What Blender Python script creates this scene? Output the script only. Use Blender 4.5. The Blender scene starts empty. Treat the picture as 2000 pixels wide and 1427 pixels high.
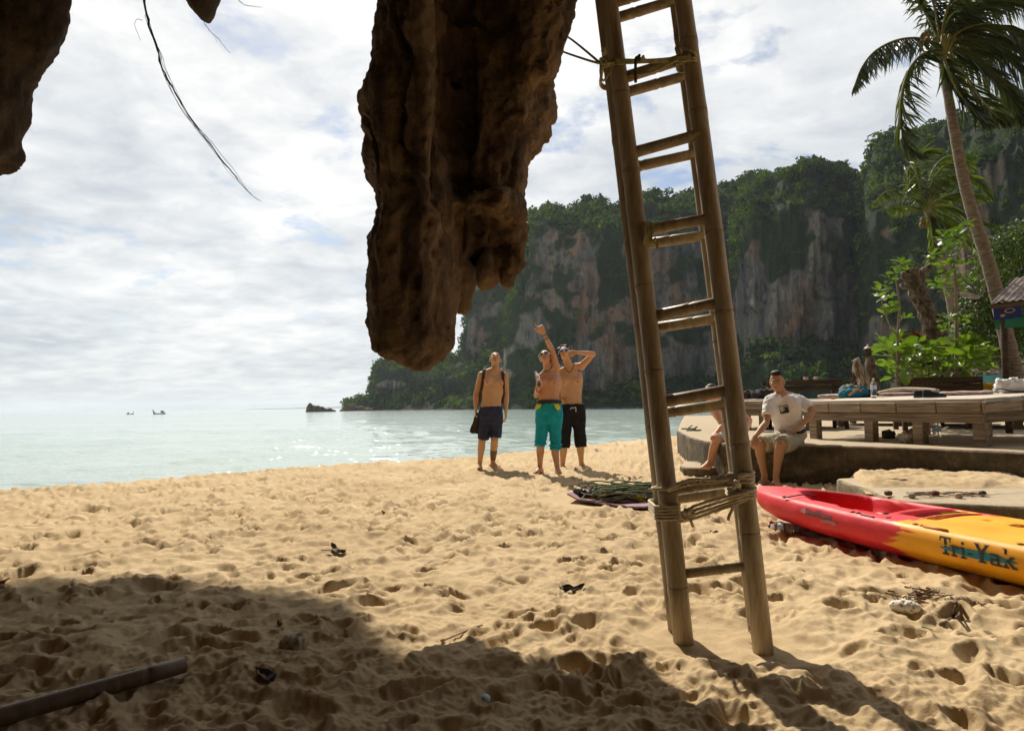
import bpy, bmesh, math, random
import numpy as np
from mathutils import Vector, Matrix, Euler
random.seed(7)
rng = np.random.default_rng(11)
SC = bpy.context.scene
COL = SC.collection
R = math.radians

# ------------------------------------------------------------------ camera
F = 1333.3                      # focal length in photograph pixels (24 mm on 36 mm)
CAM = np.array([0.0, 0.0, 0.93])
PITCH, ROLL = R(3.34), R(-0.91)
cam_data = bpy.data.cameras.new('camera')
cam_data.lens = 24.0; cam_data.sensor_width = 36.0
cam_data.clip_start = 0.05; cam_data.clip_end = 20000
cam = bpy.data.objects.new('camera', cam_data); COL.objects.link(cam)
CMAT = Matrix.Rotation(math.pi / 2 + PITCH, 4, 'X') @ Matrix.Rotation(ROLL, 4, 'Z')
cam.matrix_world = Matrix.Translation(Vector(CAM)) @ CMAT
SC.camera = cam
C3 = np.array(CMAT.to_3x3())
def ray(px, py):
    d = C3 @ np.array([(px - 1000) / F, (713.5 - py) / F, -1.0])
    return d
def at(px, py, Y):              # where a sight line crosses the plane Y metres ahead
    d = ray(px, py); return CAM + d * (Y / d[1])
def gnd(px, py, z=0.0):         # where a sight line meets the level z
    d = ray(px, py); return CAM + d * ((z - CAM[2]) / d[2])

# ------------------------------------------------------------------ sky and sun
SUN_AZ, SUN_EL = R(-14.0), R(45.0)          # left of the view axis, in front of the camera
sun_dir = Vector((math.sin(SUN_AZ) * math.cos(SUN_EL), math.cos(SUN_AZ) * math.cos(SUN_EL), math.sin(SUN_EL)))
world = bpy.data.worlds.new('World'); SC.world = world; world.use_nodes = True
def build_world():
    nt = world.node_tree; n = nt.nodes; l = nt.links; n.clear()
    out = n.new('ShaderNodeOutputWorld'); bg = n.new('ShaderNodeBackground'); bg.inputs['Strength'].default_value = 1.0
    sky = n.new('ShaderNodeTexSky'); sky.sky_type = 'NISHITA'; sky.sun_disc = False
    sky.sun_elevation = SUN_EL; sky.sun_rotation = SUN_AZ; sky.dust_density = 0.6; sky.ozone_density = 1.0; sky.air_density = 1.0
    tc = n.new('ShaderNodeTexCoord')
    def vm(op, a, b=None, **k):
        v = n.new('ShaderNodeVectorMath'); v.operation = op
        for i, s in enumerate((a, b)):
            if s is None: continue
            if hasattr(s, 'is_output'): l.new(s, v.inputs[i])
            else: v.inputs[i].default_value = s
        return v
    def mm(op, a, b=None, clamp=False):
        v = n.new('ShaderNodeMath'); v.operation = op; v.use_clamp = clamp
        for i, s in enumerate((a, b)):
            if s is None: continue
            if hasattr(s, 'is_output'): l.new(s, v.inputs[i])
            else: v.inputs[i].default_value = s
        return v.outputs[0]
    d = tc.outputs['Generated']
    sep = n.new('ShaderNodeSeparateXYZ'); l.new(d, sep.inputs[0])
    up = mm('MAXIMUM', sep.outputs[2], 0.0)
    lowf = n.new('ShaderNodeMapRange'); lowf.inputs[1].default_value = 0.0; lowf.inputs[2].default_value = 0.16; lowf.inputs[3].default_value = 0.09; lowf.inputs[4].default_value = 0.0; l.new(up, lowf.inputs[0])
    den = mm('ADD', up, 0.16)
    cx = mm('DIVIDE', sep.outputs[0], den); cy = mm('DIVIDE', sep.outputs[1], den)
    comb = n.new('ShaderNodeCombineXYZ'); l.new(cx, comb.inputs[0]); l.new(cy, comb.inputs[1])
    def noise(scale, detail, rough, off, dist=0.0, stretch=(1, 1, 1)):
        mp = n.new('ShaderNodeMapping'); mp.inputs['Location'].default_value = off; mp.inputs['Scale'].default_value = stretch
        mp.inputs['Rotation'].default_value = (0, 0, 0.35)
        l.new(comb.outputs[0], mp.inputs[0])
        t = n.new('ShaderNodeTexNoise'); t.inputs['Scale'].default_value = scale; t.inputs['Detail'].default_value = detail
        t.inputs['Roughness'].default_value = rough; t.inputs['Distortion'].default_value = dist
        l.new(mp.outputs[0], t.inputs['Vector']); return t.outputs['Fac']
    cover = noise(2.6, 9, 0.60, (3.1, 7.7, 0.0), 0.25, (1.0, 1.1, 1))
    puffs = noise(4.6, 8, 0.60, (1.3, 2.1, 0), 0.3, (1.0, 1.05, 1))
    broad = noise(1.1, 3, 0.5, (5.5, 0.4, 0), 0.0, (0.8, 1.2, 1))
    # share of cloud: nearly closed cover with small blue gaps
    c1 = mm('ADD', mm('ADD', mm('MULTIPLY', cover, 0.75), mm('MULTIPLY', puffs, 0.25)), lowf.outputs[0])
    mr = n.new('ShaderNodeMapRange'); mr.inputs[1].default_value = 0.355; mr.inputs[2].default_value = 0.445; l.new(c1, mr.inputs[0])
    # light of the cloud: forward scattering round the sun, folds of the cover
    ds = vm('DOT_PRODUCT', d, tuple(sun_dir)).outputs['Value']
    glow = n.new('ShaderNodeMapRange'); glow.inputs[1].default_value = 0.2; glow.inputs[2].default_value = 1.0
    glow.inputs[3].default_value = 0.46; glow.inputs[4].default_value = 0.92; l.new(ds, glow.inputs[0])
    fold = n.new('ShaderNodeMapRange'); fold.inputs[1].default_value = 0.36; fold.inputs[2].default_value = 0.64
    fold.inputs[3].default_value = 0.72; fold.inputs[4].default_value = 1.12
    l.new(mm('ADD', mm('MULTIPLY', puffs, 0.5), mm('MULTIPLY', broad, 0.5)), fold.inputs[0])
    lum = mm('MULTIPLY', glow.outputs[0], fold.outputs[0])
    tint = n.new('ShaderNodeMix'); tint.data_type = 'RGBA'
    tint.inputs['A'].default_value = (0.74, 0.86, 1.0, 1); tint.inputs['B'].default_value = (1.0, 1.0, 0.985, 1)
    tr = n.new('ShaderNodeMapRange'); tr.inputs[1].default_value = 0.35; tr.inputs[2].default_value = 0.85; l.new(lum, tr.inputs[0])
    l.new(tr.outputs[0], tint.inputs['Factor'])
    cl = vm('SCALE', tint.outputs['Result']); l.new(lum, cl.inputs['Scale'])
    skyc = vm('SCALE', sky.outputs[0]); skyc.inputs['Scale'].default_value = 0.085
    mix = n.new('ShaderNodeMix'); mix.data_type = 'RGBA'
    l.new(mm('MULTIPLY', mr.outputs[0], 0.95), mix.inputs['Factor'])
    l.new(skyc.outputs[0], mix.inputs['A']); l.new(cl.outputs[0], mix.inputs['B'])
    l.new(mix.outputs['Result'], bg.inputs[0]); l.new(bg.outputs[0], out.inputs[0])
build_world()
sun_data = bpy.data.lights.new('sun', 'SUN'); sun_data.energy = 5.0; sun_data.angle = R(0.55); sun_data.color = (1.0, 0.91, 0.77)
sun = bpy.data.objects.new('sun', sun_data); COL.objects.link(sun)
sun.rotation_euler = (-sun_dir).to_track_quat('-Z', 'Y').to_euler()
SC.view_settings.view_transform = 'Standard'; SC.view_settings.look = 'None'
SC.view_settings.exposure = 0.24; SC.view_settings.gamma = 1.0; SC.view_settings.use_curve_mapping = False
SC.render.engine = 'CYCLES'
cy = SC.cycles
cy.use_denoising = True; cy.max_bounces = 8; cy.diffuse_bounces = 4; cy.glossy_bounces = 3; cy.transmission_bounces = 6
cy.transparent_max_bounces = 8; cy.volume_bounces = 0; cy.caustics_reflective = False; cy.caustics_refractive = False
cy.sample_clamp_indirect = 4.0; cy.sample_clamp_direct = 0.0

# ------------------------------------------------------------------ noise
_p = np.random.default_rng(5).permutation(256).astype(np.int32); _p = np.concatenate([_p, _p, _p])
_a = np.random.default_rng(6).uniform(0, 2 * np.pi, 256); _g2 = np.stack([np.cos(_a), np.sin(_a)], 1) * 1.4
_g3 = np.random.default_rng(8).normal(size=(256, 3)); _g3 /= np.linalg.norm(_g3, axis=1)[:, None]; _g3 *= 1.4
def perlin2(x, y):
    xi = np.floor(x).astype(np.int32); yi = np.floor(y).astype(np.int32); xf = x - xi; yf = y - yi
    u = xf ** 3 * (xf * (xf * 6 - 15) + 10); v = yf ** 3 * (yf * (yf * 6 - 15) + 10); xi &= 255; yi &= 255
    def g(i, j, dx, dy):
        q = _g2[_p[_p[xi + i] + yi + j]]; return q[..., 0] * dx + q[..., 1] * dy
    a = g(0, 0, xf, yf); b = g(1, 0, xf - 1, yf); c = g(0, 1, xf, yf - 1); d = g(1, 1, xf - 1, yf - 1)
    t = a + u * (b - a); return t + v * ((c + u * (d - c)) - t)
def perlin3(x, y, z):
    xi = np.floor(x).astype(np.int32); yi = np.floor(y).astype(np.int32); zi = np.floor(z).astype(np.int32)
    xf = x - xi; yf = y - yi; zf = z - zi
    u = xf ** 3 * (xf * (xf * 6 - 15) + 10); v = yf ** 3 * (yf * (yf * 6 - 15) + 10); w = zf ** 3 * (zf * (zf * 6 - 15) + 10)
    xi &= 255; yi &= 255; zi &= 255
    def g(i, j, k):
        q = _g3[_p[_p[_p[xi + i] + yi + j] + zi + k]]; return q[..., 0] * (xf - i) + q[..., 1] * (yf - j) + q[..., 2] * (zf - k)
    def l2(k):
        a = g(0, 0, k); b = g(1, 0, k); c = g(0, 1, k); d = g(1, 1, k)
        t = a + u * (b - a); return t + v * ((c + u * (d - c)) - t)
    a = l2(0); return a + w * (l2(1) - a)
def fbm2(x, y, o=4, gain=0.5):
    s = 0; a = 1.0
    for i in range(o): s = s + a * perlin2(x * 2 ** i + 17.3 * i, y * 2 ** i - 9.1 * i); a *= gain
    return s
def fbm3(x, y, z, o=4, gain=0.5):
    s = 0; a = 1.0
    for i in range(o): s = s + a * perlin3(x * 2 ** i + 17.3 * i, y * 2 ** i - 9.1 * i, z * 2 ** i + 3.7 * i); a *= gain
    return s
def sstep(a, b, x):
    t = np.clip((x - a) / (b - a), 0, 1); return t * t * (3 - 2 * t)

# ------------------------------------------------------------------ objects
def tag(o, label=None, cat=None, group=None, kind=None):
    if label: o['label'] = label
    if cat: o['category'] = cat
    if group: o['group'] = group
    if kind: o['kind'] = kind
    return o
def thing(name, loc, label, cat, group=None):
    o = bpy.data.objects.new(name, None); COL.objects.link(o); o.empty_display_size = 0.1
    o.location = Vector([float(c) for c in loc]); return tag(o, label, cat, group)
def worldloc(o):
    v = Vector((0, 0, 0))
    while o is not None: v += o.location; o = o.parent
    return v
def mesh_data(name, V, Fc, mats, smooth=True, mi=None):
    me = bpy.data.meshes.new(name)
    V = np.asarray(V, dtype=np.float32).reshape(-1, 3)
    if isinstance(Fc, np.ndarray):
        nf, k = Fc.shape
        me.vertices.add(len(V)); me.vertices.foreach_set('co', V.ravel())
        me.loops.add(nf * k); me.loops.foreach_set('vertex_index', Fc.astype(np.int32).ravel())
        me.polygons.add(nf); me.polygons.foreach_set('loop_start', np.arange(0, nf * k, k, dtype=np.int32))
        me.update(calc_edges=True)
    else:
        me.from_pydata(V.tolist(), [], [tuple(int(i) for i in f) for f in Fc]); me.update()
    if not isinstance(mats, (list, tuple)): mats = [mats]
    for m in mats: me.materials.append(m)
    if mi is not None: me.polygons.foreach_set('material_index', np.asarray(mi, dtype=np.int32))
    me.polygons.foreach_set('use_smooth', np.full(len(me.polygons), bool(smooth)))
    return me
def mobj(name, V, Fc, mats, parent=None, smooth=True, mi=None, label=None, cat=None, group=None, kind=None, origin=None):
    """mesh object from world-space vertices; under a parent they are stored relative to it"""
    V = np.asarray(V, dtype=np.float64).reshape(-1, 3)
    if parent is not None: V = V - np.array(worldloc(parent))
    if origin is not None: V = V - np.array([float(c) for c in origin])
    o = bpy.data.objects.new(name, mesh_data(name, V, Fc, mats, smooth, mi)); COL.objects.link(o)
    if parent is not None: o.parent = parent
    if origin is not None: o.location = Vector([float(c) for c in origin])
    return tag(o, label, cat, group, kind)
def inst(name, me, mat4, parent=None):
    o = bpy.data.objects.new(name, me); COL.objects.link(o)
    if parent is not None:
        o.parent = parent; mat4 = Matrix.Translation(-worldloc(parent)) @ mat4
    o.matrix_basis = mat4; return o
class MB:
    """collects shapes for one mesh"""
    def __init__(s): s.V = []; s.F = []; s.M = []; s.n = 0
    def add(s, V, Fc, m=0):
        V = np.asarray(V, dtype=np.float64).reshape(-1, 3); s.V.append(V)
        for f in Fc: s.F.append(tuple(int(i) + s.n for i in f)); s.M.append(m)
        s.n += len(V); return s
    def box(s, c, size, rot=None, bev=0.0, m=0):
        h = np.asarray(size, float) / 2; c = np.asarray(c, float)
        b = min(bev, 0.45 * h.min())
        pts = []; idx = {}
        if b <= 0:
            for sx in (-1, 1):
                for sy in (-1, 1):
                    for sz in (-1, 1): pts.append((sx * h[0], sy * h[1], sz * h[2]))
            fs = [(0, 1, 3, 2), (4, 6, 7, 5), (0, 4, 5, 1), (2, 3, 7, 6), (0, 2, 6, 4), (1, 5, 7, 3)]
        else:
            for sx in (-1, 1):
                for sy in (-1, 1):
                    for sz in (-1, 1):
                        for ax in range(3):
                            p = np.array([sx, sy, sz]) * (h - b); p[ax] = (sx, sy, sz)[ax] * h[ax]
                            idx[(sx, sy, sz, ax)] = len(pts); pts.append(p)
            fs = []
            for ax in range(3):
                o1, o2 = [(1, 2), (2, 0), (0, 1)][ax]
                for sg in (-1, 1):
                    q = []
                    for u, v in ((-1, -1), (1, -1), (1, 1), (-1, 1)):
                        t = [0, 0, 0]; t[ax] = sg; t[o1] = u; t[o2] = v; q.append(idx[(*t, ax)])
                    fs.append(tuple(q if sg > 0 else q[::-1]))
            for ax in range(3):
                o1, o2 = [(1, 2), (2, 0), (0, 1)][ax]
                for u in (-1, 1):
                    for v in (-1, 1):
                        q = []
                        for sg, w in ((-1, o1), (1, o1), (1, o2), (-1, o2)):
                            t = [0, 0, 0]; t[ax] = sg; t[o1] = u; t[o2] = v; q.append(idx[(*t, w)])
                        fs.append(tuple(q if u * v > 0 else q[::-1]))
            for sx in (-1, 1):
                for sy in (-1, 1):
                    for sz in (-1, 1):
                        q = [idx[(sx, sy, sz, a)] for a in range(3)]; fs.append(tuple(q if sx * sy * sz > 0 else q[::-1]))
        P = np.array(pts)
        if rot is not None: P = P @ np.array(rot).T
        return s.add(P + c, fs, m)
    def tube(s, path, rad, n=8, cap=True, m=0, flat=None, up=None, twist=0.0):
        P = np.asarray(path, float); k = len(P); rad = np.broadcast_to(np.asarray(rad, float), (k,))
        T = np.gradient(P, axis=0); T /= np.linalg.norm(T, axis=1)[:, None] + 1e-12
        u = np.array(up, float) if up is not None else (np.array([0, 0, 1.0]) if abs(T[0][2]) < 0.9 else np.array([1.0, 0, 0]))
        V = []; a = np.arange(n) * 2 * np.pi / n
        for i in range(k):
            u = u - T[i] * (u @ T[i]); u /= np.linalg.norm(u) + 1e-12; w = np.cross(T[i], u)
            fl = 1.0 if flat is None else flat
            aa = a + twist * i
            V.append(P[i] + rad[i] * (np.cos(aa)[:, None] * u * fl + np.sin(aa)[:, None] * w))
        V = np.concatenate(V); Fc = []
        for i in range(k - 1):
            for j in range(n):
                j2 = (j + 1) % n; Fc.append((i * n + j, i * n + j2, (i + 1) * n + j2, (i + 1) * n + j))
        if cap: Fc.append(tuple(range(n))[::-1]); Fc.append(tuple(range((k - 1) * n, k * n)))
        return s.add(V, Fc, m)
    def lathe(s, prof, c, n=16, axis=None, m=0):
        """prof: (radius, height) list, from the bottom up, round a vertical axis or the given one"""
        a = np.arange(n) * 2 * np.pi / n; V = []
        for r, z in prof: V.append(np.stack([r * np.cos(a), r * np.sin(a), np.full(n, z)], 1))
        V = np.concatenate(V); k = len(prof); Fc = []
        for i in range(k - 1):
            for j in range(n):
                j2 = (j + 1) % n; Fc.append((i * n + j, i * n + j2, (i + 1) * n + j2, (i + 1) * n + j))
        Fc.append(tuple(range(n))[::-1]); Fc.append(tuple(range((k - 1) * n, k * n)))
        if axis is not None: V = V @ np.array(Vector(axis).normalized().to_track_quat('Z', 'Y').to_matrix()).T
        return s.add(V + np.asarray(c, float), Fc, m)
    def ellipsoid(s, c, r, rot=None, nu=14, nv=9, m=0):
        V = [(0, 0, -1)]; Fc = []
        for i in range(1, nv):
            t = -math.pi / 2 + math.pi * i / nv
            for j in range(nu):
                p = 2 * math.pi * j / nu; V.append((math.cos(t) * math.cos(p), math.cos(t) * math.sin(p), math.sin(t)))
        V.append((0, 0, 1)); L = len(V) - 1
        for j in range(nu):
            j2 = (j + 1) % nu; Fc.append((0, 1 + j2, 1 + j)); Fc.append((L, L - nu + j, L - nu + j2))
            for i in range(nv - 2): Fc.append((1 + i * nu + j, 1 + i * nu + j2, 1 + (i + 1) * nu + j2, 1 + (i + 1) * nu + j))
        P = np.array(V) * np.asarray(r, float)
        if rot is not None: P = P @ np.array(rot).T
        return s.add(P + np.asarray(c, float), Fc, m)
    def loft(s, rings, cap=True, m=0):
        n = len(rings[0]); V = np.concatenate([np.asarray(r, float) for r in rings]); Fc = []
        for i in range(len(rings) - 1):
            for j in range(n):
                j2 = (j + 1) % n; Fc.append((i * n + j, i * n + j2, (i + 1) * n + j2, (i + 1) * n + j))
        if cap: Fc.append(tuple(range(n))[::-1]); Fc.append(tuple(range((len(rings) - 1) * n, len(rings) * n)))
        return s.add(V, Fc, m)
    def verts(s): return np.concatenate(s.V)
    def build(s, name, mats, parent=None, smooth=True, **k):
        return mobj(name, s.verts(), s.F, mats, parent, smooth, s.M, **k)
def grid_faces(nr, nc, wrap=False):
    i = np.arange(nr - 1)[:, None]; j = np.arange(nc if wrap else nc - 1)[None, :]; j2 = (j + 1) % nc
    return np.stack([i * nc + j, i * nc + j2, (i + 1) * nc + j2, (i + 1) * nc + j], -1).reshape(-1, 4)
def remeshed(mb, voxel, smooth=2):
    """one closed skin over everything in mb: returns (verts, quads)"""
    me = mesh_data('tmp', mb.verts(), mb.F, []); o = bpy.data.objects.new('tmp', me); COL.objects.link(o)
    m = o.modifiers.new('r', 'REMESH'); m.mode = 'VOXEL'; m.voxel_size = voxel
    if smooth:
        sm = o.modifiers.new('s', 'SMOOTH'); sm.iterations = smooth; sm.factor = 0.5
    dg = bpy.context.evaluated_depsgraph_get(); ev = o.evaluated_get(dg); m2 = bpy.data.meshes.new_from_object(ev)
    V = np.empty(len(m2.vertices) * 3); m2.vertices.foreach_get('co', V); V = V.reshape(-1, 3)
    N = np.empty(len(m2.vertices) * 3); m2.vertices.foreach_get('normal', N); N = N.reshape(-1, 3)
    Fc = np.empty(len(m2.loops), dtype=np.int32); m2.loops.foreach_get('vertex_index', Fc)
    Fc = Fc.reshape(-1, 4)
    bpy.data.objects.remove(o); bpy.data.meshes.remove(me); bpy.data.meshes.remove(m2)
    return V, N, Fc
def spline(pts, n):
    P = np.asarray(pts, float); k = len(P)
    Q = np.vstack([2 * P[0] - P[1], P, 2 * P[-1] - P[-2]]); out = []
    for t in np.linspace(0, k - 1 - 1e-9, n):
        i = int(t); f = t - i; a, b, c, d = Q[i], Q[i + 1], Q[i + 2], Q[i + 3]
        out.append(0.5 * ((2 * b) + (-a + c) * f + (2 * a - 5 * b + 4 * c - d) * f * f + (-a + 3 * b - 3 * c + d) * f ** 3))
    return np.array(out)
def nrm(v):
    v = np.asarray(v, float); return v / (np.linalg.norm(v) + 1e-12)

# ------------------------------------------------------------------ materials
def new_mat(name):
    m = bpy.data.materials.new(name); m.use_nodes = True
    nt = m.node_tree; return m, nt, nt.nodes, nt.links, nt.nodes['Principled BSDF']
def nz(n, l, coord, scale, detail=4, rough=0.55, stretch=None, dist=0.0):
    t = n.new('ShaderNodeTexNoise'); t.inputs['Scale'].default_value = scale; t.inputs['Detail'].default_value = detail
    t.inputs['Roughness'].default_value = rough; t.inputs['Distortion'].default_value = dist
    if stretch is not None:
        mp = n.new('ShaderNodeMapping'); mp.inputs['Scale'].default_value = stretch; l.new(coord, mp.inputs[0]); coord = mp.outputs[0]
    l.new(coord, t.inputs['Vector']); return t.outputs['Fac']
def ramp(n, l, fac, stops):
    r = n.new('ShaderNodeValToRGB'); e = r.color_ramp.elements
    while len(e) < len(stops): e.new(0.5)
    for q, (p, c) in zip(e, stops): q.position = p; q.color = (*c, 1)
    l.new(fac, r.inputs[0]); return r.outputs[0]
def mixc(n, l, f, a, b, mode='MIX'):
    m = n.new('ShaderNodeMix'); m.data_type = 'RGBA'; m.blend_type = mode
    for s, v in (('Factor', f), ('A', a), ('B', b)):
        if hasattr(v, 'is_output'): l.new(v, m.inputs[s])
        else: m.inputs[s].default_value = v if s == 'Factor' else (*v, 1)
    return m.outputs['Result']
def mth(n, l, op, a, b=None, clamp=False):
    v = n.new('ShaderNodeMath'); v.operation = op; v.use_clamp = clamp
    for i, s in enumerate((a, b)):
        if s is None: continue
        if hasattr(s, 'is_output'): l.new(s, v.inputs[i])
        else: v.inputs[i].default_value = s
    return v.outputs[0]
def bump(n, l, b, h, strength, dist):
    bp = n.new('ShaderNodeBump'); bp.inputs['Strength'].default_value = strength; bp.inputs['Distance'].default_value = dist
    l.new(h, bp.inputs['Height']); l.new(bp.outputs[0], b.inputs['Normal']); return bp
def mat(name, c1, c2=None, scale=8.0, rough=0.7, bmp=0.0, bscale=40.0, bdist=0.01, detail=5, stretch=None, spec=0.3, trans=0.0, sss=0.0, coords='Object', alpha=1.0, contrast=(0.35, 0.65)):
    m, nt, n, l, b = new_mat(name)
    tc = n.new('ShaderNodeTexCoord').outputs[coords]
    if c2 is None: c2 = tuple(x * 0.8 for x in c1)
    f = nz(n, l, tc, scale, detail, 0.6, stretch)
    l.new(ramp(n, l, f, [(contrast[0], c2), (contrast[1], c1)]), b.inputs['Base Color'])
    b.inputs['Roughness'].default_value = rough; b.inputs['Specular IOR Level'].default_value = spec
    if trans: b.inputs['Transmission Weight'].default_value = trans; b.inputs['IOR'].default_value = 1.33
    if sss:
        b.inputs['Subsurface Weight'].default_value = sss; b.inputs['Subsurface Radius'].default_value = (0.02, 0.008, 0.004); b.inputs['Subsurface Scale'].default_value = 0.5
    if alpha < 1: b.inputs['Alpha'].default_value = alpha
    if bmp: bump(n, l, b, nz(n, l, tc, bscale, 4, 0.6, stretch), bmp, bdist)
    return m
def leaf_mat(name, ca, cb, cc, rough=0.45, trans=0.35, spec=0.4, big=0.15, tone=False):
    """leaves: colour differs leaf by leaf and clump by clump, light passes through"""
    m, nt, n, l, b = new_mat(name)
    ge = n.new('ShaderNodeNewGeometry')
    c = ramp(n, l, ge.outputs['Random Per Island'], [(0.0, ca), (0.55, cb), (1.0, cc)])
    f = nz(n, l, ge.outputs['Position'], big, 3)
    k = ramp(n, l, f, [(0.35, (0.6, 0.66, 0.62)), (0.65, (1.25, 1.2, 0.95))])
    c = mixc(n, l, 1.0, c, k, 'MULTIPLY')
    if tone:
        ta = n.new('ShaderNodeAttribute'); ta.attribute_name = 'tone'
        c = mixc(n, l, 1.0, c, ramp(n, l, ta.outputs['Fac'], [(0.0, (0.55, 0.62, 0.7)), (0.6, (1.0, 1.0, 0.95)), (1.0, (1.7, 1.5, 0.9))]), 'MULTIPLY')
    l.new(c, b.inputs['Base Color']); b.inputs['Roughness'].default_value = rough; b.inputs['Specular IOR Level'].default_value = spec
    if trans:
        t = n.new('ShaderNodeBsdfTranslucent'); l.new(mixc(n, l, 1.0, c, (1.3, 1.5, 0.5), 'MULTIPLY'), t.inputs['Color'])
        mx = n.new('ShaderNodeMixShader'); mx.inputs[0].default_value = trans
        l.new(b.outputs[0], mx.inputs[1]); l.new(t.outputs[0], mx.inputs[2]); l.new(mx.outputs[0], n['Material Output'].inputs['Surface'])
    return m
# ================================================================== the setting
# ---- beach
BERM = np.array([gnd(*p)[:2] for p in ((-420, 1000), (0, 966), (200, 947), (400, 931), (640, 911), (870, 897), (1050, 884), (1250, 863), (1340, 851))] + [(9.0, 25.0), (22.0, 42.0), (60.0, 75.0)])
BERM = np.vstack([BERM[0] + (BERM[0] - BERM[1]) * 8, BERM])
def sea_side(x, y):
    """signed distance from the crest of the beach, positive towards the sea"""
    best = np.full(np.shape(x), 1e9); sg = np.zeros(np.shape(x))
    for a, b in zip(BERM[:-1], BERM[1:]):
        d = b - a; L = d @ d; t = np.clip(((x - a[0]) * d[0] + (y - a[1]) * d[1]) / L, 0, 1)
        dx = x - (a[0] + t * d[0]); dy = y - (a[1] + t * d[1]); q = np.hypot(dx, dy)
        s = np.sign(d[0] * dy - d[1] * dx); k = q < best; best = np.where(k, q, best); sg = np.where(k, s, sg)
    return best * sg
WATER_Z = -0.55
def beach_base(x, y):
    s = sea_side(x, y)
    z = np.where(s > 0, -0.26 * s * sstep(0, 1.2, s), 0.0)
    return np.maximum(z, -2.5)
def make_beach():
    # rings: close together near the camera, wide far away
    r1 = 1.0 / np.linspace(1 / 1.25, 1 / 26.0, 590); r0 = np.array([0.15, 0.45, 0.8, 1.05]); r2 = np.array([30, 40, 60, 100, 180, 400.0])
    rr = np.concatenate([r0, r1, r2])
    th1 = np.linspace(R(-43), R(43), 790); th0 = np.linspace(R(-180), R(-43), 26)[:-1]; th2 = np.linspace(R(43), R(180), 26)[1:-1]
    th = np.concatenate([th0, th1, th2])
    RR, TH = np.meshgrid(rr, th, indexing='ij')
    x = RR * np.sin(TH); y = RR * np.cos(TH)
    fade = 1 - sstep(16, 30, RR)
    z = beach_base(x, y)
    s = sea_side(x, y); fl = (1 - sstep(0.6, 2.5, s))
    dry = fade * fl
    z = z + 0.045 * fbm2(x / 1.9, y / 1.9, 3) * dry
    wx = x + 0.10 * perlin2(x / 0.5 + 9, y / 0.5); wy = y + 0.10 * perlin2(x / 0.5 + 41, y / 0.5 + 7)
    z = z + 0.030 * (0.55 - np.abs(perlin2(wx / 0.42, wy / 0.42))) * dry + 0.026 * (0.5 - np.abs(perlin2(wx / 0.19 + 5, wy / 0.19))) * dry
    # foot marks
    g = np.random.default_rng(21); idx0 = 4; A0 = len(th0)
    n = 9500
    rad = np.sqrt(g.uniform(1.2 ** 2, 20.0 ** 2, n)); ang = g.uniform(R(-43), R(43), n)
    pit = np.zeros_like(z)
    for r_, a_ in zip(rad, ang):
        cx, cy_ = r_ * math.sin(a_), r_ * math.cos(a_)
        L = 0.030 + 0.050 * g.uniform() ** 1.5; W = L * g.uniform(0.55, 0.9); dep = min(0.048, L * g.uniform(0.34, 0.72)); rot = g.uniform(0, math.pi)
        if g.uniform() < 0.30: L *= 1.6; dep = min(dep, 0.034)
        dep *= 1 + 0.7 * min(1.0, max(0.0, (r_ - 3.0) / 4.0)); L *= 1 + 0.25 * min(1.0, max(0.0, (r_ - 3.5) / 4.0))
        ext = 2.4 * L
        i0 = idx0 + int(np.searchsorted(-1 / r1, -1 / max(r_ - ext, 1.26))); i1 = idx0 + int(np.searchsorted(-1 / r1, -1 / (r_ + ext))) + 1
        da = ext / r_; j0 = A0 + int(max(0, (a_ - da - R(-43)) / R(86) * 789)); j1 = A0 + int(min(789, (a_ + da - R(-43)) / R(86) * 789)) + 1
        if i1 - i0 < 2 or j1 - j0 < 2: continue
        X = x[i0:i1, j0:j1] - cx; Y = y[i0:i1, j0:j1] - cy_
        c, s_ = math.cos(rot), math.sin(rot); ux = (X * c + Y * s_) / L; uy = (-X * s_ + Y * c) / W
        d = np.hypot(ux, uy)
        d = d + 0.22 * np.sin(3 * np.arctan2(uy, ux) + cx * 40) * g.uniform(0, 1)
        h = -dep * np.maximum(0, 1 - d * d) + dep * 0.34 * np.exp(-((d - 1.25) / 0.28) ** 2) * (1 + 0.8 * np.sin(np.arctan2(uy, ux) + r_ * 37))
        q = pit[i0:i1, j0:j1]; pit[i0:i1, j0:j1] = np.where(np.abs(h) > np.abs(q), h, q) * 0.75 + 0.25 * (h + q)
    z = z + np.clip(pit, -0.09, 0.022) * dry
    # churned, crumbly ground
    m = sstep(0.02, 0.42, fbm2(x / 1.3 + 31, y / 1.3 + 3, 2)) * dry
    z = z + m * (0.014 * fbm2(x / 0.085, y / 0.085, 3) + 0.009 * np.abs(perlin2(x / 0.035, y / 0.035)))
    z = z + (0.006 * fbm2(x / 0.05 + 3, y / 0.05, 3) + 0.016 * fbm2(wx / 0.13 + 8, wy / 0.13, 2)) * dry
    z = z + 0.005 * perlin2(x / 0.022, y / 0.022) * (1 - sstep(2.5, 4.5, RR)) * dry
    c_ = gnd(1215, 984); fm = 1 - sstep(0.55, 0.95, np.hypot((x - c_[0]) * 0.85, (y - c_[1] - 0.2) * 1.3)); z = z * (1 - fm) + 0.012 * fm
    # sand scooped up round the feet of the ladder
    for px, py in ((1335, 1248), (1492, 1268)):
        p = gnd(px, py); d = np.hypot(x - p[0], y - p[1]); z = np.where(d < 0.4, z * sstep(0.06, 0.4, d) + 0.012 * np.exp(-((d - 0.1) / 0.05) ** 2), z)
    V = np.stack([x, y, z], -1).reshape(-1, 3)
    nr, nc = x.shape
    F4 = grid_faces(nr, nc, wrap=True)[:, ::-1]
    m_, nt, n_, l, b = new_mat('sand')
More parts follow.
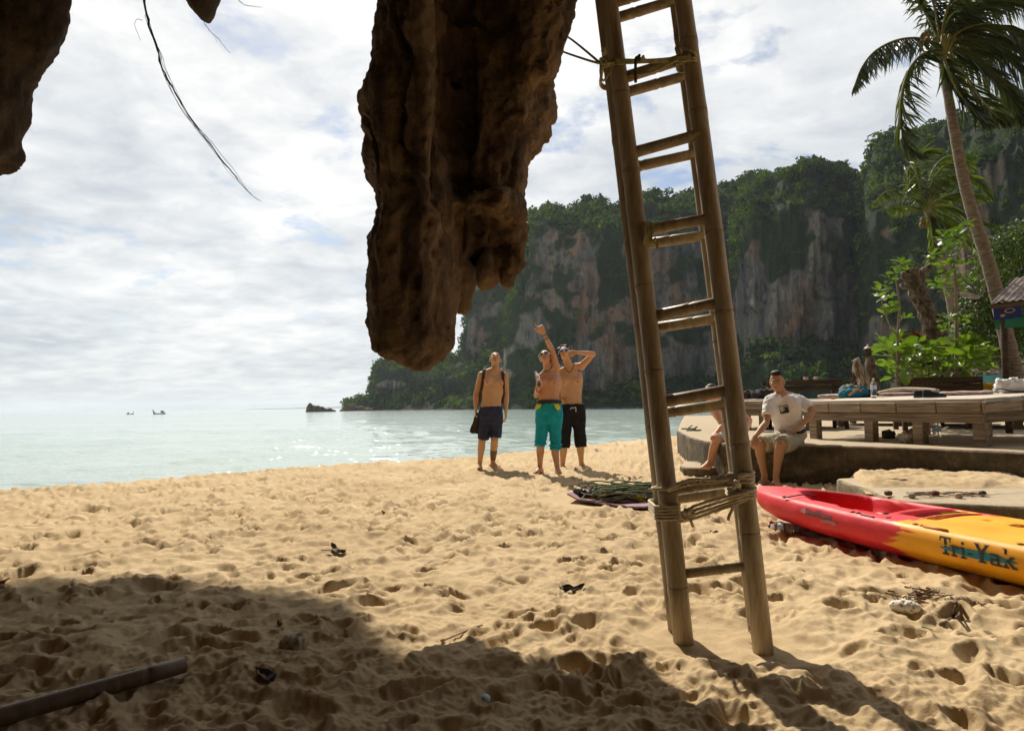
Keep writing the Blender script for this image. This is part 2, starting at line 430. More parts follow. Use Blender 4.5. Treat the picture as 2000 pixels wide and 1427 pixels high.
    ge = n_.new('ShaderNodeNewGeometry'); pos = ge.outputs['Position']
    big = nz(n_, l, pos, 0.9, 5, 0.6); mid = nz(n_, l, pos, 14, 5, 0.65); fine = nz(n_, l, pos, 900, 2, 0.6); gr = nz(n_, l, pos, 260, 3, 0.7)
    c = ramp(n_, l, mth(n_, l, 'ADD', mth(n_, l, 'MULTIPLY', big, 0.55), mth(n_, l, 'MULTIPLY', mid, 0.45)), [(0.36, (0.44, 0.322, 0.185)), (0.62, (0.60, 0.468, 0.295))])
    c = mixc(n_, l, 1.0, c, ramp(n_, l, fine, [(0.3, (0.72, 0.70, 0.66)), (0.7, (1.22, 1.22, 1.2))]), 'MULTIPLY')
    # wet strip by the water: darker sand
    sepz = n_.new('ShaderNodeSeparateXYZ'); l.new(pos, sepz.inputs[0])
    wet = n_.new('ShaderNodeMapRange'); wet.inputs[1].default_value = -0.42; wet.inputs[2].default_value = -0.25; l.new(sepz.outputs[2], wet.inputs[0])
    c = mixc(n_, l, wet.outputs[0], mixc(n_, l, 1.0, c, (0.55, 0.52, 0.5), 'MULTIPLY'), c)
    l.new(c, b.inputs['Base Color']); b.inputs['Roughness'].default_value = 0.95; b.inputs['Specular IOR Level'].default_value = 0.12
    bump(n_, l, b, mth(n_, l, 'ADD', gr, mth(n_, l, 'MULTIPLY', mid, 2.5)), 0.55, 0.006)
    o = mobj('beach', V, F4, m_, kind='structure')
    tag(o, 'trodden golden beach sand full of footprints')
    def height(px_, py_):     # sand level under a point of the plan, from the mesh
        r_ = math.hypot(px_, py_); a_ = math.atan2(px_, py_)
        i = int(np.clip(np.searchsorted(rr, r_), 1, nr - 1)); j = int(np.clip(np.searchsorted(th, a_), 1, nc - 1))
        return float(z[i - 1:i + 1, j - 1:j + 1].mean())
    return height
sand_z = make_beach()
def on_sand(px, py):
    p = gnd(px, py)
    for _ in range(3): p = gnd(px, py, sand_z(p[0], p[1]))
    return p

# ---- sea
def make_sea():
    rr = 1 / np.linspace(1 / 6.5, 1 / 9000.0, 230); th = np.linspace(R(-60), R(60), 480)
    RR, TH = np.meshgrid(rr, th, indexing='ij'); x = RR * np.sin(TH); y = RR * np.cos(TH)
    s = sea_side(x, y)
    near = 1 - sstep(40, 160, RR)
    sw = s + 1.3 * fbm2(x / 9, y / 9, 2)
    roll = np.maximum(0, np.sin(sw * 2 * np.pi / 4.6)) ** 3 * 0.13 * sstep(0.5, 3, s) * (0.35 + 0.65 * sstep(-0.2, 0.4, perlin2(x / 5, y / 5)))
    z = WATER_Z + near * (roll + 0.045 * fbm2(x / 1.6, y / 0.9, 3) + 0.016 * fbm2(x / 0.35, y / 0.3, 2) * (1 - sstep(15, 40, RR)))
    m, nt, n, l, b = new_mat('sea_water')
    ge = n.new('ShaderNodeNewGeometry'); pos = ge.outputs['Position']
    f = nz(n, l, pos, 0.05, 4, 0.6, (0.5, 1.4, 1))
    c = ramp(n, l, f, [(0.35, (0.38, 0.475, 0.45)), (0.65, (0.49, 0.585, 0.545))])
    l.new(c, b.inputs['Base Color']); b.inputs['Roughness'].default_value = 0.085; b.inputs['IOR'].default_value = 1.33
    b.inputs['Specular IOR Level'].default_value = 0.5
    h1 = nz(n, l, pos, 3.4, 3, 0.6, (0.8, 1.3, 1)); hm = nz(n, l, pos, 1.15, 3, 0.55, (0.7, 1.5, 1)); h2 = nz(n, l, pos, 0.33, 3, 0.5, (0.6, 1.8, 1))
    hh = mth(n, l, 'ADD', mth(n, l, 'ADD', mth(n, l, 'MULTIPLY', h1, 0.10), mth(n, l, 'MULTIPLY', hm, 0.42)), h2)
    bump(n, l, b, hh, 1.0, 0.30)
    V = np.stack([x, y, z], -1).reshape(-1, 3)
    tag(mobj('sea', V, grid_faces(*x.shape)[:, ::-1], m, kind='structure'), 'pale green sea glittering in the sun')
make_sea()

# ---- rock over the camera: the foot of the crag with its overhang
def rock_mat(name, cd, cm, cl, streak=1.0):
    m, nt, n, l, b = new_mat(name)
    pos = n.new('ShaderNodeNewGeometry').outputs['Position']
    a = nz(n, l, pos, 1.6, 8, 0.62, (1.6, 1.6, 0.45), 0.4); f = nz(n, l, pos, 7, 8, 0.68); st = nz(n, l, pos, 3.2, 5, 0.6, (2.2, 2.2, 0.22))
    c = ramp(n, l, mth(n, l, 'ADD', mth(n, l, 'MULTIPLY', a, 0.6), mth(n, l, 'MULTIPLY', f, 0.4)), [(0.36, cd), (0.5, cm), (0.64, cl)])
    c = mixc(n, l, mth(n, l, 'MULTIPLY', ramp(n, l, st, [(0.48, (0, 0, 0)), (0.60, (1, 1, 1))]), 0.60 * streak), c, (0.032, 0.028, 0.026))
    gy = nz(n, l, pos, 1.1, 5, 0.6, (1.3, 1.3, 0.35)); c = mixc(n, l, ramp(n, l, gy, [(0.50, (0, 0, 0)), (0.64, (0.4, 0.4, 0.4))]), c, (0.085, 0.08, 0.078))
    l.new(c, b.inputs['Base Color']); b.inputs['Roughness'].default_value = 0.9; b.inputs['Specular IOR Level'].default_value = 0.2
    h = mth(n, l, 'ADD', nz(n, l, pos, 34, 8, 0.75), mth(n, l, 'MULTIPLY', nz(n, l, pos, 9, 8, 0.7), 2.0))
    bump(n, l, b, h, 1.0, 0.045); return m
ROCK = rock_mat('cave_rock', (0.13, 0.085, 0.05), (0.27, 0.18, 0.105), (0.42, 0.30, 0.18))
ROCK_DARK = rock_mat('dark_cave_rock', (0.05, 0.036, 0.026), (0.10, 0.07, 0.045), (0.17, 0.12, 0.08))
def make_overhang():
    # front edge of the roof, in plan
    ex = [-40, -16, -9, -5.8, -4.57, -3.75, -2.95, -2.4, -1.67, -1.23, -0.63, 0.6, 2.0, 4, 9, 16, 26]
    ey = [13, 14.5, 15.8, 15.9, 16.4, 14.9, 13.3, 12.4, 11.1, 9.2, 6.9, 5.4, 3.6, 1.5, -1.5, -5.0, -9.0]
    xs = np.linspace(-40, 26, 150); rings = []
    for x in xs:
        e = float(np.interp(x, ex, ey))
        pr = [(-7 + min(0, e), -1.0), (-6 + min(0, e - 1), 1.5), (-3.5 + min(0, e - 1), 2.6)]
        for k in np.linspace(0, 1, 26):
            Y = -1.5 + (e + 1.5) * k if e > -1 else e - 0.01 * (1 - k); pr.append((Y, 2.45 + 0.63 * max(Y, -1.5) + 0.25 * (1 - k)))
        pr += [(e + 0.9, 3.6 + 0.66 * e + 0.7), (e + 1.0, 6.5 + 0.66 * e), (e - 0.5, 12 + 0.66 * e), (e - 5, 30), (-30, 32), (-32, -1.0)]
        rings.append([(x, q[0], q[1]) for q in pr])
    V = np.array(rings); sh = V.shape; V = V.reshape(-1, 3)
    d = fbm3(V[:, 0] / 3.5, V[:, 1] / 3.5, V[:, 2] / 3.5, 3); mask = (V[:, 2] > 0.5)
    V[:, 2] += mask * np.abs(d) * 0.7 ; V[:, 1] += mask * d * 0.6 * (V[:, 1] > 3)
    mb = MB(); mb.loft(list(V.reshape(sh)))
    mb.build('rock_overhang', ROCK, kind='structure', label='rock roof of the crag above the beach')
make_overhang()

# ---- hanging rocks
def outline_loft(mb, rows, Y, depth, dz=None, n=40, sq=2.6, yoff=0.0, bulge=None):
    """a rock limb whose width is known at several heights; each ring is a rounded, uneven oval of real depth"""
    rings = []
    rows = [np.array(r, float) for r in rows]
    for y, xl, xr in rows:
        a = at(xl, y, Y); b = at(xr, y, Y); c = (a + b) / 2; w = (b[0] - a[0]) / 2
        dp = depth * min(1.0, 0.35 + w / 0.35)
        ring = []
        for k in range(n):
            t = 2 * math.pi * k / n; ct, st = math.cos(t), math.sin(t)
            e = 2 / sq; rx = math.copysign(abs(ct) ** e, ct); ry = math.copysign(abs(st) ** e, st)
            ring.append((c[0] + w * rx, Y + yoff + dp * ry, c[2]))
        rings.append(ring)
    mb.loft(rings)
def make_stalactite():
    D = 3.66; DR = 3.95; mb = MB()
    top = at(1000, -330, D)[2]
    def ext(rows):   # carry the limb on up into the roof
        y, l, r = rows[0]; return [(y - 420, l - 40, r + 60), (y - 200, l - 15, r + 25)] + rows
    outline_loft(mb, ext([(0, 748, 900), (60, 745, 905), (130, 738, 905), (165, 724, 905), (195, 709, 905), (330, 711, 902), (375, 731, 900), (410, 737, 898), (455, 729, 892), (510, 720, 890),
                      (560, 722, 890), (640, 732, 886), (680, 742, 878), (700, 758, 862), (713, 784, 848), (723, 812, 836)]), D, 0.29)
    outline_loft(mb, ext([(0, 860, 1120), (60, 870, 1110), (120, 880, 1096), (180, 885, 1076), (195, 890, 1084), (235, 890, 1080), (270, 890, 1056), (300, 890, 1032), (350, 890, 1026), (400, 890, 1016), (425, 895, 1018), (440, 900, 1008), (452, 915, 990)]), DR, 0.33, yoff=0.05)
    # buttress on the right high up
    outline_loft(mb, [(-300, 980, 1150), (-100, 985, 1135), (0, 990, 1124), (60, 995, 1114), (120, 1000, 1096), (165, 1020, 1078)], DR - 0.25, 0.24)
    # ridge running down the middle of the left limb
    outline_loft(mb, [(-200, 800, 862), (0, 800, 870), (150, 795, 872), (300, 800, 868), (380, 812, 858), (420, 820, 846)], D - 0.26, 0.14)
    outline_loft(mb, [(390, 800, 850), (430, 780, 868), (500, 772, 872), (600, 776, 868), (680, 790, 852), (704, 808, 838)], D - 0.13, 0.17)
    # dripstone lobes under the right shoulder
    for rows, dy, dp in (([(430, 880, 935), (480, 888, 925), (540, 895, 922), (590, 895, 912), (605, 898, 906)], -0.10, 0.17),
                         ([(420, 915, 985), (470, 925, 985), (520, 928, 975), (548, 935, 966), (557, 945, 958)], 0.0, 0.22),
                         ([(415, 955, 1018), (470, 960, 1018), (520, 966, 1016), (546, 972, 1004), (560, 980, 996)], 0.1, 0.24),
                         ([(440, 975, 1024), (480, 980, 1022), (515, 988, 1021), (532, 996, 1014)], -0.06, 0.16)):
        outline_loft(mb, rows, DR + dy, dp, n=24, sq=2.2)
    mb.ellipsoid(at(955, 470, DR + 0.05), (0.17, 0.16, 0.22))
    # ledge
    outline_loft(mb, [(392, 905, 1012), (408, 890, 1022), (425, 888, 1022), (438, 900, 1010)], DR - 0.1, 0.34)
    V, N, Fc = remeshed(mb, 0.0155, 1)
    x, y, z = V.T
    # cleft between the limbs, flutes and pitting
    cx = at(888, 200, 3.75)[0]
    cleft = np.exp(-((x - cx + 0.03 * np.sin(z * 4)) / 0.055) ** 2) * sstep(1.85, 2.2, z) * (y < 3.8)
    d = 0.045 * fbm3(x / 0.42, y / 0.42, z / 0.75, 3) + 0.020 * fbm3(x / 0.11, y / 0.11, z / 0.20, 3, 0.55) - 0.015 * np.abs(perlin3(x / 0.16 + 5, y / 0.16, z / 0.34)) - 0.17 * cleft
    d = d + 0.010 + 0.012 * fbm3(x / 0.04, y / 0.04, z / 0.05, 2, 0.6) - 0.018 * sstep(0.2, 0.55, perlin3(x / 0.06 + 3, y / 0.055, z / 0.07)) - 0.016 * sstep(0.2, 0.5, perlin3(x / 0.13 + 9, y / 0.13, z / 0.25))
    crk = np.abs(fbm3(x / 0.5 + 11, y / 0.5, z / 0.9, 2)); d = d - 0.04 * (1 - sstep(0.0, 0.08, crk)) * sstep(1.5, 1.9, z)
    V = V + N * d[:, None]
    mobj('stalactite', V, Fc, ROCK, label='big brown stalactite hanging from the roof beside the bamboo ladders', cat='stalactite')
make_stalactite()
def small_hanger(name, rows, D, depth, label, matl, vox=0.03, amp=1.0, yoff=0.0):
    mb = MB(); outline_loft(mb, rows, D, depth, n=28, sq=2.2, yoff=yoff)
    V, N, Fc = remeshed(mb, vox, 2); x, y, z = V.T
    d = 0.07 * amp * fbm3(x / 0.35 + 3, y / 0.35, z / 0.5, 3) + 0.035 * amp * fbm3(x / 0.09, y / 0.09, z / 0.12, 3)
    mobj(name, V + N * d[:, None], Fc, matl, label=label, cat='stalactite')
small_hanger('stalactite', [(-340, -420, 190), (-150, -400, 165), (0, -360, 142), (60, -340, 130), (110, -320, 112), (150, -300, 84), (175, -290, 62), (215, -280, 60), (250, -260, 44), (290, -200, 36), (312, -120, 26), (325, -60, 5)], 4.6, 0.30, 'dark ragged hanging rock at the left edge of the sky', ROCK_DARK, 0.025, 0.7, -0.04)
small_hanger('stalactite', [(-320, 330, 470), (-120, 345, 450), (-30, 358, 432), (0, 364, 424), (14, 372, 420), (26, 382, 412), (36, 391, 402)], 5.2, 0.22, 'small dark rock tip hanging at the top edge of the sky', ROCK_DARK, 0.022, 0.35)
# ================================================================== limestone cliffs across the bay
def cliff_mat():
    m, nt, n, l, b = new_mat('limestone_cliff')
    pos = n.new('ShaderNodeNewGeometry').outputs['Position']
    st = nz(n, l, pos, 0.16, 9, 0.66, (1, 1, 0.16), 0.3); pt = nz(n, l, pos, 0.055, 6, 0.6, (1, 1, 0.7), 0.5); fn = nz(n, l, pos, 0.8, 8, 0.75, (1, 1, 0.3)); pk = nz(n, l, pos, 0.30, 9, 0.72, (1, 1, 0.8), 0.6)
    c = ramp(n, l, st, [(0.33, (0.035, 0.035, 0.037)), (0.46, (0.15, 0.138, 0.125)), (0.57, (0.235, 0.20, 0.155)), (0.70, (0.34, 0.275, 0.195))])
    c = mixc(n, l, ramp(n, l, pt, [(0.50, (0, 0, 0)), (0.64, (0.8, 0.8, 0.8))]), c, (0.31, 0.16, 0.085))
    c = mixc(n, l, ramp(n, l, fn, [(0.5, (0, 0, 0)), (0.66, (0.85, 0.85, 0.85))]), c, (0.03, 0.03, 0.034))
    c = mixc(n, l, ramp(n, l, pk, [(0.55, (0, 0, 0)), (0.63, (0.9, 0.9, 0.9))]), c, (0.022, 0.022, 0.024)); c = mixc(n, l, ramp(n, l, pk, [(0.34, (0.7, 0.7, 0.7)), (0.40, (0, 0, 0))]), c, (0.40, 0.345, 0.26))
    at_ = n.new('ShaderNodeAttribute'); at_.attribute_name = 'veg'
    c = mixc(n, l, at_.outputs['Fac'], c, ramp(n, l, fn, [(0.35, (0.018, 0.028, 0.014)), (0.65, (0.045, 0.065, 0.03))]))
    l.new(c, b.inputs['Base Color']); b.inputs['Roughness'].default_value = 0.95; b.inputs['Specular IOR Level'].default_value = 0.1
    bump(n, l, b, mth(n, l, 'ADD', mth(n, l, 'ADD', fn, st), pk), 1.0, 1.6); return m
CLIFF = cliff_mat()
FOREST = leaf_mat('forest_leaves', (0.024, 0.047, 0.016), (0.048, 0.084, 0.023), (0.098, 0.135, 0.034), 0.8, 0.22, 0.05, 0.07, True)
def crown_proto(seed, nq):
    """a tree crown of radius 1: leafy clumps round a lumpy volume, more on the upper side"""
    g = np.random.default_rng(seed); nb = 9
    bc = g.normal(size=(nb, 3)); bc /= np.linalg.norm(bc, axis=1)[:, None]; bc *= g.uniform(0.25, 0.62, nb)[:, None]; bc[:, 2] = bc[:, 2] * 0.7 + 0.1
    br = g.uniform(0.34, 0.56, nb); k = g.integers(0, nb, nq)
    d = g.normal(size=(nq, 3)); d[:, 2] += 0.35; d /= np.linalg.norm(d, axis=1)[:, None]
    c = bc[k] + d * (br[k] * g.uniform(0.75, 1.05, nq))[:, None]
    nn = d + g.normal(size=(nq, 3)) * 0.55; nn /= np.linalg.norm(nn, axis=1)[:, None]
    t = np.cross(nn, g.normal(size=(nq, 3))); t /= np.linalg.norm(t, axis=1)[:, None]; w = np.cross(nn, t)
    s = g.uniform(0.10, 0.215, nq)[:, None]
    Q = np.stack([c - t * s, c + w * s * 0.75, c + t * s, c - w * s * 0.75], 1)
    Q += g.normal(size=Q.shape) * 0.02
    return Q
PROTO = [crown_proto(100 + i, 70) for i in range(10)]
def forest(name, pts, rad, label):
    V = []; tone = []
    g = np.random.default_rng(len(pts))
    for p, r_ in zip(pts, rad):
        Q = PROTO[g.integers(0, len(PROTO))]; a = g.uniform(0, 6.28); c, s = math.cos(a), math.sin(a)
        M = np.array([[c, -s, 0], [s, c, 0], [0, 0, g.uniform(0.75, 1.15)]]) * r_
        V.append(Q @ M.T + p); tone.append(np.full(Q.shape[0] * 4, g.uniform()))
    V = np.concatenate(V).reshape(-1, 3); Fc = np.arange(len(V)).reshape(-1, 4)
    o = mobj(name, V, Fc, FOREST, smooth=False, kind='stuff', label=label)
    a = o.data.attributes.new('tone', 'FLOAT', 'POINT'); a.data.foreach_set('value', np.concatenate(tone).astype(np.float32))
def cliff(name, label, cols, seed, face_amp=4.0, ntree=500, trad=(2.2, 4.5), back=60.0, flabel='', nu=170, dens_face=0.12):
    """cols: (pixel column, distance, ridge row, row of the cliff's upper edge, row of its foot, rock share 0-1, apron depth) from left to right.
    The foot stands in the water or on land; above the face a wooded slope climbs back to the ridge and falls away behind."""
    cols = np.array(cols, float); g = np.random.default_rng(seed)
    nu = int(nu * 1.4); u = np.linspace(cols[0, 0], cols[-1, 0], nu); ip = lambda k: np.interp(u, cols[:, 0], cols[:, k])
    D = ip(1); yr = ip(2); yt = ip(3); yb = ip(4); ap = ip(6)
    prof = []; vegs = []; vv = []
    nv_ap, nv_face, nv_top, nv_back = 14, 82, 24, 6
    P = np.zeros((nu, nv_ap + nv_face + nv_top + nv_back, 3)); VG = np.zeros(P.shape[:2])
    # direction away from the camera for each column
    for i in range(nu):
        ridge_back = 0.16 * D[i] + 8
        foot = at(u[i], yb[i], D[i]); top = at(u[i], yt[i], D[i] + 3)
        d = nrm([foot[0], foot[1], 0]); zb = max(foot[2], -0.5); zt = max(top[2], zb + 0.5)
        rd = at(u[i], yr[i], D[i] + ridge_back); zr = max(rd[2] - 1.1 * sum(trad) / 2, zt)
        base = np.array([foot[0], foot[1], 0])
        k = 0
        for t in np.linspace(0, 1, nv_ap, endpoint=False):
            P[i, k] = base - d * ap[i] * (1 - t) + np.array([0, 0, -1.2 + (zb + 1.2) * t ** 0.9]); VG[i, k] = 1.0 if t > 0.10 else 0.0; k += 1
        for t in np.linspace(0, 1, nv_face, endpoint=False):
            P[i, k] = base + d * 3 * t + np.array([0, 0, zb + (zt - zb) * t]); VG[i, k] = 0; k += 1
        for t in np.linspace(0, 1, nv_top, endpoint=False):
            P[i, k] = base + d * (3 + (ridge_back - 3) * t) + np.array([0, 0, zt + (zr - zt) * math.sin(t * math.pi / 2)]); VG[i, k] = 1; k += 1
        for t in np.linspace(0, 1, nv_back):
            P[i, k] = base + d * (ridge_back + back * t) + np.array([0, 0, zr - (zr + 1.5) * t ** 2 * (1.0 if t > 0.5 else 0.6)]); VG[i, k] = 1; k += 1
    fa, fb = nv_ap, nv_ap + nv_face
    X, Yy, Z = P[..., 0], P[..., 1], P[..., 2]
    dirs = np.stack([X, Yy, np.zeros_like(X)], -1); dirs /= np.linalg.norm(dirs, axis=-1, keepdims=True)
    # flutes, bulges and hollows of the rock
    arc = np.hypot(X, Yy)
    ang = np.arctan2(X, Yy) * 220
    d = face_amp * (0.9 * fbm2(ang / 26 + seed, Z / 60, 3) + 0.45 * fbm2(ang / 7 + seed * 3, Z / 30, 3)) + 1.3 * np.abs(perlin2(ang / 2.6, Z / 18 + seed))
    d += 1.5 * (0.5 - np.abs(perlin2(ang / 4.2 + 2 * seed, Z / 9))) + 1.2 * np.maximum(0, perlin2(ang / 1.7, Z / 14 + 3)) - 1.6 * sstep(0.15, 0.5, perlin2(ang / 6.5 + 1.5 * seed, Z / 13 + 8))
    d += 2.2 * np.maximum(0, fbm2(ang / 16 + 7, Z / 11 + seed, 3)) * face_amp / 4
    w = np.zeros(P.shape[:2]); w[:, fa:fb] = 1; w[:, :fa] = np.linspace(0.2, 0.9, fa)[None]; w[:, fb:] = np.linspace(1, 0.4, w.shape[1] - fb)[None]
    P -= dirs * (d * w)[..., None]
    P[..., 2] += (VG * 3.0 * fbm2(X / 14, Yy / 14, 3)) * (np.arange(P.shape[1]) > 6)[None]
    # plants on ledges of the face
    rk = ip(5)[:, None] * np.ones_like(Z)
    led = fbm2(ang / 20 + 3 * seed, Z / 16 + 40, 4) + 0.35 * perlin2(ang / 5, Z / 5)
    vf = sstep(rk * 0.9 - 0.42, rk * 0.9 - 0.26, led); VG[:, fa:fb] = np.maximum(VG[:, fa:fb], vf[:, fa:fb])
    # tattered lower edge of the top wood
    edge = (np.arange(P.shape[1]) - fb)[None] / nv_face + 0.28 + 0.55 * fbm2(ang / 13 + 9, Z / 22 + seed, 4); VG[:, fa:fb] = np.maximum(VG[:, fa:fb], sstep(0, 0.08, edge)[:, fa:fb])
    V = P.reshape(-1, 3); Fc = grid_faces(nu, P.shape[1])
    o = mobj(name, V, Fc, CLIFF, kind='structure', label=label)
    a = o.data.attributes.new('veg', 'FLOAT', 'POINT'); a.data.foreach_set('value', VG.reshape(-1).astype(np.float32))
    # trees where the ground is wooded
    A = P[:-1, :-1]; e1 = P[1:, :-1] - A; e2 = P[:-1, 1:] - A; area = np.linalg.norm(np.cross(e1, e2), axis=-1); vg = VG[:-1, :-1].copy()
    vg[:, fa:fb] *= 1.6; wgt = area * np.where(vg > 0.5, vg, 0); wgt[:, fb + nv_top + 2:] = 0
    pr = (wgt / wgt.sum()).ravel(); k = g.choice(len(pr), ntree, p=pr); ii, jj = np.unravel_index(k, vg.shape)
    pts = A[ii, jj] + e1[ii, jj] * g.uniform(0, 1, (ntree, 1)) + e2[ii, jj] * g.uniform(0, 1, (ntree, 1))
    rad = trad[0] * 0.6 + (trad[1] * 1.1 - trad[0] * 0.6) * g.uniform(0, 1, ntree) ** 1.3; onface = (jj >= fa) & (jj < fb); rad = np.where(onface, rad * 0.55, rad)
    pts[:, 2] += rad * 0.25
    forest(name.replace('cliff', 'wood') if 'cliff' in name else 'wood', pts, rad, flabel)
# columns:      px    D    ridge  top  foot rock apron
cliff('cliff', 'low wooded headland with a grey cliff end beyond the bathers',
      [(676, 352, 799, 800, 800.5, 0.8, 3), (684, 350, 790, 795, 799, 0.6, 6), (700, 345, 776, 790, 797, 0.6, 6), (728, 340, 770, 784, 795, 0.4, 10), (735, 338, 712, 722, 775, 0.9, 12), (742, 336, 702, 716, 770, 0.9, 14),
       (800, 325, 704, 735, 775, 0.5, 24), (860, 315, 700, 745, 780, 0.2, 28), (900, 305, 688, 740, 780, 0.1, 28), (930, 290, 676, 735, 785, 0.5, 22), (975, 275, 650, 705, 785, 0.8, 16), (1040, 262, 645, 700, 785, 0.9, 14), (1130, 255, 660, 705, 785, 0.9, 12)],
      3, 2.5, 800, (2.4, 4.6), 50, 'green wood over the low headland', 150)
cliff('cliff', 'far limestone buttress behind the bald man',
      [(905, 330, 700, 702, 780, 1, 2), (918, 322, 585, 600, 780, 1, 3), (926, 318, 560, 575, 775, 0.9, 5), (960, 312, 520, 545, 770, 0.8, 8), (1000, 306, 485, 510, 760, 0.7, 8), (1030, 302, 462, 480, 760, 0.6, 8), (1100, 300, 450, 470, 760, 0.6, 8), (1160, 300, 450, 470, 760, 0.6, 8)],
      5, 4.0, 420, (2.4, 4.2), 50, 'scrub on the far buttress', 90)
cliff('cliff', 'tall limestone cliff with wooded top behind the bathers and ladders',
      [(985, 262, 640, 650, 790, 0.4, 10), (1000, 256, 590, 610, 780, 0.4, 12), (1020, 250, 530, 560, 775, 0.4, 14), (1040, 244, 470, 500, 772, 0.5, 14), (1050, 240, 412, 450, 770, 0.55, 14), (1075, 236, 402, 440, 768, 0.62, 14), (1120, 230, 404, 455, 764, 0.7, 14),
       (1180, 224, 392, 450, 758, 0.9, 14), (1215, 222, 404, 460, 752, 0.95, 14), (1260, 220, 384, 450, 748, 1.0, 14), (1330, 216, 376, 455, 742, 1.0, 15), (1400, 212, 372, 450, 735, 0.9, 16), (1450, 214, 362, 440, 730, 0.6, 18), (1500, 222, 352, 430, 730, 0.5, 18), (1580, 230, 345, 430, 730, 0.5, 18)],
      8, 5.0, 1800, (2.0, 4.0), 70, 'dark wood along the top and foot of the tall cliff', 240)
cliff('cliff', 'ochre streaked limestone wall between the ladders and the palms',
      [(1425, 205, 700, 705, 770, 0.3, 14), (1440, 196, 520, 560, 730, 0.4, 18), (1455, 188, 400, 470, 700, 0.8, 22), (1480, 182, 368, 440, 690, 1.0, 24), (1520, 178, 350, 425, 680, 1.05, 26), (1560, 175, 330, 415, 672, 1.1, 26), (1610, 174, 318, 415, 672, 1.1, 26), (1650, 176, 328, 425, 680, 1.0, 26), (1690, 182, 350, 440, 690, 0.7, 26),
       (1740, 190, 350, 450, 700, 0.4, 26), (1800, 195, 350, 450, 700, 0.4, 26)],
      12, 5.0, 1250, (1.7, 3.4), 60, 'dark wood over and under the ochre cliff wall', 190)
cliff('cliff', 'steep wooded crag with grey rock face behind the palms',
      [(1680, 175, 600, 610, 720, 0.3, 12), (1694, 168, 420, 470, 700, 0.2, 16), (1704, 162, 340, 420, 690, 0.2, 18), (1724, 157, 296, 420, 680, 0.2, 20), (1760, 152, 274, 410, 670, 0.25, 20), (1820, 146, 256, 400, 660, 0.35, 20), (1880, 140, 252, 380, 650, 0.5, 20), (1920, 134, 250, 335, 640, 1.5, 18), (1960, 130, 244, 322, 640, 1.7, 18), (1985, 126, 222, 320, 640, 1.7, 18),
       (2030, 122, 190, 340, 640, 1.1, 18), (2120, 115, 140, 320, 640, 1.0, 18), (2300, 110, 120, 300, 640, 0.6, 18), (2700, 105, 100, 250, 640, 0.5, 18)],
      17, 4.0, 1500, (1.5, 3.2), 60, 'dark wood clothing the crag behind the palms', 210)
# ---- rocks standing in the sea and land on the skyline
def sea_rock(px, py, w, h, D, label, seed, px2=None):
    p = at(px, py, D); p[2] = WATER_Z - 0.5; mb = MB(); g = np.random.default_rng(seed)
    s = D / F
    for k, (ox, ww, hh) in enumerate(w):
        mb.ellipsoid((p[0] + ox * s, p[1], p[2]), (ww * s, ww * s * 0.8, hh * s + 0.5), nu=18, nv=12)
    V, N, Fc = remeshed(mb, 0.28, 1); x, y, z = V.T
    V = V + N * (0.55 * fbm3(x / 1.9 + seed, y / 1.9, z / 1.9, 4))[:, None]
    mobj('sea_rock', V, Fc, ROCK_DARK, label=label, cat='rock', smooth=False)
sea_rock(618, 803, [(-12, 9, 17), (0, 11, 13), (10, 9, 10), (24, 13, 6), (32, 7, 4)], 0, 300, 'dark rock islet alone in the sea left of the headland', 3)
sea_rock(672, 800, [(-5, 5, 4), (0, 5, 5)], 0, 330, 'small dark rock awash just off the headland tip', 4)
sea_rock(690, 800, [(-10, 8, 14), (0, 12, 13), (14, 12, 10), (28, 14, 7)], 0, 325, 'dark bare rock at the seaward tip of the headland', 6)
def far_hills():
    m = mat('far_hill', (0.06, 0.09, 0.06), (0.04, 0.06, 0.05), 0.002, 0.9)
    for a, b, h in ((480, 590, 2.6), (560, 640, 3.4), (625, 760, 7.5)):
        D = 5200; rows = []
        xs = np.linspace(a, b, 40); t = (xs - a) / (b - a); hh = h * np.sin(np.pi * t) ** 0.6 * (0.75 + 0.5 * perlin2(t * 5 + a, t * 0 + 2.5))
        V = []; s = D / F
        for x_, z_ in zip(xs, hh):
            p = at(x_, 800, D); V += [(p[0], D - 300, -2), (p[0], D, max(0.3, z_ * s)), (p[0], D + 600, max(0.2, z_ * s * 0.8)), (p[0], D + 900, -2)]
        mobj('hill', V, grid_faces(40, 4), m, kind='structure', label='faint far shore on the horizon')
far_hills()
# ================================================================== bamboo ladders, ropes, roots
def bamboo_mat(name, ca, cb, cc):
    m, nt, n, l, b = new_mat(name)
    tc = n.new('ShaderNodeTexCoord').outputs['Object']
    f = nz(n, l, tc, 5.0, 6, 0.6, (6, 6, 0.7)); g = nz(n, l, tc, 1.6, 3, 0.5); h = nz(n, l, tc, 60, 4, 0.6, (3, 3, 0.12))
    c = ramp(n, l, mth(n, l, 'ADD', mth(n, l, 'MULTIPLY', f, 0.6), mth(n, l, 'MULTIPLY', g, 0.4)), [(0.36, ca), (0.5, cb), (0.64, cc)])
    c = mixc(n, l, 1.0, c, ramp(n, l, h, [(0.3, (0.78, 0.76, 0.72)), (0.7, (1.12, 1.12, 1.1))]), 'MULTIPLY')
    l.new(c, b.inputs['Base Color']); b.inputs['Roughness'].default_value = 0.5; b.inputs['Specular IOR Level'].default_value = 0.4
    bump(n, l, b, h, 0.25, 0.004); return m
BAMBOO = bamboo_mat('bamboo', (0.23, 0.175, 0.11), (0.40, 0.325, 0.22), (0.54, 0.455, 0.335))
BAMBOO_D = bamboo_mat('dark_bamboo', (0.075, 0.045, 0.022), (0.125, 0.078, 0.04), (0.19, 0.12, 0.06))
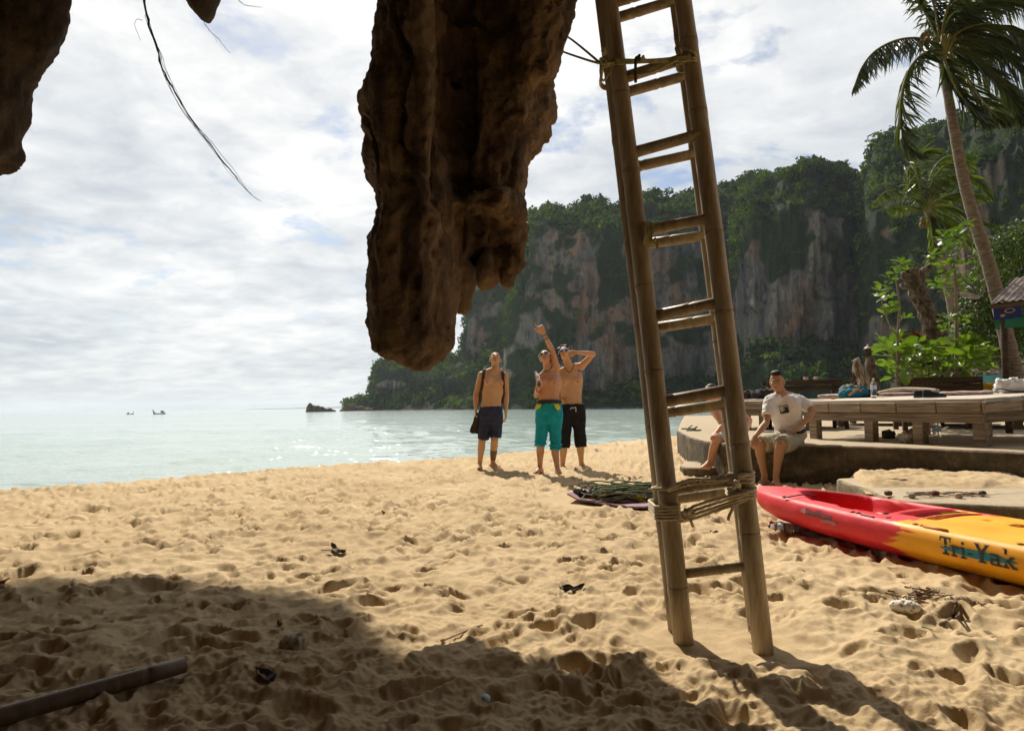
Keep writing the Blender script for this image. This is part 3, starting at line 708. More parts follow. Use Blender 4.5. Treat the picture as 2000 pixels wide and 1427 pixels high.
def cane(mb, a, b, r0, r1, step=0.34, phase=0.0, n=14, bow=0.0):
    """a bamboo stem with its knots: a ring and a slight swelling at each"""
    a = np.asarray(a, float); b = np.asarray(b, float); L = np.linalg.norm(b - a); d = (b - a) / L
    side = nrm(np.array([1.0, 0, 0]) - d * d[0])
    ts = [0.0]; k = phase
    while k < L:
        if k > 0.02: ts += [k - 0.03, k - 0.009, k - 0.003, k + 0.003, k + 0.012, k + 0.035]
        k += step * (0.95 + 0.3 * math.sin(k * 7.3 + phase * 20))
    ts = sorted(t for t in ts if 0 <= t < L - 0.001) + [L]
    knots = []; k = phase
    while k < L: knots.append(k); k += step * (0.95 + 0.3 * math.sin(k * 7.3 + phase * 20))
    P = []; rad = []
    for t in ts:
        q = min((abs(t - kk) for kk in knots), default=1); e = 0.0042 * math.exp(-(q / 0.014) ** 2) * r0 / 0.045 - (0.0034 if q < 0.0035 else 0)
        P.append(a + d * t + side * bow * math.sin(math.pi * t / L)); rad.append(r0 + (r1 - r0) * t / L + e)
    mb.tube(P, rad, n); return [(a + d * kk + side * bow * math.sin(math.pi * kk / L), r0 + (r1 - r0) * kk / L, d) for kk in knots if 0.05 < kk < L - 0.05]
NODE = mat('bamboo_node', (0.34, 0.26, 0.16), (0.20, 0.145, 0.085), 60, 0.7)
def node_rings(parent, ks):
    for c, r_, d in ks:
        u = nrm(np.cross(d, (0, 1, 0.2))); w = np.cross(d, u); mb = MB()
        mb.tube([c + (u * math.cos(q) + w * math.sin(q)) * (r_ + 0.0004) + d * 0.0015 * math.sin(3 * q) for q in np.linspace(0, 2 * math.pi, 21)], 0.0022, 5, cap=False); mb.build('node', NODE, parent)
def lad_depth(py, right):      # the ladders lean away a little with height
    t = (1250 - py) / 1250.0
    return (2.56 if right else 2.68) + 0.22 * t + (0.02 * t if right else 0)
LB = on_sand(1335, 1248); RB = on_sand(1492, 1268)
def railpts(pb, pt, dy, right):
    y0, y1 = pb[1], pt[1]
    a = at(pb[0], y0, lad_depth(y0, right) + dy); b = at(pt[0], y1, lad_depth(y1, right) + dy)
    return a, b + (b - a) * 0.55
def rung(mb, l, r, dy, rad, ph):
    a = at(l[0], l[1], lad_depth(l[1], False) + dy); b = at(r[0], r[1], lad_depth(r[1], True) + dy)
    d = nrm(b - a); cane(mb, a - d * 0.05, b + d * 0.05, rad * 1.06, rad * 0.94, 0.27, ph, 12)
front = thing('bamboo_ladder', LB, 'front bamboo ladder with the thicker rails, lashed to the ladder behind it', 'ladder', 'bamboo ladders')
back_ = thing('bamboo_ladder', LB + np.array([-0.03, 0.13, 0]), 'rear bamboo ladder with thinner rails, showing just left of the front rails', 'ladder', 'bamboo ladders')
FL = railpts((1336, 1262), (1181, 0), 0, False); FR = railpts((1492, 1282), (1325, 0), 0, True)
BL = railpts((1322, 1240), (1171, 0), 0.14, False); BR = railpts((1478, 1232), (1316, 0), 0.14, True)
for (a, b), r0, r1, ph in ((FL, 0.0385, 0.0345, 0.22), (FR, 0.037, 0.0345, 0.44)):
    mb = MB(); ks = cane(mb, a, b, r0, r1, 0.42, ph, 20, 0.022); node_rings(mb.build('rail', BAMBOO, front), ks)
for (a, b), r0, r1, ph in ((BL, 0.033, 0.031, 0.15), (BR, 0.032, 0.029, 0.3)):
    mb = MB(); ks = cane(mb, a, b, r0, r1, 0.42, ph, 16, 0.012); node_rings(mb.build('rail', BAMBOO, back_), ks)
up_r = [((1181, -145), (1304, -180)), ((1201, 4), (1316, -30)), ((1219, 152), (1326, 118)), ((1238, 298), (1346, 268)), ((1262, 449), (1372, 429)), ((1282, 616), (1396, 592)), ((1301, 783), (1418, 762)), ((1322, 953), (1440, 936)), ((1343, 1119), (1460, 1105))]
lo_r = [((1183, -110), (1300, -150)), ((1203, 36), (1308, 4)), ((1222, 181), (1322, 153)), ((1242, 326), (1345, 303)), ((1270, 475), (1368, 461)), ((1286, 639), (1391, 623)), ((1308, 804), (1416, 789)), ((1327, 972), (1440, 957))]
for i, (l, r) in enumerate(up_r):
    mb = MB(); rung(mb, l, r, 0.0, 0.0235 if i < len(up_r) - 1 else 0.018, 0.05 + 0.07 * (i % 3)); mb.build('rung', BAMBOO, front)
for i, (l, r) in enumerate(lo_r):
    mb = MB(); rung(mb, l, r, 0.13, 0.0225, 0.08 + 0.06 * (i % 3)); mb.build('rung', BAMBOO, back_)
# ---- ropes
def rope_mat(name, ca, cb, tw=260):
    m, nt, n, l, b = new_mat(name)
    tc = n.new('ShaderNodeTexCoord').outputs['Object']
    f = nz(n, l, tc, 30, 4, 0.6); w = nz(n, l, tc, tw, 3, 0.6)
    l.new(ramp(n, l, f, [(0.35, ca), (0.65, cb)]), b.inputs['Base Color']); b.inputs['Roughness'].default_value = 0.85; b.inputs['Specular IOR Level'].default_value = 0.2
    bump(n, l, b, w, 0.8, 0.004); return m
ROPE = rope_mat('straw_rope', (0.50, 0.42, 0.30), (0.74, 0.64, 0.47)); ROPE_Y = rope_mat('yellow_green_rope', (0.33, 0.30, 0.13), (0.58, 0.54, 0.30)); ROPE_G = rope_mat('olive_rope', (0.11, 0.13, 0.075), (0.24, 0.26, 0.16))
ROPE_K = rope_mat('dark_rope', (0.05, 0.045, 0.035), (0.09, 0.08, 0.06))
def rail_at(rail, py, right, dy=0):      # point of a rail's axis at a given height of the ladder
    a, b = rail; z = at(1300, py, lad_depth(py, right))[2]; t = (z - a[2]) / (b[2] - a[2]); return a + (b - a) * t
def turns(mb, centers, rad, n_turn, z0, dz, r, wob=0.004, tilt=None, seed=1):
    """rope laid n times round one or more stems (a slack loop over their outline)"""
    g = np.random.default_rng(seed); P = []
    C = np.array(centers); c0 = C.mean(0)
    for k in range(n_turn * 28 + 1):
        a = 2 * math.pi * k / 28; d = np.array([math.cos(a), math.sin(a), 0])
        best = max(C, key=lambda q: (q - c0) @ d); p = best + d * (rad + r * 0.7 + wob * math.sin(k * 0.9))
        p = p + np.array([0, 0, z0 + dz * k / 28 + (tilt or 0) * (p[0] - c0[0]) + g.normal() * 0.001]); P.append(p)
    mb.tube(P, r, 7); return P
def strand(mb, pts, r, n=26, wob=0.0, seed=0):
    P = spline(pts, n); g = np.random.default_rng(seed)
    if wob: P = P + g.normal(size=P.shape) * wob
    mb.tube(P, r, 7)
# bottom lashing
lash = thing('lashing_rope', rail_at(FL, 960, False), 'straw coloured rope lashing the two ladders together near the sand', 'rope')
l1, r1 = rail_at(FL, 955, False), rail_at(FR, 940, True); l2, r2 = rail_at(FL, 1000, False), rail_at(FR, 965, True); bl = rail_at(BL, 985, False); br = rail_at(BR, 960, True)
mb = MB()
turns(mb, [l2, bl + np.array([0, 0, l2[2] - bl[2]])], 0.044, 5, -0.028, 0.012, 0.0062, seed=2)
mb.build('binding', ROPE, lash); mb = MB()
turns(mb, [r1], 0.043, 3, -0.012, 0.014, 0.0068, seed=3); mb.build('binding', ROPE, lash); mb = MB(); turns(mb, [r2, br + np.array([0, 0, r2[2] - br[2]])], 0.044, 3, -0.02, 0.013, 0.0068, seed=4)
mb.build('binding', ROPE, lash); mb = MB(); turns(mb, [l1], 0.045, 1, 0, 0.012, 0.006, seed=5)
mb.build('binding', ROPE, lash)
mb = MB(); fy = np.array([0, -0.05, 0])
for k in range(4):
    o = np.array([0, -0.006 * k, 0.011 * (k - 1.5)])
    strand(mb, [l2 + fy + o + np.array([0.03, 0, -0.012]), (l2 * 0.6 + r2 * 0.4) + fy * 0.8 + o * 1.6 + np.array([0, 0, -0.012]), r2 + fy + o], 0.0062, 24, 0.001, k)
for k in range(2):
    o = np.array([0, -0.01 * k, 0.008 * k])
    strand(mb, [l1 + fy + o, (l1 * 0.7 + r1 * 0.3) + fy + o + np.array([0, 0, 0.016 + 0.01 * k]), (l1 * 0.35 + r1 * 0.65) + fy + o + np.array([0, 0, 0.012]), r1 + fy + o + np.array([0, 0, 0.02])], 0.0062, 24, 0.0015, 5 + k)
# twisted part of the upper strand
Pm = spline([l1 * 0.8 + r1 * 0.2 + fy + np.array([0, 0, 0.02]), l1 * 0.5 + r1 * 0.5 + fy + np.array([0, 0, 0.026]), l1 * 0.15 + r1 * 0.85 + fy + np.array([0, 0, 0.022])], 60)
for ph in (0, math.pi):
    a = np.linspace(0, 8 * math.pi, 60) + ph; mb.tube(Pm + np.stack([0 * a, 0.008 * np.cos(a), 0.008 * np.sin(a)], 1), 0.006, 6)
mb.build('strand', ROPE, lash)
def knot(mb, c, s, r, seed):
    g = np.random.default_rng(seed); t = np.linspace(0, 2 * math.pi, 50)
    P = np.stack([np.sin(t) + 2 * np.sin(2 * t), np.cos(t) - 2 * np.cos(2 * t), -np.sin(3 * t)], 1) * s / 3
    q = np.array(Euler(g.uniform(0, 3, 3)).to_matrix()); mb.tube(P @ q.T + c, r, 7)
mb = MB(); kp = l2 * 0.80 + r2 * 0.20 + fy * 1.3 + np.array([0.0, 0, -0.012]); knot(mb, kp, 0.019, 0.0075, 1); knot(mb, kp + np.array([0.012, -0.006, 0.004]), 0.016, 0.0075, 2)
strand(mb, [kp, kp + np.array([0.012, -0.01, -0.02]), kp + np.array([0.022, -0.006, -0.045])], 0.0055, 10); mb.build('knot', ROPE, lash); mb = MB(); knot(mb, l1 * 0.1 + r1 * 0.9 + fy * 1.2 + np.array([-0.01, 0, 0.0]), 0.022, 0.0075, 4)
mb.build('knot', ROPE, lash); mb = MB()
e = r2 + fy + np.array([-0.055, 0.02, -0.02]); strand(mb, [e, e + np.array([0.004, -0.004, -0.03]), e + np.array([-0.008, 0, -0.058]), e + np.array([-0.012, 0, -0.075])], 0.006, 12)
mb.build('loose_end', ROPE, lash)
# small lashing half way up
lm = rail_at(FL, 455, False) + np.array([0.035, -0.01, 0])
mid = thing('lashing_rope', lm, 'small straw rope lashing at a left rung against the sky and far cliff', 'rope')
mb = MB()
for k in range(4):
    mb.tube([lm + np.array([0.004 + 0.009 * k + 0.006 * math.cos(a), 0.02 + 0.075 * math.sin(a), -0.012 + 0.055 * math.cos(a)]) for a in np.linspace(0, 2 * math.pi, 24)], 0.0055, 6, cap=False)
mb.build('binding', ROPE_Y, mid)
mb = MB(); knot(mb, lm + np.array([0.035, -0.05, -0.052]), 0.014, 0.0055, 9)
strand(mb, [lm + np.array([0.035, -0.05, -0.052]), lm + np.array([0.05, -0.055, -0.066]), lm + np.array([0.048, -0.055, -0.088])], 0.005, 10); mb.build('knot', ROPE_Y, mid)
# top lashing and the tether to the rock
lt, rt = rail_at(FL, 132, False), rail_at(FR, 128, True)
topr = thing('tether_rope', lt, 'yellow green rope tying the ladder tops to the big stalactite', 'rope')
mb = MB()
turns(mb, [lt, rail_at(BL, 135, False) * np.array([1, 1, 0]) + np.array([0, 0, lt[2]])], 0.042, 3, -0.01, 0.008, 0.0055, seed=7)
mb.build('binding', ROPE_Y, topr); mb = MB(); turns(mb, [rt], 0.041, 2, -0.012, 0.01, 0.005, seed=8); mb.build('binding', ROPE_Y, topr); mb = MB(); turns(mb, [rt], 0.041, 1, 0.055, -0.02, 0.005, tilt=-0.5, seed=9)
mb.build('binding', ROPE_Y, topr)
mb = MB()
for k in range(3):
    o = np.array([0, -0.004 * k, 0.007 * (k - 1)]); strand(mb, [lt + fy + o, lt * 0.5 + rt * 0.5 + fy + o + np.array([0, 0, -0.004 * k]), rt + fy + o + np.array([0, 0, 0.0])], 0.0048, 16)
strand(mb, [lt + fy + np.array([0.06, 0.02, -0.05]), lt * 0.5 + rt * 0.5 + fy + np.array([0.0, 0.02, -0.04]), rt + fy + np.array([-0.05, 0, -0.004])], 0.0045, 16)
kk = lt * 0.63 + rt * 0.37 + fy * 1.25; knot(mb, kk, 0.013, 0.005, 3); knot(mb, lt + np.array([-0.05, -0.06, 0.0]), 0.016, 0.005, 5); knot(mb, lt + np.array([-0.045, -0.055, 0.045]), 0.014, 0.0055, 6)
q = lt + np.array([-0.06, -0.05, -0.005]); strand(mb, [q, q + np.array([-0.002, 0, -0.04]), q + np.array([0.008, 0, -0.075]), q + np.array([0.03, 0.0, -0.05]), q + np.array([0.045, 0.0, -0.01])], 0.0048, 18)
s1 = at(1108, 72, 3.85); s2 = at(1092, 98, 3.85); s0 = at(1060, 45, 3.85)
strand(mb, [s0, s1, s1 * 0.5 + q * 0.5 + np.array([0, 0, 0.004]), q], 0.0055, 14); strand(mb, [at(1050, 78, 3.86), s2, s2 * 0.5 + q * 0.5 + np.array([0, 0, -0.004]), q, lt + fy], 0.0055, 16)
mb.build('strand', ROPE_Y, topr)
mb = MB(); knot(mb, kk + np.array([-0.02, -0.01, 0.0]), 0.012, 0.0055, 8); strand(mb, [kk + np.array([-0.03, -0.012, 0.0]), kk + np.array([-0.034, -0.016, -0.05]), kk + np.array([-0.034, -0.014, -0.105])], 0.0062, 10); mb.build('loose_end', ROPE_K, topr)

# ---- bamboo pole lying on the sand
pe = on_sand(360, 1318); ps = on_sand(-60, 1440); d = nrm(ps - pe)
mb = MB(); cane(mb, pe + np.array([0, 0, 0.034]), pe + d * 2.2 + np.array([0, 0, 0.034]), 0.026, 0.032, 0.45, 0.12, 16)
o = mb.build('bamboo_pole', BAMBOO_D, label='loose bamboo pole lying on shaded sand at lower left', cat='pole')

# ---- roots hanging from the roof, blown by the wind
ROOT = mat('root_bark', (0.075, 0.055, 0.045), (0.035, 0.028, 0.024), 30, 0.9, 0.5, 80, 0.004)
def root_curve(pts, D): return [at(x, y, D) for x, y in pts]
def hanging_root(label, pts, D, r0, r1, hairs, seed, extra=()):
    g = np.random.default_rng(seed); P = spline(root_curve(pts, D), 60)
    t = thing('hanging_root', P[0], label, 'root', 'roots hanging from the rock roof')
    mb = MB(); P2 = P + g.normal(size=P.shape) * np.array([0.004, 0.004, 0.002]); mb.tube(P2, np.linspace(r0, r1, 60) * (1 + 0.25 * np.sin(np.arange(60) * 1.3)), 6); mb.build('root_stem', ROOT, t)
    mb = MB()
    for k in range(hairs):
        i0 = g.integers(0, 44); i1 = min(59, i0 + g.integers(8, 22)); q = P[i0:i1] + np.outer(np.sin(np.linspace(0, math.pi, i1 - i0)), g.normal(size=3) * 0.014)
        mb.tube(q, np.linspace(0.0022, 0.001, i1 - i0), 4)
    for pp, r_ in extra: mb.tube(spline(root_curve(pp, D), 20), np.linspace(r_, r_ * 0.5, 20), 4)
    if mb.n: mb.build('rootlet', ROOT, t)
hanging_root('long brown root trailing down across the sky at upper left', [(262, -150), (272, -60), (281, 0), (290, 40), (300, 75), (312, 110), (314, 128), (330, 160), (345, 185), (365, 220), (385, 250), (405, 275), (430, 310), (452, 335), (470, 358), (490, 380), (511, 395)], 5.0, 0.0095, 0.0010, 18, 3,
             extra=(([(283, 30), (290, 55), (297, 72)], 0.002), ([(278, 40), (268, 38), (263, 48), (270, 68), (275, 80)], 0.0022), ([(430, 310), (445, 335), (468, 356)], 0.0016)))
hanging_root('thin root hanging from the small rock tip', [(395, 20), (400, 44), (408, 58), (425, 75), (438, 92), (451, 104)], 5.2, 0.0028, 0.0010, 0, 5, extra=(([(420, 70), (424, 85)], 0.0012),))
hanging_root('short thin root at the top edge of the picture between the rocks', [(440, -30), (470, 5), (490, 12), (512, 15)], 5.2, 0.0028, 0.001, 0, 6)
# ================================================================== people
def skin_mat(name, c, c2):
    m, nt, n, l, b = new_mat(name)
    tc = n.new('ShaderNodeTexCoord').outputs['Object']
    f = nz(n, l, tc, 9, 6, 0.65); g = nz(n, l, tc, 130, 3, 0.6); q = nz(n, l, tc, 2.6, 3, 0.5)
    cc = ramp(n, l, f, [(0.32, c2), (0.68, c)]); cc = mixc(n, l, 1.0, cc, ramp(n, l, q, [(0.35, (1.0, 0.86, 0.80)), (0.65, (1.04, 1.06, 1.06))]), 'MULTIPLY')
    l.new(cc, b.inputs['Base Color'])
    b.inputs['Roughness'].default_value = 0.55; b.inputs['Specular IOR Level'].default_value = 0.35
    bump(n, l, b, g, 0.12, 0.004); return m
SKIN_A = skin_mat('tanned_skin', (0.66, 0.42, 0.25), (0.56, 0.335, 0.19)); SKIN_B = skin_mat('brown_skin', (0.47, 0.275, 0.165), (0.385, 0.215, 0.12)); SKIN_C = skin_mat('ruddy_skin', (0.64, 0.385, 0.255), (0.54, 0.295, 0.185))
HAIR = mat('dark_hair', (0.02, 0.016, 0.013), (0.008, 0.007, 0.006), 60, 0.5, 0.8, 220, 0.006); EYE_W = mat('eye_white', (0.7, 0.68, 0.64), None, 10, 0.3); EYE_D = mat('eye_dark', (0.015, 0.011, 0.009), None, 10, 0.25)
LIP = mat('lip', (0.36, 0.17, 0.12), None, 30, 0.5)
def fr(f, u):
    """frame (right, forward, up) as matrix columns from a forward and an up hint"""
    f = nrm(f); r_ = nrm(np.cross(f, u)); u = np.cross(r_, f); return np.stack([r_, f, u], 1)
def ring(c, w, d, rot, n=24, sq=2.3, up=(0, 0, 1)):
    """oval ring round c, half width w across the body and half depth d, rot = facing direction"""
    f = nrm(rot); x = nrm(np.cross(f, up)); e = 2 / sq; out = []
    f = nrm(np.cross(up, x))
    for k in range(n):
        t = 2 * math.pi * k / n; ct, st = math.cos(t), math.sin(t)
        out.append(np.asarray(c) + x * w * math.copysign(abs(ct) ** e, ct) + f * d * math.copysign(abs(st) ** e, st))
    return out
def limb(mb, pts, rads, n=12):
    P = [np.asarray(p, float) for p in pts]; Q = spline(P, 6 * len(P)); rr = np.interp(np.linspace(0, len(P) - 1, len(Q)), range(len(P)), rads)
    mb.tube(Q, rr, n); mb.ellipsoid(Q[0], [rr[0]] * 3, nu=10, nv=7); mb.ellipsoid(Q[-1], [rr[-1]] * 3, nu=10, nv=7)
def arm(mb, s, e, w, k=1.0):
    s, e, w = map(lambda v: np.asarray(v, float), (s, e, w))
    limb(mb, [s, s * 0.6 + e * 0.4, s * 0.15 + e * 0.85, e], [0.052 * k, 0.049 * k, 0.038 * k, 0.037 * k]); limb(mb, [e, e * 0.68 + w * 0.32, e * 0.25 + w * 0.75, w], [0.037 * k, 0.041 * k, 0.029 * k, 0.024 * k])
def leg(mb, h, kn, a, k=1.0, th=0.80):
    h, kn, a = map(lambda v: np.asarray(v, float), (h, kn, a)); back = np.array([0, 0.012, 0])
    limb(mb, [h, h * 0.6 + kn * 0.4, h * 0.15 + kn * 0.85, kn], [0.088 * k * th, 0.080 * k * th, 0.060 * k * min(1, th + 0.1), 0.057 * k], 14)
    limb(mb, [kn, kn * 0.70 + a * 0.30 + back, kn * 0.35 + a * 0.65 + back * 0.6, a], [0.055 * k, 0.057 * k, 0.042 * k, 0.034 * k], 14)
def foot(mb, a, d, z0, k=1.0):
    """a ankle, d toe direction in plan; the sole rests at z0"""
    a = np.asarray(a, float); d = nrm([d[0], d[1], 0]); s = np.array([-d[1], d[0], 0]); b = np.array([a[0], a[1], z0])
    mb.ellipsoid(b - d * 0.045 * k + np.array([0, 0, 0.03]), (0.034, 0.036, 0.034)); limb(mb, [a, b + d * 0.03 + np.array([0, 0, 0.055])], [0.036 * k, 0.034 * k])
    limb(mb, [b - d * 0.03 + np.array([0, 0, 0.03]), b + d * 0.06 + np.array([0, 0, 0.036]), b + d * 0.125 + np.array([0, 0, 0.022])], [0.032, 0.036, 0.026])
    for i, (o, L) in enumerate(((-0.030, 0.055), (-0.012, 0.052), (0.004, 0.046), (0.018, 0.038), (0.031, 0.028))):
        mb.ellipsoid(b + d * (0.125 + L * 0.5) + s * o + np.array([0, 0, 0.014]), (0.011, 0.011, 0.012), nu=8, nv=6); mb.tube([b + d * 0.10 + s * o + np.array([0, 0, 0.022]), b + d * (0.125 + L * 0.6) + s * o + np.array([0, 0, 0.014])], [0.015, 0.0105], 7)
def hand(mb, w, d, pn, ts, curl, k=1.0, spread=0.06, thumb=0.6):
    """w wrist, d the way the palm points, pn palm normal (fingers close towards it), ts +1/-1 the side of the thumb, curl per finger in radians"""
    d = nrm(d); pn = nrm(np.asarray(pn) - d * (d @ np.asarray(pn))); s = np.cross(d, pn) * ts; w = np.asarray(w, float)
    mb.loft([ring(w + d * t * k, hw * k, th * k, pn, 12, 2.6, d) for t, hw, th in ((-0.01, 0.024, 0.019), (0.02, 0.033, 0.016), (0.05, 0.041, 0.015), (0.082, 0.040, 0.013), (0.094, 0.034, 0.010))])
    for i, L in enumerate((0.072, 0.080, 0.074, 0.058)):
        o = (0.029 - 0.0193 * i) * k; p = w + d * 0.082 * k + s * o; fd = nrm(d + s * spread * (1.5 - i)); P = [p]; a = 0.0
        for j, f in enumerate((0.46, 0.30, 0.24)):
            a += curl[i] * (0.9 if j == 0 else 1.1); dd = fd * math.cos(a) + pn * math.sin(a); P.append(P[-1] + dd * L * f * k)
        mb.tube(P, np.array([0.0095, 0.009, 0.0082, 0.0068]) * k, 7); mb.ellipsoid(P[-1], [0.0072 * k] * 3, nu=7, nv=5)
    p = w + d * 0.025 * k + s * 0.026 * k; t1 = nrm(d * 0.75 + s * 0.7 + pn * 0.25 * thumb); t2 = nrm(d * 0.95 + s * (0.35 - 0.6 * thumb) + pn * 0.8 * thumb)
    P = [p, p + t1 * 0.042 * k, p + t1 * 0.042 * k + t2 * 0.030 * k, p + t1 * 0.042 * k + t2 * 0.054 * k]
    mb.tube(P, np.array([0.0135, 0.0115, 0.0105, 0.0078]) * k, 8); mb.ellipsoid(P[-1], [0.008 * k] * 3, nu=7, nv=5)
def head(mb, c, f, u, k=1.0, fat=1.0):
    M = fr(f, u); c = np.asarray(c, float)
    def e(r_, f_, u_, rx, ry, rz): mb.ellipsoid(c + M @ np.array([r_, f_, u_]) * k, np.array([rx * fat, ry, rz]) * k, M, 14, 10)
    e(0, -0.012, 0.030, 0.074, 0.092, 0.088); e(0, 0.028, -0.030, 0.061, 0.062, 0.078); e(0, 0.052, -0.088, 0.038, 0.033, 0.026); e(0, 0.020, -0.072, 0.054, 0.05, 0.032)
    e(0, 0.094, -0.022, 0.0115, 0.018, 0.022); e(0, 0.088, -0.004, 0.0085, 0.012, 0.03); e(0, 0.096, -0.034, 0.017, 0.011, 0.009)
    e(0, 0.079, 0.014, 0.048, 0.012, 0.011); e(0.034, 0.066, -0.028, 0.024, 0.02, 0.022); e(-0.034, 0.066, -0.028, 0.024, 0.02, 0.022)
    e(0, 0.084, -0.058, 0.022, 0.012, 0.006); e(0, 0.083, -0.069, 0.020, 0.012, 0.007)
    for s in (-1, 1): e(s * 0.077, -0.012, -0.012, 0.010, 0.021, 0.032); e(s * 0.082, -0.022, 0.004, 0.007, 0.016, 0.018)
    return c, M, k
def torso(mb, pel, nk, f, k=1.0, lean=None, fat=1.0, up=(0, 0, 1), pecs=True):
    pel = np.asarray(pel, float); nk = np.asarray(nk, float); ax = nk - pel; f = np.asarray(f, float)
    up = nrm(ax)
    st = [(-0.16, 0.10, 0.085, 0), (-0.08, 0.158, 0.112, -0.005), (0.02, 0.160, 0.112, 0), (0.16, 0.143, 0.100, 0.006), (0.30, 0.140, 0.098, 0.006), (0.46, 0.155, 0.108, 0.0), (0.62, 0.172, 0.116, -0.004), (0.76, 0.180, 0.112, -0.008), (0.87, 0.165, 0.090, -0.010), (0.94, 0.112, 0.072, -0.010), (1.0, 0.066, 0.062, -0.004), (1.08, 0.055, 0.056, 0.0)]
    mb.loft([ring(pel + ax * t + nrm(f) * o, w * k, d * k * fat, f, 28, 2.35, up) for t, w, d, o in st])
    M = fr(f, up)
    for s in (-1, 1) if pecs else ():     # chest and shoulder blades
        mb.ellipsoid(pel + ax * 0.72 + M @ np.array([s * 0.080, 0.074, 0]) * k, np.array([0.080, 0.056, 0.062]) * k, M); mb.ellipsoid(pel + ax * 0.74 + M @ np.array([s * 0.08, -0.065, 0]) * k, np.array([0.07, 0.045, 0.085]) * k, M)
    mb.ellipsoid(pel + ax * 0.22 + M @ np.array([0, 0.055, 0]) * k, np.array([0.095, 0.052 * fat, 0.10]) * k, M)
AREOLA = mat('areola', (0.24, 0.11, 0.07), None, 30, 0.6)
def chest_marks(parent, pel, nk, f, k=1.0):
    pel = np.asarray(pel, float); ax = np.asarray(nk, float) - pel; M = fr(np.asarray(f, float), nrm(ax))
    for s in (-1, 1): mb = MB(); mb.ellipsoid(pel + ax * 0.67 + M @ np.array([s * 0.098, 0.1225, 0]) * k, np.array([0.012, 0.006, 0.010]) * k, M, 10, 6); mb.build('nipple', AREOLA, parent)
    mb = MB(); mb.ellipsoid(pel + ax * 0.18 + M @ np.array([0, 0.107, 0]) * k, np.array([0.007, 0.004, 0.010]) * k, M, 8, 6); mb.build('navel', AREOLA, parent)
def shoulder(mb, nk, s, k=1.0):
    nk = np.asarray(nk, float); s = np.asarray(s, float)
    limb(mb, [nk + np.array([0, 0, 0.015]), nk * 0.45 + s * 0.55 + np.array([0, 0, 0.018]), s], [0.050 * k, 0.046 * k, 0.054 * k]); mb.ellipsoid(s, np.array([0.058, 0.058, 0.062]) * k)
def body_obj(mb, parent, m, voxel=0.0096, name='body'):
    V, N, Fc = remeshed(mb, voxel, 2); return mobj(name, V, Fc, m, parent)
def cloth(mb, parent, name, m, voxel=0.011, amp=0.006, sc=0.06, seed=0, stretch=(1, 1, 0.6), smooth=2, hem=None, gather=None):
    V, N, Fc = remeshed(mb, voxel, smooth); x, y, z = V.T
    d = amp * (0.9 * perlin3(x / sc + seed, y / sc, z / sc * stretch[2]) + 1.5 * (0.35 - np.abs(perlin3(x / sc * 1.3 + seed, y / sc * 1.3 + 4, z / sc * 0.9 * stretch[2] * 1.6))))
    if gather is not None:
        for zc, zw, ga in gather: d = d + ga * np.exp(-((z - zc) / zw) ** 2) * np.sin(z / 0.0105 + 2.5 * perlin3(x / 0.05, y / 0.05, z / 0.08))
    return mobj(name, V + N * d[:, None], Fc, m, parent)
def eyes(parent, hd, shut=False):
    c, M, k = hd
    for s in (-1, 1):
        mb = MB(); mb.ellipsoid(c + M @ np.array([s * 0.031, 0.0835, -0.002]) * k, np.array([0.0125, 0.007, 0.0062]) * k, M, 10, 7); e = mb.build('eye', EYE_W, parent)
        mb = MB(); mb.ellipsoid(c + M @ np.array([s * 0.031, 0.0885, -0.002]) * k, np.array([0.0056, 0.0036, 0.0056]) * k, M, 8, 6); mb.build('iris', EYE_D, e)
        mb = MB(); mb.tube([c + M @ np.array([s * q, 0.091 - abs(q - 0.03) * 0.3, 0.017 - (abs(q - 0.03)) * 0.2]) * k for q in (0.014, 0.024, 0.034, 0.046)], np.array([0.003, 0.0042, 0.004, 0.0022]) * k, 6); mb.build('eyebrow', HAIR, parent)
    mb = MB(); mb.ellipsoid(c + M @ np.array([0, 0.0905, -0.063]) * k, np.array([0.021, 0.0075, 0.0058]) * k, M, 12, 6); mb.build('lips', LIP, parent)
def shades(parent, hd, lens, frame):
    c, M, k = hd; t = MB()
    for s in (-1, 1):
        mb = MB(); mb.ellipsoid(c + M @ np.array([s * 0.034, 0.092 - 0.006, 0.0]) * k, np.array([0.030, 0.014, 0.022]) * k, M @ np.array(Matrix.Rotation(-s * 0.3, 3, 'Z')), 14, 8)
        if s < 0: g = mb.build('sunglasses', lens, parent)
        else: mb.build('lens', lens, g)
    t.tube([c + M @ np.array(p) * k for p in ((-0.084, -0.01, 0.012), (-0.078, 0.05, 0.014), (-0.055, 0.084, 0.016), (0, 0.104, 0.014), (0.055, 0.084, 0.016), (0.078, 0.05, 0.014), (0.084, -0.01, 0.012))], 0.0042 * k, 6); t.build('frame', frame, g)
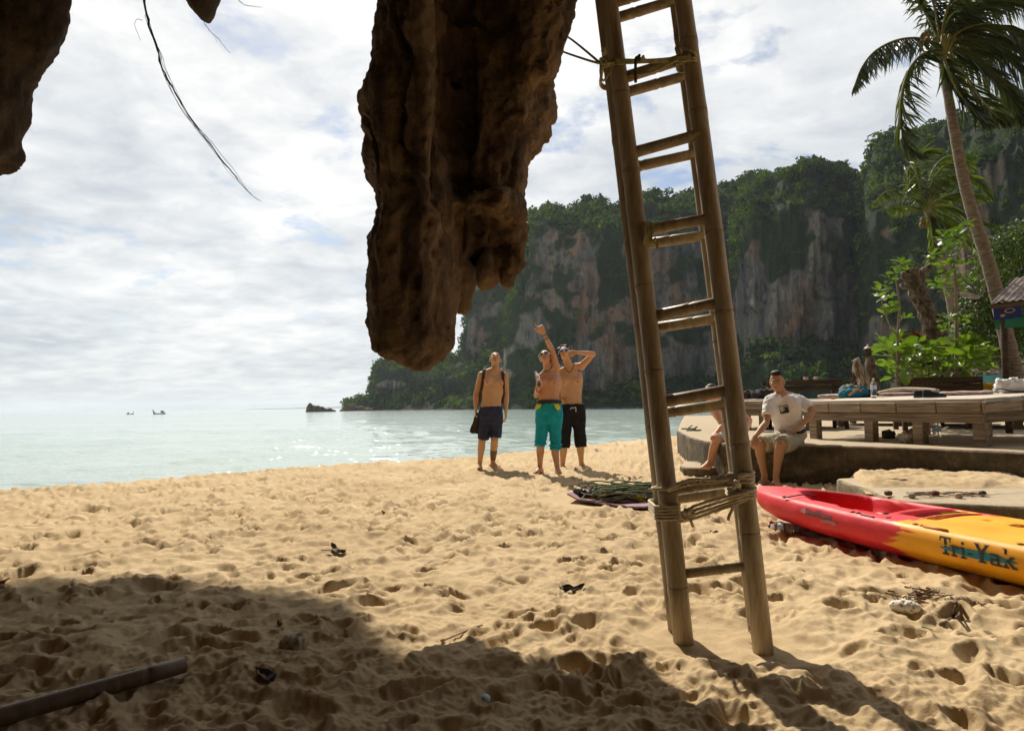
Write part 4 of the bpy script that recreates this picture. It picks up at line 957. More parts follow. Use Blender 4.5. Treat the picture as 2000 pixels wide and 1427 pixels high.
def hair_cap(parent, hd, style, seed):
    c, M, k = hd; g = np.random.default_rng(seed); mb = MB()
    def e(p, r_): mb.ellipsoid(c + M @ np.array(p) * k, np.array(r_) * k, M, 14, 10)
    if style == 'short': e((0, -0.026, 0.042), (0.079, 0.090, 0.087)); e((0, -0.06, -0.01), (0.068, 0.055, 0.07))
    if style == 'shaved': e((0, -0.024, 0.036), (0.077, 0.092, 0.086)); e((0, -0.055, -0.01), (0.066, 0.055, 0.06))
    if style == 'crest':
        e((0, -0.024, 0.044), (0.078, 0.090, 0.086)); e((0, -0.06, -0.005), (0.068, 0.055, 0.065)); e((0, 0.035, 0.105), (0.062, 0.05, 0.032))
        for q in range(26):
            p = np.array([g.uniform(-0.055, 0.055), g.uniform(-0.01, 0.07), 0.108]); b = c + M @ p * k; mb.tube([b, b + M @ np.array([g.normal() * 0.006, 0.008 + g.normal() * 0.006, g.uniform(0.02, 0.036)]) * k], [0.008 * k, 0.0022 * k], 5)
    if style == 'curly':
        for q in range(110):
            d = g.normal(size=3); d /= np.linalg.norm(d)
            if d[1] > 0.52 or d[2] < -0.6: continue
            e((d[0] * 0.086, -0.020 + d[1] * 0.10, 0.030 + d[2] * 0.10), [g.uniform(0.016, 0.030)] * 3)
        e((0, -0.03, 0.038), (0.078, 0.088, 0.086))
    V, N, Fc = remeshed(mb, 0.0075, 1); x, y, z = V.T
    V = V + N * (0.003 * fbm3(x / 0.012, y / 0.012, z / 0.03, 2))[:, None]; mobj('hair', V, Fc, HAIR, parent)
def chain(parent, name, P, r_, m): mb = MB(); mb.tube(spline(P, 30), r_, 6); return mb.build(name, m, parent)
CORD = mat('dark_cord', (0.03, 0.022, 0.018), None, 60, 0.8); CORD_R = mat('dark_red_cord', (0.10, 0.03, 0.02), None, 60, 0.8)
BLUE_LENS = mat('blue_mirror_lens', (0.02, 0.16, 0.65), (0.01, 0.09, 0.42), 12, 0.08, spec=0.9); DARK_LENS = mat('grey_lens', (0.10, 0.16, 0.20), (0.05, 0.08, 0.1), 12, 0.08, spec=0.9)
BLK = mat('black_plastic', (0.02, 0.02, 0.022), None, 20, 0.4); WHT = mat('white_frame', (0.75, 0.75, 0.75), None, 20, 0.4)
def crop(ox, oy, sc, Y):
    return lambda x, y, dy=0.0: at(ox + x / sc, oy + y / sc, Y + dy)
# ------------------------------------------------------- the bald man on the left
def man_left():
    b0 = on_sand(950, 914); Y = float(b0[1]); J = crop(860, 600, 3.965, Y); g0 = sand_z(b0[0], b0[1]) - 0.005
    t = thing('person', b0, 'bald bare chested man in navy shorts looking up, sandals in hand', 'person', 'men standing on the beach looking up')
    mb = MB(); F_ = (0.08, -1, 0.0); pel = J(388, 800); nk = J(424, 490, 0.02); torso(mb, pel, nk, F_, 1.0)
    sL, eL, wL = J(318, 528, 0.03), J(276, 665, 0.06), J(274, 800, -0.02); sR, eR, wR = J(500, 534, 0.03), J(514, 672, 0.07), J(508, 812, 0.0)
    shoulder(mb, nk, sL); shoulder(mb, nk, sR); arm(mb, sL, eL, wL); arm(mb, sR, eR, wR)
    hand(mb, wL, (0.02, -0.1, -1), (0.9, -0.1, 0), -1, (0.9, 0.95, 1.0, 1.0)); hand(mb, wR, (-0.02, -0.15, -1), (-0.9, 0.2, 0), 1, (0.35, 0.4, 0.45, 0.5))
    hL, hR = J(346, 850), J(430, 850); kL, kR = J(322, 1042, -0.03), J(420, 1030, -0.03); aL, aR = J(306, 1205, 0.04), J(406, 1202, 0.06)
    leg(mb, hL, kL, aL); leg(mb, hR, kR, aR); foot(mb, aL, (0.05, -1), g0 - 0.0); foot(mb, aR, (0.75, -0.7), g0)
    hc = J(426, 404, 0.055); limb(mb, [nk - np.array([0, 0, 0.02]), nk * 0.35 + hc * 0.65 + np.array([0, 0.01, 0])], [0.06, 0.055]); hd = head(mb, hc, (0.10, -0.80, 0.62), (0, 0.62, 0.8), 1.04)
    body_obj(mb, t, SKIN_A); eyes(t, hd); chest_marks(t, pel, nk, F_)
    NAVY = mat('navy_cloth', (0.045, 0.05, 0.105), (0.025, 0.028, 0.065), 9, 0.85, 0.3, 90, 0.003)
    mb = MB(); mb.loft([ring(J(390, y, 0.0), w, d, F_, 26, 2.4) for y, w, d in ((768, 0.163, 0.118), (800, 0.172, 0.126), (860, 0.180, 0.132), (900, 0.176, 0.128))])
    for a, b, r0, r1 in ((hL, J(332, 1024, -0.03), 0.096, 0.080), (hR, J(430, 1008, -0.03), 0.096, 0.078)): mb.tube([a, a * 0.5 + b * 0.5, b], [r0, (r0 + r1) / 2, r1], 20)
    cloth(mb, t, 'shorts', NAVY, 0.0115, 0.011, 0.075, 3)
    TAT = mat('tattoo_ink', (0.10, 0.075, 0.06), (0.30, 0.17, 0.09), 40, 0.6, contrast=(0.45, 0.52))
    mb = MB(); mb.tube([kR * 0.55 + aR * 0.45 + np.array([0, 0.004, 0]), kR * 0.35 + aR * 0.65 + np.array([0, 0.004, 0]), kR * 0.12 + aR * 0.88], [0.0545, 0.0475, 0.038], 18, cap=False); mb.build('leg_tattoo', TAT, t)
    # flip-flops in his hand
    FF = mat('brown_rubber', (0.055, 0.038, 0.025), (0.035, 0.024, 0.016), 20, 0.8)
    for k, (a, b, lab) in enumerate(((J(292, 815, -0.05), J(246, 975, -0.06), 'brown sandal held by the bald man, the outer one'), (J(305, 820, -0.02), J(282, 978, -0.02), 'brown sandal held by the bald man, the inner one'))):
        tt = thing('sandal', b, lab, 'sandal', 'sandals held by the bald man'); d = nrm(b - a); L = np.linalg.norm(b - a); s = nrm(np.cross(d, (0.35, 1, 0))); nn = np.cross(d, s); mb = MB(); rg = []
        prof = [(0.0, 0.02), (0.02, 0.032), (0.10, 0.036), (0.3, 0.034), (0.5, 0.032), (0.7, 0.042), (0.88, 0.044), (0.97, 0.034), (1.0, 0.018)]
        ou = [a + d * L * q + s * w for q, w in prof] + [a + d * L * q - s * w for q, w in prof[::-1]]
        mb.loft([[p - nn * 0.009 for p in ou], [p + nn * 0.009 for p in ou]]); mb.build('sole', FF, tt, smooth=False)
        mb = MB(); mb.tube(spline([a + d * L * 0.45 + s * 0.03, a + d * L * 0.6 + s * 0.02 - nn * 0.035, a + d * L * 0.8 - nn * 0.012, a + d * L * 0.6 - s * 0.02 - nn * 0.035, a + d * L * 0.45 - s * 0.03], 16), 0.006, 6); mb.build('strap', FF, tt)
    # backpack
    BP = mat('brown_pack_cloth', (0.07, 0.05, 0.035), (0.045, 0.03, 0.022), 14, 0.85, 0.4, 100, 0.003)
    tb = thing('backpack', J(410, 760, 0.2), 'brown backpack with straps over the bald man\'s shoulders', 'backpack')
    mb = MB(); c = J(412, 620, 0.20); mb.loft([ring(c + np.array([0, 0, z]), w, d, F_, 20, 3.4) for z, w, d in ((-0.24, 0.11, 0.05), (-0.22, 0.15, 0.075), (-0.05, 0.16, 0.085), (0.12, 0.15, 0.075), (0.2, 0.11, 0.05), (0.22, 0.05, 0.02))]); mb.build('pack', BP, tb)
    for s, q in ((-1, ((350, 470, 0.08), (338, 490, -0.03), (332, 540, -0.085), (322, 610, -0.07), (308, 680, 0.02), (300, 745, 0.12))), (1, ((470, 472, 0.08), (482, 500, -0.03), (486, 545, -0.085), (490, 610, -0.06), (486, 680, 0.03), (480, 745, 0.13)))):
        mb = MB(); P = spline([J(*p) for p in q], 24); mb.tube(P, 0.021, 8, flat=0.28, up=(0, -1, 0.2)); mb.build('shoulder_strap', BP, tb)
man_left()
# ------------------------------------------------------- the man pointing up
def man_point():
    b0 = on_sand(1070, 923); Y = float(b0[1]); J = crop(860, 600, 3.965, Y); g0 = sand_z(b0[0], b0[1]) - 0.005
    t = thing('person', b0, 'bare chested man in turquoise trousers pointing up with one arm', 'person', 'men standing on the beach looking up')
    F_ = (-0.22, -1, 0); mb = MB(); pel = J(842, 800); nk = J(838, 492, 0.03); torso(mb, pel, nk, F_, 0.94)
    sR, eR, wR = J(900, 468, 0.04), J(866, 330, -0.02), J(800, 200, -0.10); sL, eL, wL = J(786, 540, 0.02), J(742, 684, -0.02), J(766, 628, -0.24)
    shoulder(mb, nk, sR); shoulder(mb, nk, sL); arm(mb, sR, eR, wR, 0.94); arm(mb, sL, eL, wL, 0.94)
    hand(mb, wR, nrm(wR - eR) + np.array([-0.1, 0, 0.1]), (-0.2, -1, 0.1), -1, (0.02, 1.25, 1.35, 1.35), 1.18, thumb=0.25)
    hand(mb, wL, (-0.15, -0.3, 0.8), (0.55, -0.6, 0.2), -1, (0.75, 0.8, 0.8, 0.85))
    hL, hR = J(802, 850), J(880, 850); kL, kR = J(776, 1062, -0.04), J(884, 1078, -0.03); aL, aR = J(772, 1238, 0.03), J(908, 1256, -0.02)
    leg(mb, hL, kL, aL, 0.94); leg(mb, hR, kR, aR, 0.94); foot(mb, aL, (-0.45, -1), g0); foot(mb, aR, (0.12, -1), g0 - 0.004)
    hc = J(814, 390, 0.03); limb(mb, [nk - np.array([0, 0, 0.02]), nk * 0.35 + hc * 0.65], [0.058, 0.053]); hd = head(mb, hc, (-0.30, -0.72, 0.60), (-0.1, 0.6, 0.75), 1.0)
    body_obj(mb, t, SKIN_C); chest_marks(t, pel, nk, F_, 0.94); shades(t, hd, DARK_LENS, WHT); hair_cap(t, hd, 'shaved', 4)
    c, M, k = hd; mb = MB(); mb.ellipsoid(c + M @ np.array([0, 0.0905, -0.063]), (0.02, 0.0075, 0.006), M, 10, 6); mb.build('lips', LIP, t)
    TQ = mat('turquoise_cloth', (0.010, 0.39, 0.50), (0.006, 0.29, 0.39), 10, 0.8, 0.3, 100, 0.003); YL = mat('yellow_trim', (0.72, 0.72, 0.05), None, 12, 0.8); WB = mat('dark_waistband', (0.05, 0.05, 0.05), None, 20, 0.85)
    mb = MB(); mb.loft([ring(J(842, y, 0.0), w, d, F_, 26, 2.4) for y, w, d in ((742, 0.160, 0.116), (790, 0.174, 0.126), (850, 0.184, 0.132), (900, 0.178, 0.126))])
    zl = J(772, 1060)[2]; zr = J(886, 1080)[2]
    for a, b in ((J(796, 850), J(772, 1080, -0.04)), (J(888, 850), J(892, 1100, -0.03))): mb.tube([a, a * 0.6 + b * 0.4, a * 0.2 + b * 0.8, a * 0.12 + b * 0.88, b], [0.094, 0.080, 0.074, 0.080, 0.066], 20)
    cloth(mb, t, 'trousers', TQ, 0.0105, 0.010, 0.07, 11, gather=((zl, 0.055, 0.006), (zr, 0.055, 0.006)))
    mb = MB(); mb.loft([ring(J(842, y, 0.0), w, d, F_, 26, 2.4) for y, w, d in ((718, 0.156, 0.112), (724, 0.163, 0.118), (744, 0.164, 0.119), (750, 0.158, 0.114))]); mb.build('waistband', WB, t)
    for q, lab in (((758, 745, 790), 'l'), ((906, 745, 800), 'r')):
        mb = MB(); s = -1 if lab == 'l' else 1
        e_ = -0.035 if s > 0 else 0.0; P = spline([J(q[0] - s * 26, 748, -0.128 + e_), J(q[0] - s * 14, 778, -0.130 + e_), J(q[0] + s * 8, q[2], -0.10 + e_)], 10); Q = spline([J(q[0] + s * 12, 748, -0.07 + 1.6 * e_), J(q[0] + s * 20, 765, -0.065 + 1.6 * e_), J(q[0] + s * 27, q[2] - 4, -0.03 + 1.6 * e_)], 10)
        mb.add(np.concatenate([P, Q, P + np.array([0, 0.03, 0]), Q + np.array([0, 0.03, 0])]), [(i, i + 1, 11 + i, 10 + i) for i in range(9)] + [(20 + i, 30 + i, 31 + i, 21 + i) for i in range(9)]); mb.build('pocket_trim', YL, t)
    for q in (0.10, 0.30):
        p = wR + (eR - wR) * q; d = nrm(eR - wR); mb = MB(); rg = ring(p, 0.031 + 0.012 * q, 0.031 + 0.012 * q, (0, -1, 0.0), 14, 2, d); mb.tube(rg + [rg[0]], 0.005, 6, cap=False); mb.build('bracelet', CORD, t)
    p = wL + (eL - wL) * 0.18; mb = MB(); rg = ring(p, 0.032, 0.032, (0, -1, 0.4), 14, 2, nrm(eL - wL)); mb.tube(rg + [rg[0]], 0.004, 6, cap=False); mb.build('bracelet', CORD, t)
    chain(t, 'necklace', [J(808, 482, 0.04), J(815, 500, -0.05), J(835, 492, -0.085), J(858, 470, -0.05), J(866, 455, 0.03)], 0.005, CORD_R)
    return J, wL
J2, w2 = man_point()
# ------------------------------------------------------- the man with his hand at his mouth
def man_right():
    b0 = on_sand(1118, 919); Y = float(b0[1]) + 0.12; J = crop(860, 600, 3.965, Y); g0 = sand_z(b0[0], b0[1]) - 0.005
    t = thing('person', b0, 'bare chested man in black shorts and blue sunglasses with hand at mouth', 'person', 'men standing on the beach looking up')
    F_ = (-0.05, -1, 0); mb = MB(); pel = J(1022, 800); nk = J(1004, 476, 0.03); torso(mb, pel, nk, F_, 1.0)
    sR, eR, wR = J(1092, 456, 0.02), J(1186, 362, -0.10), J(1052, 350, -0.26); sL, eL, wL = J(930, 505, 0.05), J(908, 650, 0.10), J(932, 770, 0.02)
    shoulder(mb, nk, sR); shoulder(mb, nk, sL); arm(mb, sR, eR, wR); arm(mb, sL, eL, wL)
    hand(mb, wR, (-1, 0.12, 0.02), (0, 0.9, -0.3), 1, (0.55, 0.6, 0.65, 0.7), thumb=0.5); hand(mb, wL, (0.1, -0.1, -1), (1, 0, 0), -1, (0.4, 0.4, 0.5, 0.5))
    hL, hR = J(972, 850), J(1068, 850); kL, kR = J(956, 1062, -0.03), J(1084, 1058, -0.03); aL, aR = J(946, 1232, 0.05), J(1092, 1208, 0.05)
    leg(mb, hL, kL, aL); leg(mb, hR, kR, aR); foot(mb, aL, (0.2, -1), g0); foot(mb, aR, (0.95, -0.55), g0 + 0.004)
    hc = J(962, 362, 0.02); limb(mb, [nk - np.array([0, 0, 0.02]), nk * 0.4 + hc * 0.6], [0.06, 0.055]); hd = head(mb, hc, (-0.14, -0.80, 0.50), (-0.05, 0.5, 0.8), 1.05)
    body_obj(mb, t, SKIN_A); chest_marks(t, pel, nk, F_); shades(t, hd, BLUE_LENS, WHT); hair_cap(t, hd, 'curly', 9)
    BK = mat('black_cloth', (0.016, 0.015, 0.017), (0.009, 0.009, 0.010), 10, 0.8, 0.3, 90, 0.003)
    mb = MB(); mb.loft([ring(J(1024, y, 0.0), w, d, F_, 26, 2.4) for y, w, d in ((750, 0.170, 0.122), (800, 0.182, 0.13), (850, 0.190, 0.134), (900, 0.184, 0.13))])
    for a, b in ((hL, J(962, 1085, -0.03)), (hR, J(1090, 1082, -0.03))): mb.tube([a, a * 0.5 + b * 0.5, b], [0.098, 0.086, 0.080], 20)
    cloth(mb, t, 'shorts', BK, 0.0115, 0.011, 0.075, 23)
    chain(t, 'drawstring', [J(1008, 790, -0.135), J(1016, 775, -0.145), J(1030, 780, -0.147), J(1044, 772, -0.145), J(1050, 785, -0.142), J(1050, 810, -0.142)], 0.006, mat('white_cord', (0.75, 0.74, 0.72), None, 30, 0.8))
    PUR = mat('purple_print', (0.15, 0.08, 0.18), None, 20, 0.8)
    for k in range(6):
        mb = MB(); p = J(1118 + 6 * math.sin(k * 2.1), 850 + 40 * k, -0.02 - 0.012 * (k % 2)); mb.ellipsoid(p + np.array([-0.004, 0, 0]), (0.014, 0.03, 0.022), None, 10, 6); mb.build('print_mark', PUR, t)
    chain(t, 'necklace', [J(950, 440, 0.03), J(962, 462, -0.06), J(985, 492, -0.115), J(1002, 502, -0.125), J(1018, 486, -0.115), J(1030, 455, -0.06), J(1036, 430, 0.02)], 0.005, CORD)
    mb = MB(); mb.ellipsoid(J(1002, 514, -0.128), (0.010, 0.006, 0.017), None, 10, 6); mb.build('pendant', mat('brass_pendant', (0.5, 0.34, 0.10), None, 20, 0.35), t)
    mb = MB()
    for x, y, w in ((952, 705, 0.014), (965, 715, 0.012), (975, 700, 0.008), (945, 695, 0.007)): mb.ellipsoid(J(x, y, -0.104), (w, 0.01, w * 0.8), None, 8, 6)
    mb.build('belly_tattoo', mat('belly_ink', (0.11, 0.08, 0.065), None, 30, 0.6), t, kind='stuff')
man_right()
# bottle held by the pointing man
PET = mat('clear_plastic', (0.93, 0.96, 0.97), (0.88, 0.93, 0.96), 20, 0.08, spec=0.5, trans=0.92)
PET.node_tree.nodes['Principled BSDF'].inputs['IOR'].default_value = 1.12
PET_LBL = mat('pale_blue_label', (0.55, 0.72, 0.85), (0.20, 0.42, 0.68), 60, 0.5); CAP = mat('white_cap', (0.8, 0.8, 0.8), None, 20, 0.4); CAP_B = mat('blue_cap', (0.05, 0.16, 0.5), None, 20, 0.4)
def bottle(label, base, axis, h, r, cap=CAP, lbl=True, group='plastic water bottles', squash=1.0, water=None):
    t = thing('water_bottle', base, label, 'bottle', group); a = np.array(nrm(axis)); b = np.asarray(base, float)
    prof = [(r * 0.55, 0.0), (r * 0.92, 0.008), (r, 0.025), (r * 0.97, 0.10 * h), (r, 0.16 * h), (r * 0.96, 0.24 * h), (r, 0.31 * h), (r * 0.97, 0.42 * h), (r, 0.55 * h), (r, 0.66 * h), (r * 0.9, 0.75 * h), (r * 0.62, 0.85 * h), (r * 0.40, 0.91 * h), (r * 0.36, 0.935 * h)]
    mb = MB(); mb.lathe(prof, b, 20, a); mb.build('shell', PET, t)
    mb = MB(); mb.lathe([(r * 0.40, 0.937 * h), (r * 0.42, 0.94 * h), (r * 0.42, 0.995 * h), (r * 0.38, h)], b, 14, a); mb.build('cap', cap, t)
    if lbl: mb = MB(); mb.lathe([(r * 1.012, 0.44 * h), (r * 1.015, 0.45 * h), (r * 1.015, 0.64 * h), (r * 1.012, 0.65 * h)], b, 20, a); mb.build('paper_label', PET_LBL, t)
    return t
bottle('clear plastic bottle held in the pointing man\'s lower hand', J2(774, 610, -0.28), J2(742, 512, -0.28) - J2(774, 610, -0.28), 0.20, 0.030, CAP, False)
# ================================================================== kayak
KB = np.array([1.95, 5.47]); KA = nrm([0.306, -0.952]); KP = np.array([-KA[1], KA[0]]) if False else np.array([0.952, 0.306]); KL = 4.2
KZ = 0.0
def k_w(s): return np.interp(s, [0, 0.06, 0.2, 0.45, 0.8, 1.3, 2.0, 2.6, 3.3, 3.8, 4.1, 4.2], [0.015, 0.085, 0.175, 0.265, 0.335, 0.372, 0.378, 0.372, 0.33, 0.22, 0.09, 0.015])
def k_top(s): return KZ + np.interp(s, [0, 0.25, 0.7, 1.4, 2.2, 3.0, 3.8, 4.2], [0.235, 0.255, 0.262, 0.255, 0.250, 0.255, 0.29, 0.32])
def k_bot(s): return KZ + np.interp(s, [0, 0.12, 0.4, 0.9, 1.6, 2.6, 3.4, 3.9, 4.2], [0.175, 0.10, 0.06, 0.035, 0.015, 0.015, 0.05, 0.12, 0.24])
K_SEC = [(0.0, 0.0), (0.30, 0.0), (0.56, 0.05), (0.78, 0.20), (0.91, 0.36), (0.965, 0.44), (0.995, 0.60), (1.0, 0.74), (0.985, 0.88), (0.945, 0.97), (0.89, 1.0)]
def k_pt(s, u, z): p = KB + KA * s + KP * u; return np.array([p[0], p[1], z])
def k_sec(s, i, side):
    f, h = K_SEC[i]; zt, zb = k_top(s), k_bot(s); return k_pt(s, side * f * k_w(s), zb + (zt - zb) * h)
def k_side(s, q, off=0.0):
    """point on the near side of the hull: s along, q 0 at the chine to 1 at the deck edge"""
    idx = 5 + q * 4; i = int(min(8, math.floor(idx))); f = idx - i
    a = k_sec(s, i, -1) * (1 - f) + k_sec(s, i + 1, -1) * f; nn = np.array([-KP[0], -KP[1], 0.0]) ; return a + nn * off + np.array([0, 0, off * 0.2 + off * max(0, q - 0.4)])
def kayak_mat():
    m, nt, n, l, b = new_mat('kayak_plastic')
    pos = n.new('ShaderNodeNewGeometry').outputs['Position']
    # distance along the boat
    dp = n.new('ShaderNodeVectorMath'); dp.operation = 'DOT_PRODUCT'; l.new(pos, dp.inputs[0]); dp.inputs[1].default_value = (KA[0], KA[1], 0)
    al = mth(n, l, 'SUBTRACT', dp.outputs['Value'], float(KB @ KA))
    jag = nz(n, l, pos, 5.0, 6, 0.6, (0.5, 0.5, 4.0), 0.6)
    al = mth(n, l, 'ADD', al, mth(n, l, 'MULTIPLY', mth(n, l, 'SUBTRACT', jag, 0.5), 0.9))
    f = n.new('ShaderNodeMapRange'); f.inputs[1].default_value = 1.62; f.inputs[2].default_value = 1.66; l.new(al, f.inputs[0])
    wear = nz(n, l, pos, 6, 7, 0.7, (1, 1, 2.2)); scr = nz(n, l, pos, 70, 3, 0.7, (0.25, 0.25, 2.5))
    red = ramp(n, l, wear, [(0.35, (0.62, 0.012, 0.03)), (0.68, (0.70, 0.035, 0.045))]); yel = ramp(n, l, wear, [(0.35, (0.80, 0.34, 0.004)), (0.68, (0.86, 0.42, 0.015))])
    c = mixc(n, l, f.outputs[0], red, yel)
    c = mixc(n, l, mth(n, l, 'MULTIPLY', ramp(n, l, scr, [(0.6, (0, 0, 0)), (0.72, (1, 1, 1))]), 0.25), c, (0.75, 0.5, 0.42))
    l.new(c, b.inputs['Base Color']); b.inputs['Roughness'].default_value = 0.38; b.inputs['Specular IOR Level'].default_value = 0.35
    l.new(ramp(n, l, wear, [(0.3, (0.42, 0.42, 0.42)), (0.7, (0.62, 0.62, 0.62))]), b.inputs['Roughness'])
    bump(n, l, b, mth(n, l, 'ADD', scr, wear), 0.10, 0.004); return m
def make_kayak():
    base = k_pt(2.1, 0, KZ); t = thing('kayak', base, 'red and yellow sit-on-top kayak lying on the sand', 'kayak'); KM = kayak_mat()
    S = np.concatenate([np.linspace(0, 0.3, 12), np.linspace(0.33, 4.2, 120)]); rows = []
    for s in S: rows.append([k_sec(s, i, -1) for i in range(len(K_SEC) - 1, 0, -1)] + [k_sec(s, i, 1) for i in range(len(K_SEC))])
    V = np.array(rows); nr, nc = V.shape[:2]
    mobj('hull', V.reshape(-1, 3), grid_faces(nr, nc), KM, t)
    # deck with its wells
    U = np.linspace(-1, 1, 57); S2 = np.concatenate([np.linspace(0, 0.3, 14), np.linspace(0.32, 4.2, 260)]); SS, UU = np.meshgrid(S2, U, indexing='ij')
    W = k_w(SS) * 0.89; zt = k_top(SS)
    def well(a, b, hw, dep, e=0.05, eu=0.10, bow=False):
        hwv = hw * (np.clip((SS - a) / 0.38, 0.0, 1) ** 0.6 if bow else 1.0)
        return dep * sstep(a, a + e, SS) * (1 - sstep(b - e, b, SS)) * (1 - sstep(hwv - eu / 2, hwv + eu / 2, np.abs(UU)))
    z = zt + 0.028 * (1 - UU ** 2)
    wl = well(0.50, 1.46, 0.74, 0.175, 0.10, 0.20, True)
    hump = 0.10 * np.exp(-(((SS - 0.98) / 0.13) ** 2)) * (1 - 0.5 * np.abs(UU)); z = z - np.maximum(wl - np.where(wl > 0.02, hump, 0), 0)
    for a in (1.50, 1.585, 1.67): z = z - well(a, a + 0.068, 0.56, 0.12, 0.016, 0.10)
    z = z - well(2.02, 2.09, 0.12, 0.05, 0.012, 0.06) - well(1.86, 1.90, 0.07, 0.03, 0.01, 0.05)
    z = z - well(2.30, 3.2, 0.70, 0.15, 0.08, 0.16) - well(3.3, 3.9, 0.6, 0.10, 0.08, 0.16)
    P = KB[None, None] + KA[None, None] * SS[..., None] + KP[None, None] * (UU * W)[..., None]
    mobj('deck', np.concatenate([P, z[..., None]], -1).reshape(-1, 3), grid_faces(*SS.shape), KM, t)
    # eyelets along the near edge
    DK = mat('dark_eyelet', (0.10, 0.012, 0.012), None, 20, 0.5); DKY = mat('dark_amber_eyelet', (0.32, 0.12, 0.01), None, 20, 0.5)
    for s in (0.62, 1.30, 1.74, 2.30, 3.0):
        for o in (-0.022, 0.022):
            c = k_pt(s + o, -0.865 * float(k_w(s)), float(k_top(s)) + 0.0035); M = np.stack([np.array([*KA, 0]), np.array([*KP, 0]), np.array([0, 0, 1])], 1); mb = MB(); mb.ellipsoid(c, (0.018, 0.013, 0.005), M, 12, 6); mb.build('eyelet', DK if s < 1.5 else DKY, t)
    mb = MB(); mb.tube(spline([k_side(0.64, 1.0, 0.008), k_side(0.70, 1.0, 0.012) + np.array([0.02, 0.01, 0.012]), k_pt(0.74, -0.20, k_top(0.74) + 0.03), k_pt(0.80, -0.15, k_top(0.8) + 0.02)], 14), 0.004, 6); mb.build('bungee', BLK, t)
    for s, u in ((0.36, 0.02), (1.50, -0.30)): mb = MB(); mb.ellipsoid(k_pt(s, u * 1.0, k_top(s) + 0.026), (0.02, 0.014, 0.006), None, 10, 6); mb.build('eyelet', DK, t)
    mb = MB(); mb.tube([k_side(1.78, 1.0, 0.004) + np.array([0.02, 0.006, 0.006]), k_side(1.92, 1.0, 0.004) + np.array([0.02, 0.006, 0.006])], 0.008, 8); mb.build('handle', mat('faded_handle', (0.62, 0.22, 0.06), None, 20, 0.5), t)
    mb = MB(); mb.tube(spline([k_side(1.36, 1.0, 0.004) + np.array([0.014, 0.004, 0.004]), k_side(1.46, 1.0, 0.004) + np.array([0.014, 0.004, 0.003])], 6), 0.0045, 6); mb.build('slot', DK, t)
    # lettering on the near side
    INK = mat('dark_lettering', (0.03, 0.04, 0.05), (0.06, 0.07, 0.07), 40, 0.6); TEAL = mat('teal_print', (0.01, 0.20, 0.30), (0.02, 0.25, 0.34), 30, 0.5)
    def stamp(name, polys, s0, s1, q0, q1, m, off, slope=0.0):
        """polys: outlines in a 0..1 frame, laid on the hull between s0..s1 and q0..q1"""
        mb = MB()
        for P in polys:
            P = np.array(P, float); mb.add([k_side(s0 + (s1 - s0) * x, q0 + (q1 - q0) * y + slope * x, off) for x, y in P], [tuple(range(len(P)))])
        return mb.build(name, m, t, smooth=False, kind='stuff' if len(polys) > 1 else None)
    def bar(x0, y0, x1, y1, w):
        d = np.array([x1 - x0, y1 - y0]); L = np.linalg.norm(d); n_ = np.array([-d[1], d[0]]) / L * w / 2; a = np.array([x0, y0]); b = np.array([x1, y1]); return [a - n_, b - n_, b + n_, a + n_]
    def box(x0, y0, x1, y1): return [(x0, y0), (x1, y0), (x1, y1), (x0, y1)]
    e = [(0.5 + 0.5 * math.cos(a) , 0.5 + 0.5 * math.sin(a) * (1 - 0.5 * math.cos(a) ** 2)) for a in np.linspace(0, 2 * math.pi, 28, endpoint=False)]
    stamp('surfboard_print', [e], 1.90, 2.30, 0.22, 0.52, TEAL, 0.003)
    T = [box(0.0, 0.86, 0.42, 1.0), box(0.0, 0.70, 0.05, 0.9), box(0.37, 0.70, 0.42, 0.9), box(0.155, 0.0, 0.265, 0.9), box(0.08, 0.0, 0.34, 0.09)]
    r_ = [box(0.06, 0.0, 0.15, 0.6), box(0.0, 0.0, 0.22, 0.08), box(0.0, 0.52, 0.14, 0.6), bar(0.12, 0.46, 0.26, 0.54, 0.12), box(0.22, 0.40, 0.30, 0.58)]
    i_ = [box(0.06, 0.0, 0.15, 0.6), box(0.0, 0.0, 0.21, 0.08), box(0.0, 0.52, 0.14, 0.6), [(0.105 + 0.06 * math.cos(a), 0.80 + 0.09 * math.sin(a)) for a in np.linspace(0, 6.28, 10, endpoint=False)]]
    h_ = [box(0.0, 0.27, 0.18, 0.36)]
    Y_ = [bar(0.06, 0.96, 0.24, 0.46, 0.11), bar(0.42, 0.96, 0.24, 0.46, 0.11), box(0.185, 0.0, 0.295, 0.5), box(0.11, 0.0, 0.37, 0.08), box(-0.02, 0.92, 0.17, 1.0), box(0.31, 0.92, 0.50, 1.0)]
    a_ = [box(0.22, 0.0, 0.31, 0.55), box(0.02, 0.50, 0.28, 0.60), box(0.04, 0.26, 0.26, 0.34), box(0.0, 0.06, 0.09, 0.30), box(0.03, 0.0, 0.38, 0.08)]
    k_ = [box(0.05, 0.0, 0.14, 1.0), box(0.0, 0.92, 0.12, 1.0), box(0.0, 0.0, 0.20, 0.08), bar(0.12, 0.28, 0.34, 0.58, 0.09), bar(0.17, 0.36, 0.36, 0.02, 0.10), box(0.24, 0.52, 0.40, 0.60), box(0.28, 0.0, 0.44, 0.08)]
    x = 0.0; tot = 2.62
    for G, adv in ((T, 0.40), (r_, 0.34), (i_, 0.26), (h_, 0.24), (Y_, 0.50), (a_, 0.40), (k_, 0.48)):
        stamp('letter', [[((px + x) / tot, py) for px, py in P] for P in G], 1.905, 2.30, 0.13, 0.80, INK, 0.006, -0.0); x += adv
